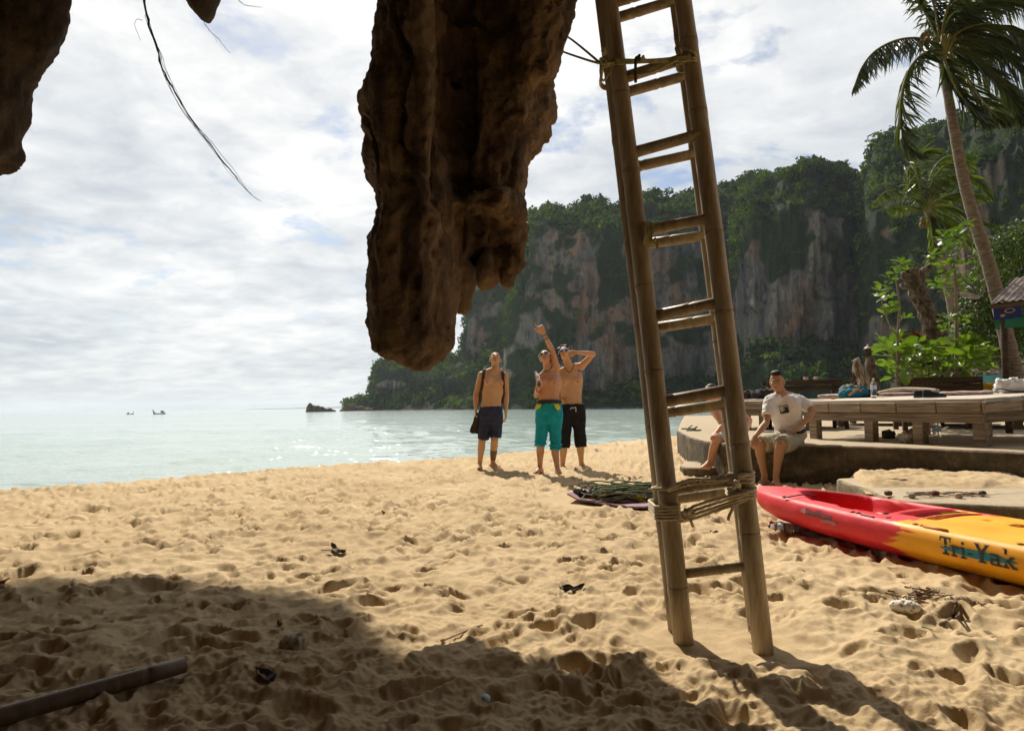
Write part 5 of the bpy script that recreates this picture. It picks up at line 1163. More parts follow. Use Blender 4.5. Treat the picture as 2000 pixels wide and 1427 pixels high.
    # small worn maker's lettering near the bow
    cu = bpy.data.curves.new('txt', 'FONT'); cu.body = 'feelfree'; cu.shear = 0.28; cu.size = 1.0; cu.offset = 0.022; ob = bpy.data.objects.new('txt', cu); COL.objects.link(ob)
    dg = bpy.context.evaluated_depsgraph_get(); me = bpy.data.meshes.new_from_object(ob.evaluated_get(dg)); VV = np.array([v.co[:2] for v in me.vertices]); FF = [tuple(p.vertices) for p in me.polygons]
    bpy.data.objects.remove(ob); lo, hi = VV.min(0), VV.max(0); VV = (VV - lo) / (hi - lo)
    # split the word at its boldest change: "feel" grey, "free" darker
    GREY = mat('worn_grey_lettering', (0.10, 0.09, 0.10), (0.17, 0.14, 0.15), 60, 0.6)
    mb = MB(); mb.add([k_side(0.90 + 0.25 * a, 0.40 + 0.36 * b, 0.005) for a, b in VV], FF); mb.build('maker_lettering', GREY, t, smooth=False, kind='stuff')
    stamp('worn_patch', [[(0.0, 0.3), (0.1, 0.0), (0.7, 0.1), (0.8, -0.2), (1.0, 0.2), (0.95, 0.7), (0.6, 0.9), (0.3, 0.6)]], 1.04, 1.19, 0.24, 0.46, mat('grey_blue_patch', (0.30, 0.28, 0.33), (0.58, 0.12, 0.13), 60, 0.7), 0.003)
    stamp('worn_patch', [[(0.0, 0.2), (0.4, 0.0), (1.0, 0.3), (0.9, 1.0), (0.2, 0.9)]], 0.855, 0.93, 0.45, 0.72, mat('grey_pink_patch', (0.58, 0.36, 0.38), (0.66, 0.14, 0.15), 60, 0.7), 0.003)
make_kayak()
pb = on_sand(1513, 1034); pc = on_sand(1556, 1042); bottle('crushed clear bottle lying on the sand beside the red kayak', pc + np.array([0.01, 0, 0.033]), pb - pc + np.array([-0.14, 0.03, 0]), 0.20, 0.032, CAP_B)
# ================================================================== terrace, steps, wooden platforms
TZ = 0.43
def concrete(name, top, wall, light):
    m, nt, n, l, b = new_mat(name)
    ge = n.new('ShaderNodeNewGeometry'); pos = ge.outputs['Position']; sp = n.new('ShaderNodeSeparateXYZ'); l.new(ge.outputs['True Normal'], sp.inputs[0])
    f = nz(n, l, pos, 2.2, 7, 0.65, (1, 1, 1.6)); g = nz(n, l, pos, 16, 6, 0.7, (1, 1, 0.7)); h = nz(n, l, pos, 1.1, 4, 0.6, (0.6, 0.6, 2.0))
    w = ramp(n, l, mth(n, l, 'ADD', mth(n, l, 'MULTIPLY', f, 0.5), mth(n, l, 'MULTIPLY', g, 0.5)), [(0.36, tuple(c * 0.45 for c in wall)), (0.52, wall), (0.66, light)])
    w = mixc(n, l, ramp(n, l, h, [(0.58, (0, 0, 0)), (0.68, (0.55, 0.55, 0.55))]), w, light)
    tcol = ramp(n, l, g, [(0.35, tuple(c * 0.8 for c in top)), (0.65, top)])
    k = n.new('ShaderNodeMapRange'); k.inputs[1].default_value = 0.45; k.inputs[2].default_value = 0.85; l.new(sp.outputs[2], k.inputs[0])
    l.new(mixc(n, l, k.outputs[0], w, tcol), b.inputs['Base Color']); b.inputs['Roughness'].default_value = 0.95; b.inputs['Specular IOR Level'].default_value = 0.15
    bump(n, l, b, mth(n, l, 'ADD', g, f), 0.7, 0.015); return m
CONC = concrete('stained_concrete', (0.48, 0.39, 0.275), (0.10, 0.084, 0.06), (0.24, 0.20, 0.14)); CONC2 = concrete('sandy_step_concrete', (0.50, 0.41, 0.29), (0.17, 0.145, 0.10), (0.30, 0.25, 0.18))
def slab(name, label, outline, zt, zb, m, cat='terrace', closed_spline=True, amp=0.010, step=0.10, kind=None):
    """a concrete slab with worn edges over an outline in plan (counter-clockwise)"""
    P = np.array(outline, float); out = []
    for a, b in zip(P, np.roll(P, -1, axis=0)):
        k = max(1, int(np.linalg.norm(b - a) / step)); k = min(k, 60)
        out += [a + (b - a) * i / k for i in range(k)]
    O = np.array(out); T = np.roll(O, -1, 0) - np.roll(O, 1, 0); T /= np.linalg.norm(T, axis=1)[:, None] + 1e-9; Nn = np.stack([T[:, 1], -T[:, 0]], 1)
    rings = []
    for z, off in ((zb, 0), (zb * 0.6 + zt * 0.4, 0), (zb * 0.25 + zt * 0.75, 0), (zt - 0.06, 0), (zt - 0.025, -0.004), (zt - 0.006, -0.018), (zt, -0.05), (zt, -0.25)):
        d = amp * fbm2(np.arange(len(O)) * 0.23, np.full(len(O), z * 9.0), 3) + off; X = O + Nn * d[:, None]
        zz = z + (0.006 * fbm2(np.arange(len(O)) * 0.31 + 50, np.full(len(O), 0.5), 2) if z > zt - 0.05 else 0); rings.append(np.column_stack([X, np.broadcast_to(zz, len(O))]))
    mb = MB(); mb.loft(rings)
    return mb.build(name, m, None, True, label=label, cat=cat)
ft = [gnd(px, py, TZ)[:2] for px, py in ((1322, 839), (1330, 844), (1345, 851), (1375, 860), (1420, 865), (1480, 867), (1560, 868), (1700, 871), (1850, 876), (2000, 882), (2150, 890))]
TF = np.array(ft)
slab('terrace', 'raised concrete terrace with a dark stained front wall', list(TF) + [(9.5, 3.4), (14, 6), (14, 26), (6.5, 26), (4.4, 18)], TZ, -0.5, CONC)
# low curved step at the left foot, and the sandy block in front on the right
lo = [gnd(px, py, 0.11)[:2] for px, py in ((1328, 906), (1336, 911), (1360, 913), (1400, 912), (1440, 909), (1475, 906))]
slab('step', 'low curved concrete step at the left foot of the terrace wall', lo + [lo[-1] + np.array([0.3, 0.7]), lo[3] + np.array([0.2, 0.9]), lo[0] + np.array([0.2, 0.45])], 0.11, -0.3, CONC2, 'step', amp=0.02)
ro = [gnd(px, py, 0.17)[:2] for px, py in ((1752, 976), (1800, 980), (1900, 984), (2000, 988), (2120, 992))]
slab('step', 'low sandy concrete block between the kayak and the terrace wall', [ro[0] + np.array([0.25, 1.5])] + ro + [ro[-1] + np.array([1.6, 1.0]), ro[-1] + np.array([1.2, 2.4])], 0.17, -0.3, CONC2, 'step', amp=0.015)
def sand_drift():
    a, b = ro[0] + np.array([0.05, 0.55]), ro[-1] + np.array([0.3, 0.75]); c, d = ro[-1] + np.array([1.3, 2.3]), ro[0] + np.array([0.5, 1.75]); nx, ny = 110, 50; V = []
    U, W = np.meshgrid(np.linspace(0, 1, nx), np.linspace(0, 1, ny)); X = ((a[0] * (1 - U) + b[0] * U) * (1 - W) + (d[0] * (1 - U) + c[0] * U) * W); Y = ((a[1] * (1 - U) + b[1] * U) * (1 - W) + (d[1] * (1 - U) + c[1] * U) * W)
    Y = Y + 0.10 * fbm2(X / 0.5, Y / 0.5, 3) * (W < 0.3); e = sstep(0, 0.35, W) * sstep(0, 0.06, U)
    Z = 0.165 + 0.05 * e + e * (0.03 * fbm2(X / 0.35, Y / 0.35, 3) + 0.012 * fbm2(X / 0.07, Y / 0.07, 2)) - 0.02 * (1 - e)
    mobj('sand_drift', np.stack([X, Y, Z], -1).reshape(-1, 3), grid_faces(ny, nx), bpy.data.materials['sand'], kind='structure', label='blown sand lying on the block before the terrace wall')
sand_drift()
# ---- timber
def wood_mat(name, ca, cb, cc, ax=(0.35, 6, 6)):
    m, nt, n, l, b = new_mat(name)
    tc = n.new('ShaderNodeTexCoord').outputs['Object']; oi = n.new('ShaderNodeObjectInfo').outputs['Random']
    av = n.new('ShaderNodeVectorMath'); av.operation = 'ADD'; cb_ = n.new('ShaderNodeCombineXYZ'); l.new(mth(n, l, 'MULTIPLY', oi, 37.0), cb_.inputs[0]); l.new(mth(n, l, 'MULTIPLY', oi, 11.0), cb_.inputs[2]); l.new(tc, av.inputs[0]); l.new(cb_.outputs[0], av.inputs[1])
    f = nz(n, l, av.outputs[0], 6, 7, 0.65, ax, 0.4); g = nz(n, l, av.outputs[0], 40, 4, 0.6, ax)
    c = ramp(n, l, f, [(0.34, ca), (0.5, cb), (0.66, cc)]); c = mixc(n, l, 1.0, c, ramp(n, l, oi, [(0.0, (0.75, 0.74, 0.72)), (1.0, (1.2, 1.2, 1.2))]), 'MULTIPLY')
    l.new(c, b.inputs['Base Color']); b.inputs['Roughness'].default_value = 0.85; b.inputs['Specular IOR Level'].default_value = 0.2
    bump(n, l, b, mth(n, l, 'ADD', f, g), 0.5, 0.006); return m
WOOD = wood_mat('weathered_timber', (0.12, 0.095, 0.07), (0.27, 0.215, 0.16), (0.40, 0.33, 0.26)); WOOD_PALE = wood_mat('sun_bleached_planks', (0.40, 0.34, 0.28), (0.58, 0.52, 0.45), (0.68, 0.62, 0.55)); WOOD_DK = wood_mat('dark_timber', (0.03, 0.022, 0.016), (0.07, 0.05, 0.036), (0.11, 0.08, 0.055))
def frame3(d, tilt=0.0):
    """rotation with x along d (in plan), y to its left, z up; tilt raises the left side"""
    d = nrm([d[0], d[1], 0]); y = np.array([-d[1], d[0], 0]); M = np.stack([d, y, np.array([0, 0, 1.0])], 1)
    return M @ np.array(Matrix.Rotation(tilt, 3, 'X'))
def piece(name, parent, m, size, c, M, bev=0.006):
    mb = MB(); mb.box((0, 0, 0), size, None, bev); me = mesh_data(name, mb.verts(), mb.F, m, False)
    mt = Matrix(np.array(M).tolist()).to_4x4(); mt.translation = Vector([float(q) for q in c]); return inst(name, me, mt, parent)
def platform(label, A, d, l1, l2, zt, zleg, tilt=0.0, nplank=11, nboard=4, legs=((0.25, 0), (1.15, 0), (2.0, 0)), m_top=None, skirt=True, group='low wooden platforms on the terrace'):
    """A front left corner of the top, d the way of the front edge; planks run along d, one after the other towards the back"""
    M = frame3(d, tilt); A3 = np.array([A[0], A[1], zt]); P = lambda x, y, z: A3 + M @ np.array([x, y, z])
    t = thing('wooden_platform', (*P(l1 / 2, l2 / 2, 0)[:2], zleg), label, 'platform', group); g = np.random.default_rng(int(l1 * 100))
    w = l2 / nplank
    for i in range(nplank): piece('plank', t, m_top or WOOD_PALE, (l1 - 0.02 + g.uniform(-0.015, 0.015), w - 0.008, 0.028), P(l1 / 2, w * (i + 0.5), -0.014 + g.uniform(-0.003, 0.003)), M, 0.004)
    if skirt:
        bl = l1 / nboard
        for i in range(nboard): piece('edge_board', t, WOOD, (bl - 0.012, 0.05, 0.115), P(bl * (i + 0.5), -0.026, -0.030 - 0.06), M, 0.006)
        for s in (0, 1):
            n2 = 4; b2 = (l2 + 0.05) / n2
            for i in range(n2): piece('edge_board', t, WOOD, (b2 - 0.012, 0.05, 0.115), P(-0.03 if s == 0 else l1 + 0.03, b2 * (i + 0.5) - 0.05, -0.091), M @ np.array(Matrix.Rotation(math.pi / 2, 3, 'Z')), 0.006)
    piece('beam', t, WOOD, (l1 - 0.04, 0.06, 0.10), P(l1 / 2, 0.015, -0.205), M); piece('beam', t, WOOD, (l1 - 0.04, 0.06, 0.10), P(l1 / 2, l2 - 0.05, -0.205), M)
    for x in (0.06, l1 - 0.06): piece('beam', t, WOOD, (l2 - 0.16, 0.06, 0.10), P(x, l2 / 2, -0.206), M @ np.array(Matrix.Rotation(math.pi / 2, 3, 'Z')))
    for x in legs:
        for y in (0.09, l2 - 0.10):
            top = P(x[0], y, -0.155); h = top[2] - zleg; piece('leg', t, WOOD, (0.125, 0.10, h), (top[0], top[1], zleg + h / 2), frame3(d), 0.006)
    return P
DA = gnd(1545, 868, TZ); B1 = gnd(1932, 873, TZ)[:2]; L0 = gnd(1714, 862, TZ)[:2]
dk = nrm(np.array([*(B1 - L0), 0]))[:2]; A1 = B1 - dk * 2.35 - np.array([-dk[1], dk[0]]) * 0.12
PD = platform('nearest wooden platform with bleached planks, behind the seated man', A1, dk, 2.4, 2.2, 0.928, TZ, R(1.9), 11, 5, ((0.12,), (0.98,), (1.62,), (2.3,)))
A2 = at(1402, 800, 12.6)[:2]
PD2 = platform('wooden platform at the seaward corner of the terrace, left of the seated man', A2, nrm([0.75, -0.66]), 1.7, 2.0, 0.935, TZ, R(0.8), 9, 4, ((0.1,), (0.5,), (0.8,), (1.1,), (1.6,)))
A3_ = at(1800, 800, 11.6)[:2]
PD3 = platform('farther wooden platform under the leafy bush, on short legs', A3_, nrm([0.8, -0.6]), 2.6, 2.0, 0.84, TZ, 0.0, 9, 4, ((0.1,), (1.3,), (2.5,)), m_top=WOOD)
A4_ = at(1620, 800, 13.5)[:2]
PD4 = platform('farthest wooden platform, seen low between the legs of the near one', A4_, nrm([0.8, -0.6]), 2.4, 1.8, 0.80, TZ, 0.0, 8, 4, ((0.1,), (1.2,), (2.3,)), m_top=WOOD)
# dark bench behind
bq = at(1640, 748, 12.2); t = thing('bench', (*bq[:2], TZ), 'dark wooden bench behind the seated man, dark against the wooded cliff', 'bench')
M = frame3((0.97, -0.25)); L_ = 1.35
for i, (y, z) in enumerate(((0.0, bq[2] + 0.02), (0.0, bq[2] - 0.085))): piece('backrest_slat', t, WOOD_DK, (L_, 0.035, 0.085), np.array([bq[0] - L_ / 2, bq[1], z]), M)
for i in range(3): piece('seat_slat', t, WOOD_DK, (L_, 0.12, 0.03), np.array([bq[0] - L_ / 2, bq[1] - 0.12 - 0.13 * i, TZ + 0.42]), M)
for x in (-L_ + 0.1, -0.1):
    piece('leg', t, WOOD_DK, (0.06, 0.06, bq[2] + 0.05 - TZ), np.array([bq[0] + x, bq[1] + 0.05, TZ + (bq[2] + 0.05 - TZ) / 2]), M); piece('leg', t, WOOD_DK, (0.06, 0.06, 0.40), np.array([bq[0] + x, bq[1] - 0.40, TZ + 0.20]), M)
for x, y_ in ((1592, 743), (1612, 742)):
    p = at(x - 18, y_, 12.15); mb = MB(); mb.lathe([(0.03, 0), (0.04, 0.01), (0.042, 0.04), (0.034, 0.05)], (p[0], p[1], bq[2] + 0.065), 12); mb.build('cup', mat('pinkish_cup', (0.6, 0.42, 0.36), None, 20, 0.6), label='small pinkish cup on the bench back, ' + ('left one' if x < 1600 else 'right one'), cat='cup', group='cups on the bench back')
# ================================================================== the two seated people
def man_seated():
    J = crop(1300, 680, 3.5675, 7.92); base = gnd(1530, 868, TZ); base[1] = 8.1
    t = thing('person', J(860, 650, 0.2), 'man with dark hair in white printed T-shirt sitting on the terrace edge', 'person', 'people sitting on the terrace edge')
    F_ = (-0.42, -1, 0); mb = MB(); pel = J(868, 596, 0.20); nk = J(806, 322, 0.12); torso(mb, pel, nk, F_, 0.90, fat=1.0, pecs=False)
    sL, eL, wL = J(728, 372, 0.02), J(700, 520, -0.10), J(625, 612, -0.24); sR, eR, wR = J(938, 370, 0.22), J(1032, 436, 0.12), J(930, 556, -0.02)
    shoulder(mb, nk, sL); shoulder(mb, nk, sR); arm(mb, sL, eL, wL); arm(mb, sR, eR, wR)
    hand(mb, wL, (-0.35, -0.35, -0.75), (0.2, 0.3, -0.8), 1, (0.3, 0.35, 0.4, 0.45)); hand(mb, wR, (-0.75, -0.35, -0.25), (-0.1, 0.1, -1), -1, (0.3, 0.3, 0.35, 0.4))
    hL, hR = J(835, 634, 0.14), J(905, 640, 0.16); kL, kR = J(655, 672, -0.10), J(802, 672, -0.26); aL, aR = J(690, 888, -0.12), J(768, 892, -0.24)
    leg(mb, hL, kL, aL, 1.0); leg(mb, hR, kR, aR, 1.0); zf = sand_z(aR[0], aR[1]); foot(mb, aL, (-0.75, -0.7), zf - 0.0); foot(mb, aR, (-0.15, -1), zf)
    hc = J(776, 236, 0.06); limb(mb, [nk - np.array([0, 0, 0.02]), nk * 0.4 + hc * 0.6 + np.array([0.01, 0.02, 0])], [0.062, 0.058]); hd = head(mb, hc, (-0.52, -0.85, 0.0), (0, 0, 1), 1.0, 1.05)
    body_obj(mb, t, SKIN_B, 0.0085); eyes(t, hd); hair_cap(t, hd, 'crest', 2)
    TEE = mat('white_cotton', (0.80, 0.78, 0.78), (0.74, 0.72, 0.73), 12, 0.85, 0.2, 120, 0.002); KH = mat('khaki_cloth', (0.44, 0.40, 0.31), (0.36, 0.325, 0.25), 10, 0.85, 0.3, 110, 0.002); BELT = mat('black_belt', (0.02, 0.02, 0.02), None, 20, 0.5)
    ax = nk - pel; up = nrm(ax); mb = MB()
    st = [(0.02, 0.172, 0.126, 0), (0.10, 0.160, 0.118, 0), (0.28, 0.153, 0.113, 0.004), (0.46, 0.167, 0.120, 0), (0.62, 0.184, 0.128, -0.004), (0.76, 0.192, 0.124, -0.008), (0.87, 0.176, 0.102, -0.01), (0.94, 0.124, 0.086, -0.01), (0.985, 0.078, 0.076, -0.004)]
    mb.loft([ring(pel + ax * q + nrm(F_) * o, w, d, F_, 28, 2.35, up) for q, w, d, o in st])
    for s, e in ((sL, eL), (sR, eR)):
        limb(mb, [nk * 0.5 + s * 0.5 + np.array([0, 0, -0.005]), s], [0.066, 0.072]); q = s * 0.34 + e * 0.66; mb.tube([s, s * 0.6 + e * 0.4, q], [0.074, 0.070, 0.066], 16)
    cloth(mb, t, 'shirt', TEE, 0.0105, 0.009, 0.065, 31, stretch=(1, 1, 1.9))
    mb = MB(); mb.loft([ring(pel + up * z, w, d, F_, 26, 2.4, up) for z, w, d in ((-0.085, 0.15, 0.12), (-0.05, 0.178, 0.135), (0.0, 0.178, 0.132), (0.035, 0.168, 0.124))])
    for h, k in ((hL, kL), (hR, kR)):
        e = h * 0.06 + k * 0.94 + np.array([0, 0, 0.0]); mb.tube([h + np.array([0, 0.03, 0]), h * 0.5 + k * 0.5, e], [0.112, 0.104, 0.098], 20)
    mb.tube([hL, hR], 0.10, 14)
    cloth(mb, t, 'shorts', KH, 0.0125, 0.011, 0.075, 41)
    mb = MB(); mb.loft([ring(pel + up * z, w, d, F_, 28, 2.4, up) for z, w, d in ((0.012, 0.178, 0.131), (0.016, 0.181, 0.134), (0.042, 0.180, 0.133), (0.046, 0.176, 0.13))]); mb.build('belt', BELT, t)
    # printed mark on the chest: a framed wave
    INK = mat('shirt_print', (0.035, 0.035, 0.04), None, 30, 0.8); c = pel + ax * 0.63; f = nrm(F_); x = nrm(np.cross(f, up)); x = x if x[0] > 0 else -x
    def chest(u, v):       # onto the shirt front
        e = 0.0; a = u / 0.184; r_ = 0.128 * max(0.05, (1 - min(0.98, abs(a)) ** 2.35)) ** (1 / 2.35); return c + x * u + up * v + f * (r_ + 0.018)
    mb = MB(); u0, u1, v0, v1 = -0.048, 0.042, -0.045, 0.045; wd = 0.006
    for a, b in (((u0, v0), (u1, v0)), ((u1, v0), (u1, v1)), ((u1, v1), (u0, v1)), ((u0, v1), (u0, v0))):
        P = [chest(a[0] + (b[0] - a[0]) * q, a[1] + (b[1] - a[1]) * q) for q in np.linspace(0, 1, 5)]; mb.tube(P, wd * 0.7, 5)
    mb.build('print_frame', INK, t)
    wv = [(-0.046, -0.043), (0.042, -0.043), (0.041, 0.0), (0.034, 0.012), (0.024, 0.024), (0.008, 0.028), (-0.008, 0.022), (-0.014, 0.008), (-0.006, 0.012), (0.004, 0.010), (0.008, 0.0), (0.0, -0.012), (-0.018, -0.024), (-0.046, -0.03)]
    mb = MB(); cc = np.mean([chest(*p) for p in wv], axis=0); V = [chest(*p) + f * 0.003 for p in wv] + [chest(*p) - f * 0.004 for p in wv]; n = len(wv)
    mb.add(V, [tuple(range(n))] + [(i, (i + 1) % n, n + (i + 1) % n, n + i) for i in range(n)]); mb.build('wave_print', INK, t, smooth=False)
man_seated()
def person_hidden():
    J = crop(1300, 680, 3.5675, 8.75)
    t = thing('person', J(470, 640, 0.2), 'bare chested person in pale shorts sitting hunched behind the ladder rails', 'person', 'people sitting on the terrace edge')
    F_ = (-0.75, -0.8, 0); mb = MB(); pel = J(478, 565, 0.25); nk = J(372, 372, 0.02); torso(mb, pel, nk, F_, 0.98)
    sL, eL, wL = J(355, 440, -0.06), J(398, 540, -0.22), J(352, 590, -0.32); sR, eR, wR = J(455, 405, 0.14), J(585, 500, 0.08), J(560, 585, -0.10)
    shoulder(mb, nk, sL); shoulder(mb, nk, sR); arm(mb, sL, eL, wL); arm(mb, sR, eR, wR); hand(mb, wL, (-0.4, -0.5, -0.3), (0, 0.2, -1), 1, (0.4, 0.4, 0.5, 0.5)); hand(mb, wR, (-0.4, -0.5, -0.4), (0, 0.2, -1), -1, (0.4, 0.4, 0.5, 0.5))
    hL, hR = J(455, 600, 0.18), J(500, 615, 0.20); kL, kR = J(352, 650, -0.16), J(480, 660, -0.22); aL, aR = J(300, 826, -0.14), J(505, 838, -0.2)
    leg(mb, hL, kL, aL); leg(mb, hR, kR, aR); zf = 0.11; foot(mb, aL, (-0.7, -0.8), zf); foot(mb, aR, (-0.1, -1), zf)
    hc = J(312, 318, -0.06); limb(mb, [nk, nk * 0.35 + hc * 0.65], [0.06, 0.055]); hd = head(mb, hc, (-0.8, -0.6, -0.2), (0, 0, 1), 1.0); body_obj(mb, t, SKIN_C); hair_cap(t, hd, 'short', 6); eyes(t, hd); shades(t, hd, DARK_LENS, BLK)
    PL = mat('pale_grey_cloth', (0.62, 0.58, 0.56), (0.50, 0.47, 0.46), 10, 0.85, 0.3, 100, 0.002); ax = nk - pel; up = nrm(ax); mb = MB()
    mb.loft([ring(pel + up * z, w, d, F_, 26, 2.4, up) for z, w, d in ((-0.09, 0.15, 0.12), (-0.05, 0.175, 0.132), (0.0, 0.175, 0.13), (0.05, 0.165, 0.122))])
    for h, k in ((hL, kL), (hR, kR)): mb.tube([h + np.array([0, 0.03, 0]), h * 0.5 + k * 0.5, h * 0.12 + k * 0.88], [0.11, 0.10, 0.094], 18)
    cloth(mb, t, 'shorts', PL, 0.013, 0.010, 0.075, 51)
person_hidden()
# ================================================================== palms, trees, bushes, hut
PALM_LEAF = leaf_mat('palm_leaf', (0.024, 0.040, 0.013), (0.042, 0.062, 0.018), (0.08, 0.095, 0.03), 0.4, 0.3, 0.5, 0.6)
PALM_LEAF2 = leaf_mat('sunlit_palm_leaf', (0.055, 0.085, 0.016), (0.095, 0.135, 0.022), (0.17, 0.19, 0.035), 0.4, 0.4, 0.5, 0.6)
PALM_BARK = mat('palm_bark', (0.30, 0.25, 0.20), (0.14, 0.11, 0.088), 9, 0.9, 0.8, 26, 0.02, stretch=(1, 1, 4)); RACHIS = mat('frond_stalk', (0.20, 0.20, 0.05), (0.13, 0.13, 0.035), 12, 0.6); COCO = mat('coconut', (0.16, 0.13, 0.035), (0.10, 0.075, 0.025), 14, 0.6)
WIND = np.array([1.0, 0.25, 0.0])
def palm(label, D, trunk, r0, r1, fronds, leaf_len, seed, matl, nuts, sc=1.0, nleaf=44):
    g = np.random.default_rng(seed); T = spline([at(x, y, D + dy) for x, y, dy in trunk], 70)
    t = thing('palm_tree', T[0], label, 'palm', 'coconut palms')
    k = len(T); h = np.linspace(0, 1, k); rad = np.interp(h, [0, 0.06, 0.2, 1], [r0 * 1.5, r0 * 1.12, r0, r1]) * (1 + 0.035 * np.sin(np.arange(k) * 1.9))
    mb = MB(); mb.tube(T, rad, 16); mb.build('trunk', PALM_BARK, t); top = T[-1]
    for fi, (pts, depth, droop, width) in enumerate(fronds):
        P0 = np.array([at(x, y, D + depth * q) for (x, y), q in zip(pts, np.linspace(0, 1, len(pts)))]); P = spline(P0, nleaf + 8)
        L = np.linalg.norm(np.diff(P, axis=0), axis=1).sum()
        mb = MB(); mb.tube(P, np.linspace(0.030, 0.005, len(P)) * sc, 6); fo = mb.build('frond', RACHIS, t)
        V = []; F_ = []; n = 0
        Tn = np.gradient(P, axis=0); Tn /= np.linalg.norm(Tn, axis=1)[:, None]
        for i in range(4, len(P)):
            q = (i - 4) / (len(P) - 5); ll = leaf_len * width * math.sin(math.pi * (0.10 + 0.86 * q)) ** 0.6 * (1 - 0.25 * q)
            for s in (-1, 1):
                for rep in range(2):
                    if g.uniform() < 0.05: continue
                    side = nrm(np.cross(Tn[i], (0, 0, 1)) + g.normal(size=3) * 0.15) * s
                    a = P[i] + Tn[i] * (rep * 0.5) * L / len(P)
                    d = nrm(Tn[i] * 0.55 + side * 0.60 + np.array([0, 0, -0.25 - droop]) * g.uniform(0.7, 1.2) + WIND * g.uniform(0.35, 0.75) + g.normal(size=3) * 0.07)
                    l1 = ll * g.uniform(0.8, 1.1); w = nrm(np.cross(d, nrm(Tn[i] + g.normal(size=3) * 0.3))) * 0.019 * sc
                    m1 = a + d * l1 * 0.5; d2 = nrm(d + np.array([0.15, 0.03, -0.30 - 0.3 * droop])); e = m1 + d2 * l1 * 0.5
                    V += [a - w * 0.5, a + w * 0.5, m1 + w, m1 - w, e]; F_ += [(n, n + 1, n + 2, n + 3), (n + 3, n + 2, n + 4)]; n += 5
        mobj('leaflets', V, F_, matl, fo, smooth=False, kind='stuff')
    for i, (x, y, r_) in enumerate(nuts):
        p = at(x, y, D - 0.25 * sc); mb = MB(); mb.ellipsoid(p, (r_, r_, r_ * 1.2), None, 10, 8); mb.build('coconut', COCO, t)
    mb = MB()
    for i in range(14):
        a = g.uniform(0, 6.28); p = top + np.array([0.06 * math.cos(a), 0.06 * math.sin(a), 0.0]) * sc; mb.tube([p - np.array([0, 0, 0.1 * sc]), p + np.array([0.16 * math.cos(a), 0.16 * math.sin(a), 0.18]) * sc], np.array([0.035, 0.02]) * sc, 5)
    mb.build('leaf_bases', RACHIS, t, kind='stuff')
palm('tall leaning coconut palm at the right edge, fronds blown by the wind', 12.0,
     [(2000, 770, 0), (1984, 735, 0), (1966, 660, 0), (1948, 580, 0), (1926, 500, 0), (1902, 425, 0), (1882, 350, 0), (1868, 280, 0), (1854, 200, 0), (1838, 98, 0)], 0.125, 0.072,
     [([(1836, 92), (1800, 76), (1755, 78), (1712, 98), (1684, 130), (1667, 172)], -0.4, 0.5, 0.75), ([(1834, 96), (1800, 108), (1774, 140), (1760, 190), (1758, 240), (1768, 285), (1800, 305)], -0.5, 0.05, 0.85),
      ([(1840, 100), (1852, 140), (1876, 185), (1905, 220), (1930, 243)], -0.8, 0.0, 0.75), ([(1842, 98), (1880, 140), (1915, 190), (1945, 225), (1975, 243)], 0.4, 0.0, 0.8), ([(1842, 94), (1885, 105), (1935, 140), (1975, 190), (1998, 240)], -0.6, 0.3, 0.95),
      ([(1842, 90), (1890, 82), (1945, 100), (2000, 150), (2040, 210)], 0.5, 0.3, 1.05), ([(1842, 86), (1890, 55), (1950, 50), (2010, 85), (2060, 150)], -0.5, 0.35, 1.1), ([(1840, 82), (1880, 28), (1935, 0), (2000, 10), (2070, 60)], 0.6, 0.35, 1.1),
      ([(1838, 78), (1850, 20), (1880, -35), (1940, -60), (2010, -40)], -0.5, 0.3, 1.1), ([(1836, 78), (1826, 20), (1812, -40), (1815, -90)], 0.5, 0.05, 0.8), ([(1834, 82), (1815, 40), (1790, 0), (1770, -20)], 0.8, 0.1, 0.5), ([(1841, 84), (1900, 20), (1970, -20), (2050, -10), (2110, 40)], 1.2, 0.3, 1.1),
      ([(1841, 92), (1900, 95), (1960, 75), (2030, 90), (2090, 140)], 1.3, 0.4, 1.1), ([(1838, 80), (1862, 10), (1910, -30), (1980, -30), (2040, 20)], 1.0, 0.35, 1.15), ([(1842, 92), (1895, 120), (1950, 165), (1985, 220)], 1.2, 0.2, 0.9),
      ([(1842, 88), (1900, 68), (1960, 72), (2015, 110), (2050, 160)], 0.1, 0.55, 1.15)],
     0.80, 3, PALM_LEAF, ((1812, 80, 0.055), (1803, 70, 0.05), (1800, 84, 0.05), (1808, 66, 0.045)), 1.0, 46)
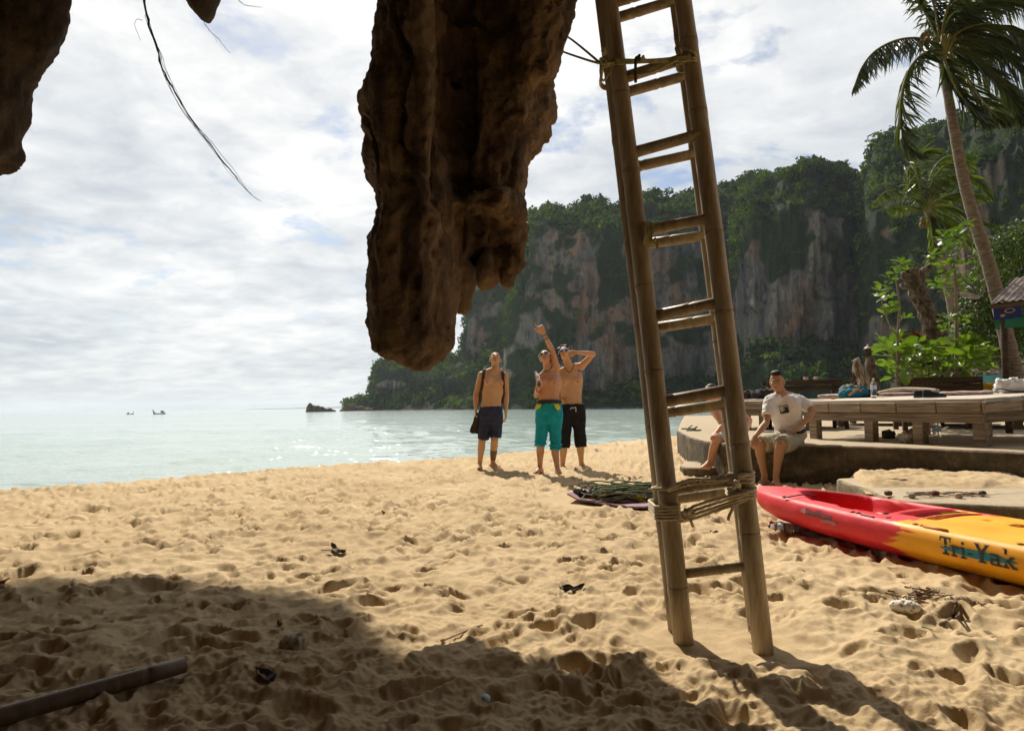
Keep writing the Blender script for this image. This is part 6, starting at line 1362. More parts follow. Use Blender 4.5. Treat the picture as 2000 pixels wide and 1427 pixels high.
palm('smaller coconut palm farther back with yellow green sunlit fronds', 24.0,
     [(1868, 690, 0), (1858, 600, 0), (1842, 520, 0), (1828, 455, 0), (1808, 405, 0)], 0.14, 0.11,
     [([(1805, 402), (1785, 388), (1755, 372), (1728, 376), (1705, 398)], -0.5, 0.35, 0.7), ([(1803, 408), (1775, 404), (1750, 404), (1735, 406)], -0.8, 0.25, 0.5), ([(1806, 400), (1795, 360), (1788, 320), (1800, 300), (1830, 296)], -0.6, 0.05, 1.0), ([(1808, 400), (1815, 350), (1835, 315), (1870, 302), (1900, 330)], 0.5, 0.2, 1.0),
      ([(1810, 402), (1840, 360), (1870, 342), (1905, 350), (1935, 385)], -0.5, 0.3, 1.0), ([(1811, 404), (1850, 382), (1890, 375), (1930, 385)], 0.4, 0.45, 1.0), ([(1810, 408), (1830, 428), (1850, 448), (1880, 460)], -0.9, 0.1, 0.9), ([(1811, 406), (1855, 405), (1900, 425), (1938, 440)], -0.3, 0.3, 0.9),
      ([(1808, 410), (1818, 440), (1822, 470), (1830, 500)], -0.6, 0.2, 0.7), ([(1810, 408), (1845, 425), (1885, 465), (1920, 500)], 0.6, 0.2, 0.9), ([(1806, 400), (1780, 370), (1772, 340), (1780, 318)], 0.6, 0.1, 0.8), ([(1809, 402), (1830, 340), (1860, 320), (1895, 345)], -0.9, 0.4, 1.0)],
     1.0, 9, PALM_LEAF2, ((1803, 430, 0.10), (1808, 440, 0.09), (1800, 440, 0.085)), 1.3, 40)
# ---- broad leaved shrubs: every leaf is a piece
BROAD = leaf_mat('broad_leaf', (0.060, 0.115, 0.016), (0.125, 0.20, 0.028), (0.25, 0.32, 0.07), 0.40, 0.35, 0.45, 1.2); STEM = mat('pale_stem', (0.30, 0.25, 0.19), (0.20, 0.16, 0.12), 14, 0.85, 0.5, 50, 0.006)
def leaf_mesh(name, L, W, fold, curl, m, tip=0.62):
    """a spoon-shaped leaf along +x, with a raised rim and hanging tip"""
    xs = [0, 0.10, 0.30, 0.55, 0.75, 0.92, 1.0]; ws = [0.04, 0.16, 0.55, 0.92, 1.0, 0.62, 0.10]; V = []; F_ = []
    for x, w in zip(xs, ws):
        z = -curl * x * x * L
        V += [(x * L, -w * W / 2, z + fold * w * W / 2), (x * L, 0, z), (x * L, w * W / 2, z + fold * w * W / 2)]
    for i in range(len(xs) - 1):
        a = i * 3; F_ += [(a, a + 3, a + 4, a + 1), (a + 1, a + 4, a + 5, a + 2)]
    return mesh_data(name, V, F_, m, True)
LEAVES = [leaf_mesh('leaf', 1.0, 0.46, 0.35, 0.25, BROAD), leaf_mesh('leaf', 1.0, 0.52, 0.15, 0.45, BROAD), leaf_mesh('leaf', 1.0, 0.42, 0.55, 0.10, BROAD)]
def leaf_at(parent, p, d, size, g, roll=None):
    x = nrm(d); z = nrm(np.array([0, 0, 1.0]) + g.normal(size=3) * 0.45 - x * x[2]); y = nrm(np.cross(z, x)); z = np.cross(x, y)
    M = Matrix(np.stack([x, y, z], 1).tolist()).to_4x4() @ Matrix.Scale(size, 4); M.translation = Vector([float(c) for c in p]); return inst('leaf', LEAVES[g.integers(0, 3)], M, parent)
def rosette(parent, p, n, size, g, up=0.35, wind=0.25):
    for i in range(n):
        a = 2 * math.pi * i / n + g.uniform(0, 0.7); d = np.array([math.cos(a), math.sin(a), up + g.normal() * 0.35]) + WIND * wind; leaf_at(parent, np.asarray(p) + nrm(d) * 0.02, d, size * g.uniform(0.7, 1.15), g)
def shrub(label, D, stems, ros, size, seed, base, rleaf=9, name='shrub', cat='shrub', up=0.35):
    g = np.random.default_rng(seed); t = thing(name, base, label, cat)
    for pts, r0, r1 in stems: mb = MB(); mb.tube(spline([at(x, y, D + dy) for x, y, dy in pts], 18), np.linspace(r0, r1, 18), 8); mb.build('stem', STEM, t)
    for x, y, dy in ros: rosette(t, at(x, y, D + dy), rleaf if g.uniform() < 0.7 else rleaf - 2, size, g, up)
# large bush in the planter
g_ = np.random.default_rng(77); rs = []
for i in range(42):
    x = g_.uniform(1722, 1925); top = np.interp(x, [1718, 1745, 1775, 1810, 1850, 1900, 1940], [672, 664, 692, 668, 668, 676, 690]); bot = np.interp(x, [1718, 1760, 1860, 1940], [700, 738, 736, 712]); rs.append((x, top + (bot - top) * g_.uniform() ** 1.4, g_.uniform(-0.7, 0.6)))
DB = 11.0
st = [([(1820 + k * 9, 750, 0), (1820 + k * 14 + 6, 720, 0.1 * k), (1815 + (k) * 24, 685, 0.15 * (k % 3 - 1))], 0.016, 0.007) for k in range(-4, 5)]
shrub('large leafy bush with broad glossy leaves standing in the dark planter', DB, st, rs, 0.26, 5, at(1820, 750, DB), 7)
g_ = np.random.default_rng(78); rs = []
for i in range(41):
    x = g_.uniform(1735, 1930); top = np.interp(x, [1718, 1745, 1775, 1810, 1850, 1900, 1940], [690, 684, 700, 678, 676, 684, 700]); bot = 742; rs.append((x, top + (bot - top) * g_.uniform() ** 0.9, g_.uniform(0.1, 0.9)))
shrub('second broad leaved bush, darker, filling in behind the planter bush', DB + 0.5, [([(1830 + k * 10, 755, 0), (1830 + k * 16, 725, 0.1), (1828 + k * 26, 695, 0.1)], 0.014, 0.006) for k in range(-3, 4)], rs, 0.27, 15, at(1830, 755, DB + 0.5), 7)
# planter
pc_ = at(1826, 746, DB); t = thing('planter', (pc_[0], pc_[1], TZ), 'dark wooden planter box under the large leafy bush', 'planter'); M = frame3((0.97, -0.25))
for k, z in enumerate((pc_[2] + 0.02, pc_[2] - 0.09, pc_[2] - 0.20)): 
    for off in (-0.28, 0.28): piece('board', t, WOOD_DK, (1.15, 0.03, 0.10), np.array([pc_[0], pc_[1], z]) + M @ np.array([0, off, 0]), M)
for x in (-0.56, 0.56):
    piece('end_board', t, WOOD_DK, (0.03, 0.52, 0.30), np.array([pc_[0], pc_[1], pc_[2] - 0.09]) + M @ np.array([x, 0, 0]), M)
    for y in (-0.25, 0.25): h = pc_[2] - 0.24 - TZ; piece('leg', t, WOOD_DK, (0.07, 0.07, h), np.array([pc_[0], pc_[1], TZ + h / 2]) + M @ np.array([x * 0.95, y, 0]), M)
# two slim saplings
shrub('slim forked sapling with leaf tufts, left of the cut tree trunk', 10.6, [([(1752, 745, 0), (1753, 690, 0), (1754, 640, 0), (1757, 600, 0), (1752, 560, 0), (1750, 540, 0)], 0.022, 0.012), ([(1752, 655, 0), (1740, 640, -0.05), (1728, 610, -0.1), (1720, 580, -0.1)], 0.014, 0.008), ([(1754, 630, 0), (1762, 622, 0.1), (1766, 615, 0.1)], 0.010, 0.006)],
      [(1758, 520, 0), (1762, 516, 0.1), (1750, 535, -0.1), (1738, 548, -0.1), (1728, 560, 0), (1717, 570, -0.15), (1722, 580, 0.05), (1735, 582, 0.1), (1741, 612, -0.1), (1730, 615, 0), (1767, 622, 0), (1740, 600, 0.1), (1756, 652, 0.1)], 0.15, 8, at(1752, 745, 10.6), 7, 'sapling', 'sapling', 0.6)
rs = []
for i in range(30): rs.append((g_.uniform(1815, 1895), g_.uniform(445, 570), g_.uniform(-0.35, 0.35)))
rs += [(1835, 555, -0.2), (1822, 508, 0.1), (1885, 440, 0), (1875, 455, 0.1), (1845, 470, 0), (1855, 620, 0), (1848, 628, -0.1), (1870, 632, 0.1), (1880, 622, 0.1), (1845, 645, 0)]
shrub('slim straight sapling with a leafy head, in front of the leaning palm trunk', 10.9, [([(1868, 735, 0), (1868, 640, 0), (1867, 560, 0), (1862, 510, 0)], 0.030, 0.018), ([(1866, 560, 0), (1845, 556, -0.1), (1834, 553, -0.15)], 0.010, 0.006), ([(1864, 530, 0), (1845, 500, 0), (1825, 470, 0.1)], 0.012, 0.006), ([(1863, 515, 0), (1878, 480, 0), (1888, 450, 0)], 0.012, 0.006)], rs, 0.15, 12, at(1868, 735, 10.9), 7, 'sapling', 'sapling', 0.5)
# cut tree trunk
BARK = mat('rough_bark', (0.20, 0.155, 0.115), (0.055, 0.042, 0.032), 12, 0.95, 1.0, 22, 0.03, contrast=(0.40, 0.60)); CUT = mat('driftwood_grey', (0.40, 0.35, 0.27), (0.12, 0.095, 0.07), 14, 0.95, 1.0, 30, 0.02, stretch=(2, 2, 0.5), contrast=(0.42, 0.56))
def trunk_thing(label, D, limbs, name='cut_tree', cat='tree', vox=0.022, amp=0.05, m=None):
    mb = MB(); base = at(*limbs[0][0][0][:2], D)
    for pts, rr in limbs: P = spline([at(x, y, D + dy) for x, y, dy in pts], 26); mb.tube(P, np.interp(np.linspace(0, len(rr) - 1, 26), range(len(rr)), rr), 14)
    V, N, Fc = remeshed(mb, vox, 1); x, y, z = V.T; V = V + N * (amp * fbm3(x / 0.10, y / 0.10, z / 0.22, 4))[:, None]
    return mobj(name, V, Fc, m or BARK, label=label, cat=cat, origin=base)
trunk_thing('pollarded bare tree trunk with stubby forked limbs behind the bush', 13.0, [([(1838, 745, 0), (1832, 690, 0), (1822, 640, 0), (1806, 600, 0), (1788, 565, 0), (1781, 540, 0), (1780, 524, 0)], [0.26, 0.21, 0.18, 0.15, 0.13, 0.12, 0.11]), ([(1786, 560, 0), (1802, 536, 0.1), (1822, 510, 0.1)], [0.10, 0.08, 0.065]), ([(1784, 556, 0), (1770, 540, -0.1), (1760, 532, -0.1)], [0.08, 0.06, 0.05]), ([(1790, 562, 0), (1775, 560, -0.15), (1763, 557, -0.2)], [0.07, 0.05, 0.045])], vox=0.03)
# stumps by the deck: a lantern stump and a split piece of driftwood
ls = thing('lantern_post', at(1702, 760, 10.5), 'stout old tree stump carrying a small capped lantern, beside the teal backpack', 'lantern')
mb = MB(); P = spline([at(1705, 765, 10.5), at(1704, 740, 10.5), at(1700, 715, 10.5), at(1697, 694, 10.5)], 16); mb.tube(P, np.linspace(0.10, 0.062, 16), 14); V, N, Fc = remeshed(mb, 0.02, 1); x, y, z = V.T; mobj('stump', V + N * (0.045 * fbm3(x / 0.09, y / 0.09, z / 0.16, 4))[:, None], Fc, BARK, ls)
c = at(1695.5, 693, 10.5); mb = MB(); mb.lathe([(0.045, -0.02), (0.045, 0.09), (0.04, 0.10)], c, 12); mb.build('lantern_body', WOOD_DK, ls); mb = MB(); mb.lathe([(0.062, 0.095), (0.055, 0.105), (0.03, 0.125), (0.008, 0.14), (0.006, 0.17)], c, 14); mb.build('lantern_cap', mat('grey_tin', (0.55, 0.50, 0.46), None, 20, 0.5), ls)
trunk_thing('pale split driftwood stump leaning left beside the lantern post', 10.2, [([(1688, 765, 0), (1684, 738, 0), (1676, 715, 0), (1671, 703, 0)], [0.07, 0.075, 0.08, 0.05]), ([(1686, 745, 0.02), (1684, 722, 0.02), (1676, 704, 0.02)], [0.06, 0.05, 0.03])], 'driftwood', 'driftwood', 0.011, 0.07, CUT)
# ---- dense small-leaved tree at the right, and scrub behind the terrace
DENSE = leaf_mat('small_leaves', (0.024, 0.050, 0.010), (0.050, 0.085, 0.014), (0.11, 0.14, 0.03), 0.5, 0.35, 0.3, 0.9)
def leafy_tree(label, D, blobs, n, size, seed, trunk, name='leafy_tree'):
    g = np.random.default_rng(seed); t = thing(name, at(*trunk[0][:2], D), label, 'tree', 'green trees behind the terrace')
    mb = MB(); mb.tube(spline([at(x, y, D) for x, y in trunk], 14), np.linspace(0.12, 0.05, 14), 10); mb.build('trunk', BARK, t)
    B = [(at(x, y, D + dy), r_ * D / F) for x, y, r_, dy in blobs]; w = np.array([r_ ** 2 for _, r_ in B]); w /= w.sum(); k = g.choice(len(B), n, p=w)
    C = np.array([b for b, _ in B])[k]; RR = np.array([r_ for _, r_ in B])[k]
    d = g.normal(size=(n, 3)); d /= np.linalg.norm(d, axis=1)[:, None]; lump = 1 + 0.22 * perlin3(*(C + d * RR[:, None]).T * 2.2)
    c = C + d * (RR * lump * g.uniform(0.6, 1.05, n))[:, None]
    nn = d * 0.7 + np.array([0, -0.1, 0.5]) + g.normal(size=(n, 3)) * 0.6; nn /= np.linalg.norm(nn, axis=1)[:, None]
    tt = np.cross(nn, g.normal(size=(n, 3))); tt /= np.linalg.norm(tt, axis=1)[:, None]; ww = np.cross(nn, tt); s = (size * g.uniform(0.6, 1.2, n))[:, None]
    Q = np.stack([c - tt * s, c - ww * s * 0.45, c + tt * s, c + ww * s * 0.45], 1).reshape(-1, 3); mobj('crown', Q, np.arange(len(Q)).reshape(-1, 4), DENSE, t, smooth=False)
    for i in range(0, len(B), 2):
        mb = MB(); p = at(*trunk[-1], D); mb.tube([p, p * 0.5 + B[i][0] * 0.5 + np.array([0, 0, 0.1]), B[i][0]], [0.05, 0.035, 0.015], 7); mb.build('limb', BARK, t)
leafy_tree('dense dark green tree behind the leaning palm and the tin roof', 15.5, [(1945, 500, 45, 0), (1985, 480, 50, 0.3), (1925, 560, 45, -0.3), (1965, 590, 55, 0), (1905, 610, 42, -0.4), (1935, 650, 55, -0.2), (1980, 660, 55, 0.2), (2020, 560, 70, 0.4), (2030, 470, 50, 0.6), (1890, 660, 40, -0.5), (2050, 640, 60, 0.2)], 15000, 0.052, 4, [(1960, 760), (1955, 700), (1950, 640)])
leafy_tree('low light green thicket behind the planter bush', 17.0, [(1850, 690, 40, 0), (1885, 700, 40, 0.2), (1815, 715, 30, 0), (1920, 715, 40, 0), (1780, 730, 22, 0), (1960, 725, 40, 0.2)], 3800, 0.05, 6, [(1860, 775), (1860, 740), (1862, 715)], 'thicket')
RUST = leaf_mat('rusty_leaves', (0.07, 0.018, 0.010), (0.12, 0.03, 0.015), (0.16, 0.05, 0.02), 0.5, 0.3, 0.3, 1.0)
def small_plant(label, D, x, y, r_, n, m, size, seed, cat='plant'):
    g = np.random.default_rng(seed); c0 = at(x, y, D); t = thing('small_plant', c0 - np.array([0, 0, r_]), label, cat); d = g.normal(size=(n, 3)); d[:, 2] = np.abs(d[:, 2]); d /= np.linalg.norm(d, axis=1)[:, None]; c = c0 + d * r_ * g.uniform(0.3, 1, (n, 1)); tt = nrm(d + 0); tt = d; ww = np.cross(tt, g.normal(size=(n, 3))); ww /= np.linalg.norm(ww, axis=1)[:, None]; s = (size * g.uniform(0.6, 1.2, n))[:, None]
    Q = np.stack([c - tt * s, c - ww * s * 0.35, c + tt * s, c + ww * s * 0.35], 1).reshape(-1, 3); mobj('foliage', Q, np.arange(len(Q)).reshape(-1, 4), m, t, smooth=False); mb = MB(); mb.tube([c0 - np.array([0, 0, r_ * 2.2]), c0], [0.012, 0.008], 6); mb.build('stem', STEM, t)
small_plant('tuft of dark red leaves at the foot of the pollarded trunk', 12.4, 1785, 668, 0.20, 260, RUST, 0.05, 3); small_plant('tiny reddish potted plant left of the driftwood stump', 10.1, 1668, 745, 0.06, 60, RUST, 0.025, 5)
# ---- land behind the terrace
def bank():
    u = np.linspace(1480, 2500, 90); V = []
    m, nt, n, l, b = new_mat('scrubby_bank'); pos = n.new('ShaderNodeNewGeometry').outputs['Position']; f = nz(n, l, pos, 1.4, 7, 0.65); g = nz(n, l, pos, 9, 6, 0.7)
    c = ramp(n, l, f, [(0.38, (0.035, 0.05, 0.02)), (0.52, (0.085, 0.07, 0.045)), (0.66, (0.16, 0.125, 0.085))]); l.new(c, b.inputs['Base Color']); b.inputs['Roughness'].default_value = 0.95; bump(n, l, b, g, 1.0, 0.08)
    rows = [(18.5, 0.2), (19, 0.9), (20.5, 1.6), (23, 2.2), (28, 2.8), (45, 4), (80, 6), (120, 8)]
    for D, z in rows:
        for x in u:
            p = at(x, 780, D); e = np.interp(x, [1480, 1750, 1850, 2100], [0.05, 0.05, 0.7, 1.0]); V.append((p[0], D, 0.1 + z * e))
    V = np.array(V); V[:, 2] += 0.25 * fbm2(V[:, 0] / 1.5, V[:, 1] / 1.5, 4); V[:90, 2] = -0.3
    mobj('bank', V, grid_faces(len(rows), 90), m, kind='structure', label='scrubby rising bank behind the terrace')
bank()
# ---- hut with a tin roof at the right edge
def hut():
    TIN = mat('rusty_tin', (0.20, 0.145, 0.12), (0.11, 0.075, 0.062), 6, 0.6, 0.3, 40, 0.01, stretch=(1, 1, 0.4)); D = 9.6
    a = at(1934, 592, D); b = at(1998, 548, D + 0.9); t = thing('hut', (a[0] + 1.5, a[1], TZ), 'hut corner with a rusty corrugated roof at the right edge', 'hut')
    ev = nrm(at(2010, 583, D - 0.35) - a); up = nrm(b - a - ev * 0.15); n_ = nrm(np.cross(ev, up)); n_ = n_ if n_[2] > 0 else -n_
    nx, V = 160, []
    for j, q in enumerate(np.linspace(0, 1.9, 5)):
        for i in range(nx): s = i * 2.6 / (nx - 1); V.append(a + ev * s + up * q + n_ * 0.013 * math.sin(i * 2 * math.pi / 4.0 * 0.8))
    V = np.array(V); F1 = grid_faces(5, nx); mobj('roof_sheet', np.concatenate([V, V - n_ * 0.004]), np.concatenate([F1, F1[:, ::-1] + len(V)]), TIN, t)
    piece('eave_board', t, WOOD_DK, (2.6, 0.03, 0.07), a + ev * 1.3 - n_ * 0.06 + up * 0.05, np.stack([ev, up, n_], 1))
    for s in (0.12, 2.4): p = a + ev * s + up * 0.1; mb = MB(); mb.tube([(p[0], p[1], TZ), p], 0.045, 10); mb.build('post', WOOD_DK, t)
    # boards hung under the eave
    BL = mat('blue_sign', (0.014, 0.03, 0.16), (0.010, 0.02, 0.11), 10, 0.5); WH = mat('white_board', (0.75, 0.76, 0.76), (0.65, 0.66, 0.66), 10, 0.5); YE = mat('yellow_emblem', (0.42, 0.27, 0.05), None, 10, 0.5); GN = mat('green_tarpaulin', (0.01, 0.16, 0.085), (0.006, 0.10, 0.05), 6, 0.6, 0.4, 12, 0.03)
    o = a + ev * 0.03 - np.array([0, 0, 0.02]) + up * 0.05; M = np.stack([ev, nrm(np.cross((0, 0, 1), ev)), np.array([0, 0, 1.0])], 1)
    sg = thing('sign', o - np.array([0, 0, 0.22]), 'blue hanging sign with an oval yellow emblem under the tin roof', 'sign')
    c = o + ev * 0.16 - np.array([0, 0, 0.14]); piece('sign_board', sg, BL, (0.33, 0.012, 0.20), c, M, 0.003)
    mb = MB(); e = [c + ev * (0.03 + 0.062 * math.cos(q)) + np.array([0, 0, 0.015 + 0.034 * math.sin(q)]) - M[:, 1] * 0.010 for q in np.linspace(0, 2 * math.pi, 24, endpoint=False)]; mb.add(e, [tuple(range(24))]); mb.build('emblem_rim', YE, sg, smooth=False)
    mb = MB(); e = [c + ev * (0.03 + 0.046 * math.cos(q)) + np.array([0, 0, 0.015 + 0.023 * math.sin(q)]) - M[:, 1] * 0.013 for q in np.linspace(0, 2 * math.pi, 24, endpoint=False)]; mb.add(e, [tuple(range(24))]); mb.build('emblem', BL, sg, smooth=False)
    mb = MB(); e = [c + ev * (-0.055 + 0.03 * math.cos(q)) + np.array([0, 0, -0.045 + 0.02 * math.sin(q)]) - M[:, 1] * 0.010 for q in np.linspace(0, 2 * math.pi, 12, endpoint=False)]; mb.add(e, [tuple(range(12))]); mb.build('orange_mark', YE, sg, smooth=False)
    wb = thing('sign', c + ev * 0.5 - np.array([0, 0, 0.1]), 'white notice board under the tin roof at the right edge', 'sign'); c2 = c + ev * 0.46 + np.array([0, 0, 0.06]) + M[:, 1] * 0.02; piece('notice_board', wb, WH, (0.52, 0.012, 0.17), c2, M, 0.003)
    for k in range(3): piece('text_line', wb, mat('grey_print', (0.35, 0.38, 0.45), None, 20, 0.6), (0.16, 0.003, 0.008), c2 + ev * 0.12 + np.array([0, 0, 0.03 - 0.022 * k]) - M[:, 1] * 0.008, M, 0.0)
    V = []; nx = 40
    for j in range(6):
        for i in range(nx): V.append(o + ev * (i * 1.9 / nx - 0.01) - np.array([0, 0, 0.235 + 0.026 * j]) + M[:, 1] * (0.02 * math.sin(i * 0.8 + j * 0.5) + 0.03 * j / 5))
    mobj('tarpaulin', V, grid_faces(6, nx), GN, label='green tarpaulin strip hanging below the blue sign', cat='tarpaulin')
    # torn flag of cloth on a wire
    cl = [at(1868, 568, 9.9), at(1890, 570, 9.85), at(1917, 578, 9.8), at(1912, 584, 9.8), at(1895, 583, 9.85), at(1876, 577, 9.9)]; mb = MB(); mb.add(cl + [p + np.array([0, 0.012, 0]) for p in cl], [(0, 1, 2, 3, 4, 5), (11, 10, 9, 8, 7, 6)] + [(i, (i + 1) % 6, 6 + (i + 1) % 6, 6 + i) for i in range(6)]); mb.build('cloth_flag', mat('grey_rag', (0.45, 0.45, 0.46), (0.12, 0.11, 0.11), 9, 0.8), smooth=False, label='torn grey cloth hanging on a wire left of the tin roof', cat='cloth')
    mb = MB(); mb.tube(spline([at(1866, 567, 9.9), at(1930, 572, 9.75), at(1960, 562, 9.8), at(2010, 545, 10.2)], 24), 0.006, 5); mb.build('wire', BLK, label='thin dark wire running from the torn cloth to the roof', cat='wire')
    tq = at(1990, 715, 14.0); t2 = thing('hut', (tq[0], tq[1], TZ), 'small turquoise walled shed behind the palm foot at the right edge', 'shed'); TU = mat('turquoise_wall', (0.10, 0.33, 0.36), (0.07, 0.25, 0.28), 5, 0.8, 0.3, 30, 0.01)
    piece('wall', t2, TU, (1.6, 1.2, 1.0), (tq[0] + 0.7, tq[1] + 0.5, TZ + 0.5), np.eye(3), 0.01); piece('roof', t2, TIN, (1.9, 1.5, 0.05), (tq[0] + 0.65, tq[1] + 0.5, TZ + 1.05), frame3((1, 0), R(6)), 0.01)
hut()
# ================================================================== things on the platforms, terrace and sand
def soft(name, label, cat, c, r, m, rot=0.0, seed=1, amp=0.35, sq=3.2, group=None, flat=1.0, vox=None, freq=2.2):
    """a stuffed or crumpled soft thing: a rounded slab, dented and creased"""
    mb = MB(); n = 26; rg = []
    for q in np.linspace(-1, 1, 9):
        k = (1 - abs(q) ** 3.0) ** (1 / 3.0) if abs(q) < 1 else 0.03; e = 2 / sq
        rg.append([(r[0] * max(k, 0.05) * math.copysign(abs(math.cos(t)) ** e, math.cos(t)), r[1] * max(k, 0.05) * math.copysign(abs(math.sin(t)) ** e, math.sin(t)), q * r[2]) for t in np.linspace(0, 2 * math.pi, n, endpoint=False)])
    mb.loft(rg); V, N, Fc = remeshed(mb, vox or max(0.0065, min(r) * 0.22), 2); x, y, z = V.T; s = max(r) / freq
    d = amp * min(r) * (fbm3(x / s + seed * 7.1, y / s, z / s, 3) + 0.7 * (0.4 - np.abs(perlin3(x / s * 2 + seed, y / s * 2, z / s * 2 + 5)))); V = V + N * d[:, None]
    V[:, 2] = np.maximum(V[:, 2], -r[2]); V = V @ np.array(Matrix.Rotation(rot, 3, 'Z')).T + np.asarray(c, float) + np.array([0, 0, r[2]])
    return mobj(name, V, Fc, m, label=label, cat=cat, group=group, origin=np.asarray(c, float))
def deckpt(px, py):          # point of the near platform's top under a sight line
    n = PD(0, 0, 1) - PD(0, 0, 0); o = PD(0, 0, 0); d = ray(px, py); q = ((o - CAM) @ n) / (d @ n); return CAM + d * q
def on_deck(px, frac):       # along the platform: the column px, frac of the way to the back
    a, b = PD(0, 2.2 * frac, 0), PD(2.4, 2.2 * frac, 0); r_ = (px - 1000) / F
    best = min(np.linspace(-0.3, 1.4, 400), key=lambda s: abs(((a + (b - a) * s)[0] / (a + (b - a) * s)[1]) - r_ * 1.0 - 0.0)); return a + (b - a) * best
def cl(name, a, b=None, sc=14, bm=0.4): return mat(name, a, b, sc, 0.9, bm, 90, 0.004)
CUSH = cl('pinkish_cushion', (0.52, 0.40, 0.36), (0.36, 0.25, 0.23)); CUSH2 = cl('beige_cushion', (0.56, 0.50, 0.42), (0.44, 0.38, 0.31)); CUSH3 = cl('maroon_cushion', (0.26, 0.13, 0.13), (0.44, 0.34, 0.33))
soft('cushion', 'pale pink cushion on the near platform, left of the teal backpack', 'cushion', on_deck(1617, 0.45), (0.15, 0.12, 0.028), CUSH, -0.5, 2, 0.3, group='cushions on the near platform')
soft('cushion', 'small beige cushion on the near platform beside the grey daypack', 'cushion', on_deck(1578, 0.60), (0.10, 0.10, 0.026), CUSH2, -0.4, 3, 0.3, group='cushions on the near platform')
soft('cushion', 'maroon edged cushion on the near platform under the rolled mat', 'cushion', on_deck(1755, 0.62), (0.24, 0.13, 0.024), CUSH3, -0.75, 4, 0.3, group='cushions on the near platform')
soft('cushion', 'pink cushion on the near platform between the mat and black shoes', 'cushion', on_deck(1800, 0.62), (0.10, 0.10, 0.022), CUSH, -0.6, 5, 0.3, group='cushions on the near platform')
soft('cushion', 'long flat pinkish cushion on the near platform right of the black shoes', 'cushion', on_deck(1885, 0.55), (0.28, 0.13, 0.024), CUSH, -0.75, 6, 0.35, group='cushions on the near platform')
p = on_deck(1765, 0.85); d = nrm(PD(1, 0, 0) - PD(0, 0, 0)); mb = MB(); P = spline([p - d * 0.42 + np.array([0, 0, 0.04]), p - d * 0.2 + np.array([0, 0, 0.075]), p + np.array([0, 0, 0.085]), p + d * 0.3 + np.array([0, 0, 0.07]), p + d * 0.5 + np.array([0, 0, 0.05])], 22); mb.tube(P, 0.035, 12, flat=0.7); mb.build('rolled_mat', cl('sand_coloured_mat', (0.50, 0.44, 0.35), (0.40, 0.35, 0.27)), label='long sand coloured rolled mat lying behind the cushions', cat='mat')
# teal backpack
c = on_deck(1670, 0.42); tb = thing('backpack', c, 'teal and black backpack lying on the near platform beside a bottle', 'backpack'); TEALC = cl('teal_nylon', (0.02, 0.17, 0.26), (0.012, 0.10, 0.17)); 
o = soft('pack', None, None, c + np.array([-0.02, 0, 0]), (0.19, 0.12, 0.062), TEALC, -0.6, 7, 0.5, 2.6); o.location -= Vector([float(q) for q in c]); o.parent = tb
o = soft('pocket', None, None, c + np.array([0.12, -0.06, 0.0]), (0.12, 0.09, 0.05), cl('black_nylon', (0.015, 0.017, 0.022)), -0.4, 8, 0.5, 2.6); o.location -= Vector([float(q) for q in c]); o.parent = tb
for k, (q0, q1, q2) in enumerate((((-0.16, -0.12, 0.03), (-0.06, -0.16, 0.11), (0.05, -0.13, 0.06)), ((-0.05, -0.10, 0.10), (0.06, -0.10, 0.15), (0.14, -0.05, 0.09)))):
    mb = MB(); mb.tube(spline([c + np.array(q0), c + np.array(q1), c + np.array(q2)], 12), 0.014, 8, flat=0.35, up=(0, -1, 0)); mb.build('strap', (cl('orange_strap', (0.50, 0.20, 0.06)) if k == 0 else TEALC), tb)
bottle('clear bottle with blue label standing on the near platform', on_deck(1705, 0.30), (0.02, 0, 1), 0.255, 0.036, CAP)
# heap of dark clothes and the grey daypack on the seaward platform
DKC = cl('dark_brown_cloth', (0.075, 0.055, 0.048), (0.035, 0.027, 0.025)); DKC2 = cl('charcoal_cloth', (0.06, 0.058, 0.06), (0.03, 0.03, 0.032))
hp = at(1490, 772, 9.6); hz_ = PD(0, 1.2, 0)[2] - 0.01
def dk2(px, D): p = at(px, 775, D); return np.array([p[0], p[1], PD2(0.8, 0.8, 0)[2]])
for i, (px, r, m, ro, lab) in enumerate(((1462, (0.17, 0.14, 0.075), DKC, 0.2, 'dark brown jacket heap, leftmost on the seaward platform'), (1492, (0.20, 0.16, 0.085), DKC2, -0.3, 'charcoal bag heap in the middle of the seaward platform'), (1516, (0.16, 0.14, 0.10), DKC, 0.6, 'dark brown bag with a peaked top beside the seated man'))):
    soft('clothes_heap', lab, 'clothes', dk2(px, 11.9 - 0.25 * i), r, m, ro, 11 + i, 0.75, 2.4, 'heaped clothes on the seaward platform', freq=3.2)
soft('towel', 'pale towel lying flat under the heaped clothes', 'towel', dk2(1476, 11.5), (0.28, 0.15, 0.012), cl('pale_towel', (0.55, 0.50, 0.44), (0.42, 0.38, 0.34)), -0.6, 21, 0.5)
gp = on_deck(1556, 0.75); soft('daypack', 'grey and green daypack slumped behind the seated man\'s shoulder', 'backpack', gp, (0.14, 0.11, 0.085), cl('grey_green_nylon', (0.24, 0.30, 0.28), (0.10, 0.12, 0.13), 5), -0.4, 23, 0.4, 2.4)
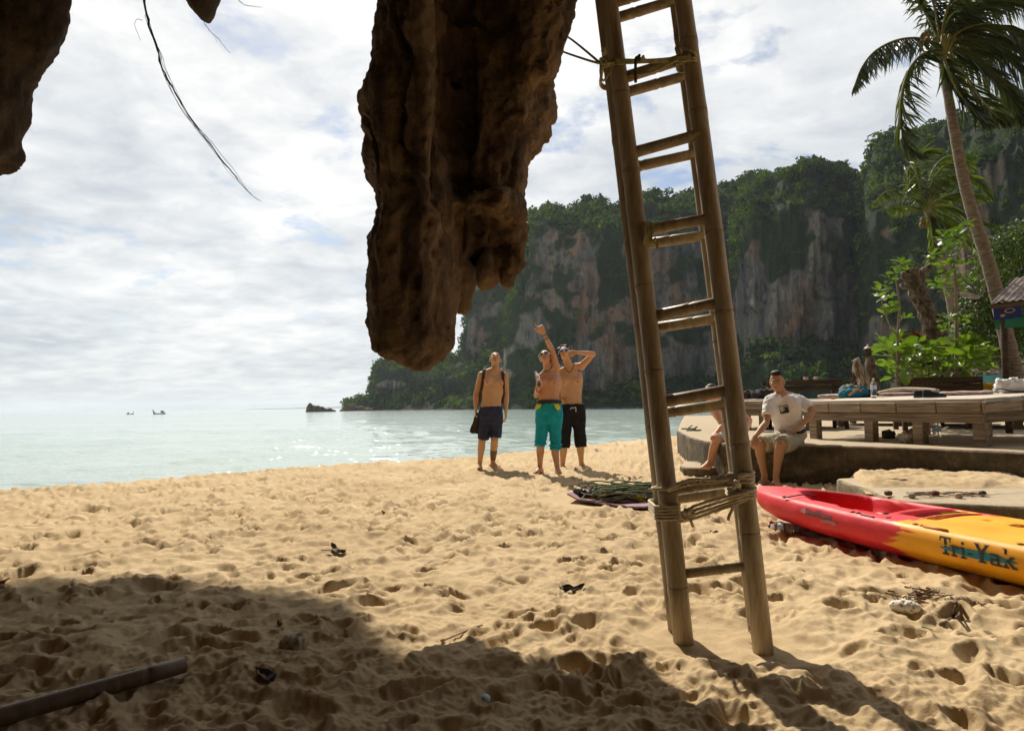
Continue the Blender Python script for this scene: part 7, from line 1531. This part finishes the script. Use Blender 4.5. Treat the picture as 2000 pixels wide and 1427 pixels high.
# shoes
def shoe(parent_label, cat, p, d, m, sole, L=0.26, group=None, name='shoe', vox=0.007):
    d = nrm([d[0], d[1], 0]); s = np.array([-d[1], d[0], 0]); p = np.asarray(p, float); t = thing(name, p, parent_label, cat, group)
    mb = MB(); up = np.array([0, 0, 1.0]); rg = []
    for q, w, h in ((0.0, 0.25, 0.6), (0.04, 0.8, 1.0), (0.16, 0.95, 1.05), (0.32, 0.95, 0.95), (0.45, 0.95, 0.74), (0.62, 1.08, 0.58), (0.8, 1.05, 0.48), (0.93, 0.75, 0.38), (1.0, 0.3, 0.25)):
        c = p + d * L * (q - 0.5); rg.append([c + s * 0.040 * w * math.cos(a) * L / 0.26 + up * (0.012 + 0.085 * h * L / 0.26 * max(0, math.sin(a)) ** 0.7) for a in np.linspace(0, math.pi, 12)] )
    mb.loft(rg); V = mb.verts(); mobj('upper', V, mb.F, m, t)
    mb = MB(); ou = [p + d * L * (q - 0.5) + s * 0.043 * w * L / 0.26 for q, w in ((-0.01, 0.4), (0.05, 0.85), (0.3, 0.9), (0.6, 1.1), (0.85, 1.05), (0.97, 0.6))]; ou += [2 * (p + d * ((o_ - p) @ d)) - o_ for o_ in ou[::-1]]
    mb.loft([ou, [o_ + up * 0.016 for o_ in ou]]); mb.build('sole', sole, t, smooth=False)
    mb = MB(); c = p - d * L * 0.22 + up * 0.082 * L / 0.26; mb.ellipsoid(c, (0.030 * L / 0.26, 0.026 * L / 0.26, 0.016), frame3(d), 12, 6); mb.build('opening', BLK, t)
    mb = MB(); mb.tube(spline([p + d * L * 0.02 + s * 0.03 + up * 0.06, p + d * L * 0.05 + up * 0.085, p + d * L * 0.08 - s * 0.03 + up * 0.055], 8), 0.006, 6); mb.build('strap', sole, t); return t
SHB = cl('black_leather', (0.025, 0.027, 0.032), (0.014, 0.014, 0.016)); SHS = mat('blue_grey_rubber', (0.10, 0.15, 0.19), None, 20, 0.5); SHS2 = mat('tan_rubber', (0.42, 0.30, 0.14), (0.25, 0.17, 0.08), 20, 0.7)
pe_ = on_deck(1822, 0.18); shoe('black shoe on the platform edge, the nearer of a pair', 'shoe', pe_, (0.85, -0.3), SHB, SHS, 0.24, 'black shoes on the platform edge'); shoe('black shoe on the platform edge, the farther of a pair', 'shoe', pe_ + np.array([-0.03, 0.12, 0]), (0.6, -0.6), SHB, SHS, 0.24, 'black shoes on the platform edge')
# white plastic bag and gear at the right
WPB = mat('white_plastic_bag', (0.82, 0.82, 0.82), (0.72, 0.72, 0.73), 8, 0.35, 0.3, 40, 0.01); wp = on_deck(1972, 0.75); soft('plastic_bag', 'crumpled white plastic bag at the right end of the near platform', 'bag', wp, (0.17, 0.13, 0.085), WPB, 0.2, 31, 0.55, 2.2, freq=3.0)
mb = MB(); mb.tube(spline([wp + np.array([-0.28, -0.1, 0.01]), wp + np.array([-0.22, -0.12, 0.05]), wp + np.array([-0.10, -0.2, 0.015]), wp + np.array([0.05, -0.22, 0.01]), wp + np.array([0.2, -0.15, 0.02])], 30), 0.007, 6); mb.build('dark_cord', BLK, label='black cord lying in front of the white plastic bag', cat='cord')
yk = at(1915, 752, 11.5); mb = MB(); d = nrm([1, -0.45, 0]); rg = []
for q, w in ((-0.42, 0.01), (-0.3, 0.05), (0, 0.075), (0.3, 0.07), (0.42, 0.04)): rg.append(ring(np.array([yk[0], yk[1], yk[2] - 0.02]) + d * q, w, w * 0.8, (0, 0, 1), 12, 2.2, d))
mb.loft(rg, m=0); o = mb.build('small_kayak', mat('yellow_red_plastic', (0.78, 0.42, 0.02), (0.78, 0.38, 0.02), 3, 0.4), label='yellow kayak end lying behind the near platform, left of the plastic bag', cat='kayak')
# under and before the platform
def on_ter(px, py): return gnd(px, py, TZ + 0.004)
bottle('tall clear bottle standing on the terrace edge under the platform', on_ter(1831, 866), (0, 0, 1), 0.30, 0.043, mat('red_cap', (0.45, 0.05, 0.03), None, 20, 0.5))
q = on_ter(1782, 864); soft('cloth_bundle', 'knotted white cloth bag lying on the terrace edge beside the tall bottle', 'bag', q, (0.13, 0.09, 0.06), cl('off_white_cloth', (0.62, 0.58, 0.50), (0.44, 0.40, 0.33), 9), 0.3, 41, 0.8, 2.2, freq=3.0)
soft('cloth_bundle', 'brown cloth pouch behind the knotted white bag', 'bag', q + np.array([0.10, 0.13, 0]), (0.09, 0.08, 0.07), cl('brown_pouch', (0.20, 0.16, 0.11), (0.11, 0.085, 0.06)), 0.1, 42, 0.4, 2.4)
bl_ = on_ter(1730, 856); soft('stone', 'small dark stone beside a platform leg', 'stone', bl_ + np.array([0.05, 0.02, 0]), (0.07, 0.06, 0.05), mat('dark_stone', (0.10, 0.085, 0.07), None, 10, 0.9), 0.2, 43, 0.5)
# green sandals
GRN = mat('green_rubber', (0.08, 0.17, 0.07), (0.05, 0.10, 0.045), 20, 0.7)
for k, (px, py) in enumerate(((1345, 838), (1355, 841))):
    p = gnd(px, py, TZ + 0.004); t = thing('sandal', p, ('green sandal on the terrace corner, the farther of two', 'green sandal on the terrace corner, the nearer of two')[k], 'sandal', 'green sandals on the terrace corner'); d = nrm([0.9, -0.4 + 0.5 * k, 0]); s = np.array([-d[1], d[0], 0])
    ou = [p + d * 0.26 * (q_ - 0.5) + s * w for q_, w in ((0.0, 0.02), (0.06, 0.034), (0.4, 0.033), (0.7, 0.044), (0.92, 0.04), (1.0, 0.02))]; ou += [2 * (p + d * ((o_ - p) @ d)) - o_ for o_ in ou[::-1]]; mb = MB(); mb.loft([ou, [o_ + np.array([0, 0, 0.022]) for o_ in ou]]); mb.build('sole', GRN, t, smooth=False)
    mb = MB(); mb.tube(spline([p + s * 0.036 + np.array([0, 0, 0.02]), p + d * 0.05 + s * 0.02 + np.array([0, 0, 0.065]), p + d * 0.07 + np.array([0, 0, 0.07]), p + d * 0.05 - s * 0.02 + np.array([0, 0, 0.065]), p - s * 0.036 + np.array([0, 0, 0.02])], 14), 0.009, 6); mb.build('strap', GRN, t)
yb = gnd(1401, 908, 0.115); t = thing('drink_bottle', yb, 'small bottle of yellow drink by the hunched person\'s foot', 'bottle'); mb = MB(); mb.lathe([(0.028, 0), (0.034, 0.01), (0.034, 0.07), (0.03, 0.085)], yb, 14); mb.build('drink', mat('yellow_drink', (0.75, 0.55, 0.02), None, 10, 0.2), t); mb = MB(); mb.lathe([(0.030, 0.086), (0.034, 0.10), (0.02, 0.15), (0.014, 0.19)], yb, 14); mb.build('neck', PET, t)
# ---- climbing gear on the mat
MATC = mat('purple_foam', (0.36, 0.24, 0.30), (0.28, 0.17, 0.225), 12, 0.9, 0.3, 60, 0.004)
m0, m1, m2, m3 = (on_sand(*q) for q in ((1108, 981), (1300, 1001), (1310, 966), (1146, 963)))
V = []; nx, ny = 26, 10
for j in range(ny):
    for i in range(nx):
        u, v = i / (nx - 1), j / (ny - 1); p = (m0 * (1 - u) + m1 * u) * (1 - v) + (m3 * (1 - u) + m2 * u) * v; V.append((p[0], p[1], max(sand_z(p[0], p[1]), -0.01) + 0.022 + 0.05 * max(0, 0.12 - u) / 0.12 + 0.01 * math.sin(u * 9) + 0.016 * (1 - v) ** 4))
V = np.array(V); F1 = grid_faces(ny, nx); per = [i for i in range(nx)] + [nx * (j + 1) - 1 for j in range(1, ny)] + [nx * (ny - 1) + i for i in range(nx - 2, -1, -1)] + [nx * j for j in range(ny - 2, 0, -1)]; nV = len(V)
mobj('foam_mat', np.concatenate([V, V - np.array([0, 0, 0.016])]), [tuple(f) for f in F1] + [tuple(f[::-1] + nV) for f in F1] + [(per[i], per[i] + nV, per[(i + 1) % len(per)] + nV, per[(i + 1) % len(per)]) for i in range(len(per))], MATC, smooth=False, label='purple foam mat on the sand under the coiled rope', cat='mat')
mc = on_sand(1222, 984); gr = np.random.default_rng(31)
def rope_pile(label, c, rx, ry, h, n, r_, m, seed):
    g = np.random.default_rng(seed); P = []
    ph = 0
    for k in range(n * 14):
        ph += 2 * math.pi / 14; s = 0.35 + 0.65 * abs(math.sin(k * 0.037 + 1)); z = h * (k / (n * 14)) ** 0.8 * (0.35 + 0.65 * (1 - s * 0.6))
        P.append(c + np.array([rx * s * math.cos(ph) + rx * 0.30 * math.sin(k * 0.11), ry * s * math.sin(ph * 0.93) + ry * 0.35 * math.cos(k * 0.083), 0.035 + z + 0.03 * math.sin(k * 0.9) * s]))
    P = spline(P, n * 14 * 2); P = P + 0.006 * g.normal(size=P.shape) * 0.3; P[:, 2] = np.maximum(P[:, 2], c[2] + 0.03); mb = MB(); mb.tube(P, r_, 6); return mb.build('rope_coil', m, label=label, cat='rope', origin=c)
rope_pile('heap of olive green climbing rope on the purple mat', mc + np.array([0.04, 0.12, 0.0]), 0.34, 0.20, 0.18, 34, 0.0068, ROPE_G, 3)
rope_pile('small coil of yellow sling lying before the olive rope', on_sand(1243, 985) + np.array([0, 0, 0.0]), 0.08, 0.05, 0.05, 6, 0.006, mat('yellow_sling', (0.60, 0.55, 0.05), None, 30, 0.8), 5)
SHC = cl('black_climbing_shoe', (0.02, 0.019, 0.02), (0.012, 0.012, 0.013))
for (px, py, dx, dy, lab) in ((1134, 978, 0.4, -0.8, 'black climbing shoe at the left corner of the mat'), (1150, 980, 0.7, -0.4, 'black climbing shoe with tan sole, second from the mat\'s left corner'), (1190, 984, 0.5, -0.7, 'black climbing shoe in front of the rope heap, left one'), (1208, 985, 0.8, -0.3, 'black climbing shoe with tan toe in front of the rope heap, right one')):
    p = on_sand(px, py); p[2] += 0.035; shoe(lab, 'shoe', p, (dx, dy), SHC, SHS2, 0.21, 'climbing shoes on the mat')
# ---- litter, sticks and stones on the sand
TW = mat('dry_twig', (0.20, 0.14, 0.10), (0.10, 0.065, 0.045), 20, 0.9, 0.4, 80, 0.003); TWR = mat('reddish_twig', (0.22, 0.07, 0.04), (0.12, 0.04, 0.025), 20, 0.9); PALE = mat('pale_stick', (0.55, 0.44, 0.30), (0.40, 0.31, 0.20), 20, 0.9); LEAFD = mat('dead_leaf', (0.15, 0.085, 0.045), (0.07, 0.045, 0.03), 16, 0.8)
def stick(label, pts, r0, r1, m, lift=0.0, name='twig', cat='twig', group=None, parent=None):
    P = []
    for x, y in pts: q_ = on_sand(x, y); q_[2] += r0 + lift; P.append(q_)
    P = spline(P, 5 * len(P)); mb = MB(); mb.tube(P, np.linspace(r0, r1, len(P)) * (1 + 0.15 * np.sin(np.arange(len(P)) * 2.3)), 7)
    if parent is not None: return mb.build(name, m, parent)
    return mb.build(name, m, label=label, cat=cat, group=group, origin=P[0])
br = thing('branch', on_sand(1838, 1226), 'crooked bare grey branch on the sand before the kayak', 'branch')
stick(None, [(1838, 1226), (1862, 1210), (1868, 1190), (1885, 1184), (1925, 1186)], 0.008, 0.0035, TW, 0.006, 'stem', parent=br); stick(None, [(1868, 1190), (1866, 1180), (1872, 1176)], 0.006, 0.003, TW, 0.02, 'side_twig', parent=br); stick(None, [(1866, 1208), (1872, 1205), (1874, 1196)], 0.006, 0.003, TW, 0.0, 'side_twig', parent=br); stick(None, [(1900, 1184), (1908, 1180), (1912, 1183)], 0.005, 0.002, TW, 0.012, 'side_twig', parent=br)
tp = thing('twig_heap', on_sand(1810, 1165), 'scatter of dry reddish twigs on the sand behind the white coral', 'twigs'); gg = np.random.default_rng(61)
for k in range(26):
    x, y = 1810 + gg.normal() * 26, 1166 + gg.normal() * 8; a = gg.normal() * 0.45; L = gg.uniform(10, 32); stick(None, [(x - L * math.cos(a), y - L * math.sin(a) * 0.6), (x, y + gg.normal() * 2), (x + L * math.cos(a), y + L * math.sin(a) * 0.6)], gg.uniform(0.0022, 0.0045), 0.0016, TW if k % 3 else TWR, gg.uniform(0, 0.02), 'twig', parent=tp)
# coral stone with holes
p = on_sand(1768, 1194); mb = MB(); mb.ellipsoid(p + np.array([0, 0, 0.022]), (0.062, 0.034, 0.028), np.array(Matrix.Rotation(-0.45, 3, 'Z')), 22, 14); V, N, Fc = remeshed(mb, 0.0045, 1); x, y, z = V.T; cell = perlin3(x / 0.013, y / 0.013, z / 0.013); V = V + N * (0.004 * fbm3(x / 0.03, y / 0.03, z / 0.03, 3) - 0.010 * sstep(0.30, 0.48, cell))[:, None]
mm_, nt, n, l, b = new_mat('white_coral'); pos = n.new('ShaderNodeNewGeometry').outputs['Pointiness']; l.new(ramp(n, l, pos, [(0.44, (0.16, 0.13, 0.10)), (0.52, (0.74, 0.70, 0.62))]), b.inputs['Base Color']); b.inputs['Roughness'].default_value = 0.9
mobj('coral_stone', V, Fc, mm_, label='white pitted coral stone lying on the sand before the kayak', cat='stone', origin=p)
soft('stone', 'round pale stone half buried in shaded sand at lower left', 'stone', on_sand(574, 1268) - np.array([0, 0, 0.02]), (0.052, 0.042, 0.036), mat('pale_stone', (0.42, 0.35, 0.24), (0.30, 0.24, 0.16), 14, 0.9, 0.4, 60, 0.004), 0.4, 51, 0.35, 2.2)
stick('straight pale stick half in shade on the sand at lower centre', [(862, 1256), (900, 1240), (942, 1224)], 0.006, 0.004, PALE, 0.004)
for i, (a, lab) in enumerate((([(1560, 1112), (1572, 1116)], 'short dark twig on the sand right of the ladder foot'), ([(1800, 1225), (1822, 1232)], 'small green grass blade on the sand below the branch'), ([(1712, 1106), (1752, 1112)], 'thin twig on the sand just below the kayak\'s yellow side'), ([(1360, 1025), (1390, 1032), (1420, 1030)], 'thin reddish twig between the ladder rails'), ([(1362, 1042), (1400, 1040)], 'short reddish twig lying between the ladder rails, the nearer'))):
    stick(lab, a, 0.003, 0.0018, (TW, mat('green_blade', (0.10, 0.20, 0.04), None, 10, 0.6), TW, TWR, TWR)[i], 0.002)
def dead_leaf(label, px, py, size, m, seed, curl=0.8, dark=None):
    g = np.random.default_rng(seed); p = on_sand(px, py); t = g.uniform(0, 6.28); V = []; n = 7
    for i in range(n):
        q_ = i / (n - 1) - 0.5; w = size * 0.38 * math.cos(q_ * math.pi) ** 0.8 + 0.001
        for s in (-1, 0, 1): V.append((q_ * size * 2, s * w, curl * (abs(s) * w * 0.9 + (q_ * size) ** 2 * 2.2 / size) + 0.006 + 0.006 * g.normal()))
    V = np.array(V) @ np.array(Euler((g.normal() * 0.25, g.normal() * 0.25, t)).to_matrix()).T + p; F1 = grid_faces(n, 3)
    mobj('dead_leaf', V, F1, m, label=label, cat='leaf', group='dead leaves on the sand', origin=p)
LFD2 = mat('dark_dead_leaf', (0.055, 0.035, 0.03), (0.03, 0.02, 0.018), 16, 0.7); LFR = mat('orange_leaf', (0.32, 0.12, 0.03), (0.18, 0.06, 0.02), 16, 0.7)
for i, (x, y, s, m, lab) in enumerate(((655, 1078, 0.07, LEAFD, 'curled brown leaf on sunlit sand left of centre'), (672, 1082, 0.05, LFD2, 'small dark leaf beside the curled brown one, left of centre'), (1105, 1156, 0.05, LFD2, 'dark curled leaf on sunlit sand left of the ladder foot'), (1122, 1154, 0.055, LFD2, 'crumpled grey brown leaf beside the dark curled one'), (520, 1330, 0.06, LFD2, 'crumpled dark leaf standing in shaded sand at lower left'), (748, 1004, 0.045, LFR, 'small orange leaf on the sand at centre'), (1165, 880, 0.07, LEAFD, 'brown leaf clump on the beach crest right of the men'), (546, 1223, 0.03, LFR, 'tiny dark red leaf above the pale stone'), (1380, 992, 0.05, LEAFD, 'brown leaf between ladder and kayak bow, the left one'), (1412, 990, 0.05, LFD2, 'dark leaf between ladder and kayak bow, the right one'), (8, 1140, 0.05, LFR, 'reddish leaf at the left edge of the sand'), (1395, 1042, 0.028, LFD2, 'tiny dark leaf between the ladder rails'), (1582, 1140, 0.028, LEAFD, 'tiny brown leaf right of the ladder foot'), (1232, 938, 0.05, LEAFD, 'brown leaf in the standing men\'s shadow'))): dead_leaf(lab, x, y, s, m, 70 + i)
stick('thin twig by the curled brown leaf, left of centre', [(628, 1075), (645, 1076), (668, 1080), (696, 1078)], 0.0026, 0.0015, LFD2, 0.003)
# red flower and dry stems at the right ladder foot
fp = on_sand(1474, 1262); t = thing('dried_flowers', fp, 'dried red flower with pale stems at the right ladder foot', 'flowers'); PALEST = mat('dry_stem', (0.45, 0.40, 0.30), (0.30, 0.26, 0.19), 20, 0.9)
for k, (a, b_) in enumerate((((-0.02, -0.01), (0.012, -0.02)), ((-0.01, -0.02), (0.022, -0.035)), ((-0.024, 0.0), (0.0, -0.03)))): mb = MB(); mb.tube([fp + np.array([a[0], a[1], 0.06 - 0.02 * k]), fp + np.array([b_[0], b_[1], 0.004])], [0.003, 0.002], 6); mb.build('stem', PALEST, t)
mb = MB()
for k in range(9): mb.ellipsoid(fp + np.array([-0.008 + 0.007 * math.cos(k * 2.4), -0.005 + 0.007 * math.sin(k * 2.4), 0.068 + 0.002 * k % 3]), (0.007, 0.007, 0.0085), None, 8, 6)
V, N, Fc = remeshed(mb, 0.0022, 0); mobj('blossom', V, Fc, mat('red_petal', (0.50, 0.05, 0.05), (0.30, 0.02, 0.03), 60, 0.7), t)
# debris and pebbles on the sandy block
gq = np.random.default_rng(15)
for k in range(12):
    x, y = gq.uniform(1700, 1960), gq.uniform(962, 974); p = gnd(x, y, 0.175); lab = None
    if k < 5: soft('pebble', ('brown husk on the sandy block, far left', 'grey pebble on the sandy block, near the wall', 'reddish husk on the sandy block', 'pale pebble on the sandy block', 'dark husk on the sandy block, rightmost')[k], 'pebble', gnd(1735 + 46 * k, 968 + (k % 2) * 4, 0.172), (0.03, 0.026, 0.02), (LEAFD, mat('pebble_grey', (0.35, 0.32, 0.28), None, 10, 0.9), TWR, PALE, LFD2)[k], k, 60 + k, 0.3, 2.0, 'husks and pebbles on the sandy block')
tp2 = thing('twig_heap', gnd(1815, 966, 0.175), 'line of dry twigs and straw along the terrace wall foot', 'twigs')
for k in range(24):
    x = gq.uniform(1760, 1920); p = gnd(x, gq.uniform(960, 970), 0.178); a = gq.uniform(-0.8, 0.5); L = gq.uniform(0.05, 0.14); mb = MB(); mb.tube([p - np.array([math.cos(a), math.sin(a), 0]) * L, p + np.array([0, 0, 0.008]), p + np.array([math.cos(a), math.sin(a), gq.uniform(-0.01, 0.15)]) * L], [0.004, 0.0035, 0.002], 6); mb.build('twig', (TW, PALE, TW)[k % 3], tp2)
# bits of litter: bottle cap and scraps
mb = MB(); p = on_sand(948, 1366); mb.lathe([(0.013, 0), (0.015, 0.004), (0.014, 0.009)], p + np.array([0, 0, 0.002]), 12, (0.3, -0.4, 1)); mb.build('bottle_cap', mat('pale_blue_cap', (0.45, 0.60, 0.68), None, 10, 0.4), label='pale blue bottle cap in a sand hollow at lower centre', cat='bottle cap')
# ---- boats far out
def boat(label, px, py, D, w, seed, flip=1, tail=True):
    s = D / F; p = at(px, py, D); p[2] = WATER_Z; t = thing('longtail_boat', p, label, 'boat', 'boats on the horizon'); HB = mat('dark_hull', (0.05, 0.06, 0.07), None, 3, 0.7); L = w * s; P = [(-0.5, 0.42, 0.01), (-0.40, 0.16, 0.05), (-0.2, 0.10, 0.09), (0.1, 0.09, 0.10), (0.4, 0.12, 0.08), (0.5, 0.16, 0.05)]
    mb = MB(); mb.loft([[(p[0] + flip * x * L, p[1] + y * L, z) for y, z in ((-b, p[2] + h * L * 0.8), (-b * 0.6, p[2] - 0.2), (b * 0.6, p[2] - 0.2), (b, p[2] + h * L * 0.8))] for x, h, b in P]); mb.build('hull', HB, t, smooth=False)
    mb = MB(); mb.tube([(p[0] - flip * 0.47 * L, p[1], p[2] + 0.1 * L), (p[0] - flip * 0.52 * L, p[1], p[2] + 0.28 * L), (p[0] - flip * 0.56 * L, p[1], p[2] + (0.42 if tail else 0.5) * L)], [0.04 * L, 0.03 * L, 0.015 * L], 6); mb.build('prow', HB, t)
    mb = MB(); mb.box((p[0] + flip * 0.25 * L, p[1], p[2] + 0.20 * L), (0.22 * L, 0.12 * L, 0.16 * L)); mb.build('cargo', HB, t, smooth=False)
boat('long low boat with raised prow on the horizon', 311, 808, 320, 23, 1); boat('tiny far boat with a mast on the horizon, left of the long one', 254, 806, 350, 13, 2, -1, True)

# ================================================================== air over the bay
def make_haze():
    m = bpy.data.materials.new('haze'); m.use_nodes = True; n = m.node_tree.nodes; l = m.node_tree.links
    n.remove(n['Principled BSDF']); v = n.new('ShaderNodeVolumePrincipled'); v.inputs['Density'].default_value = 0.00013
    v.inputs['Color'].default_value = (0.80, 0.90, 1.0, 1); v.inputs['Anisotropy'].default_value = 0.3
    l.new(v.outputs[0], n['Material Output'].inputs['Volume'])
    mb = MB(); mb.box((0, 0, 66.0), (20000, 20000, 138)); mb.build('haze', m, smooth=False, kind='stuff', label='thin bluish sea haze over the whole bay')
make_haze()
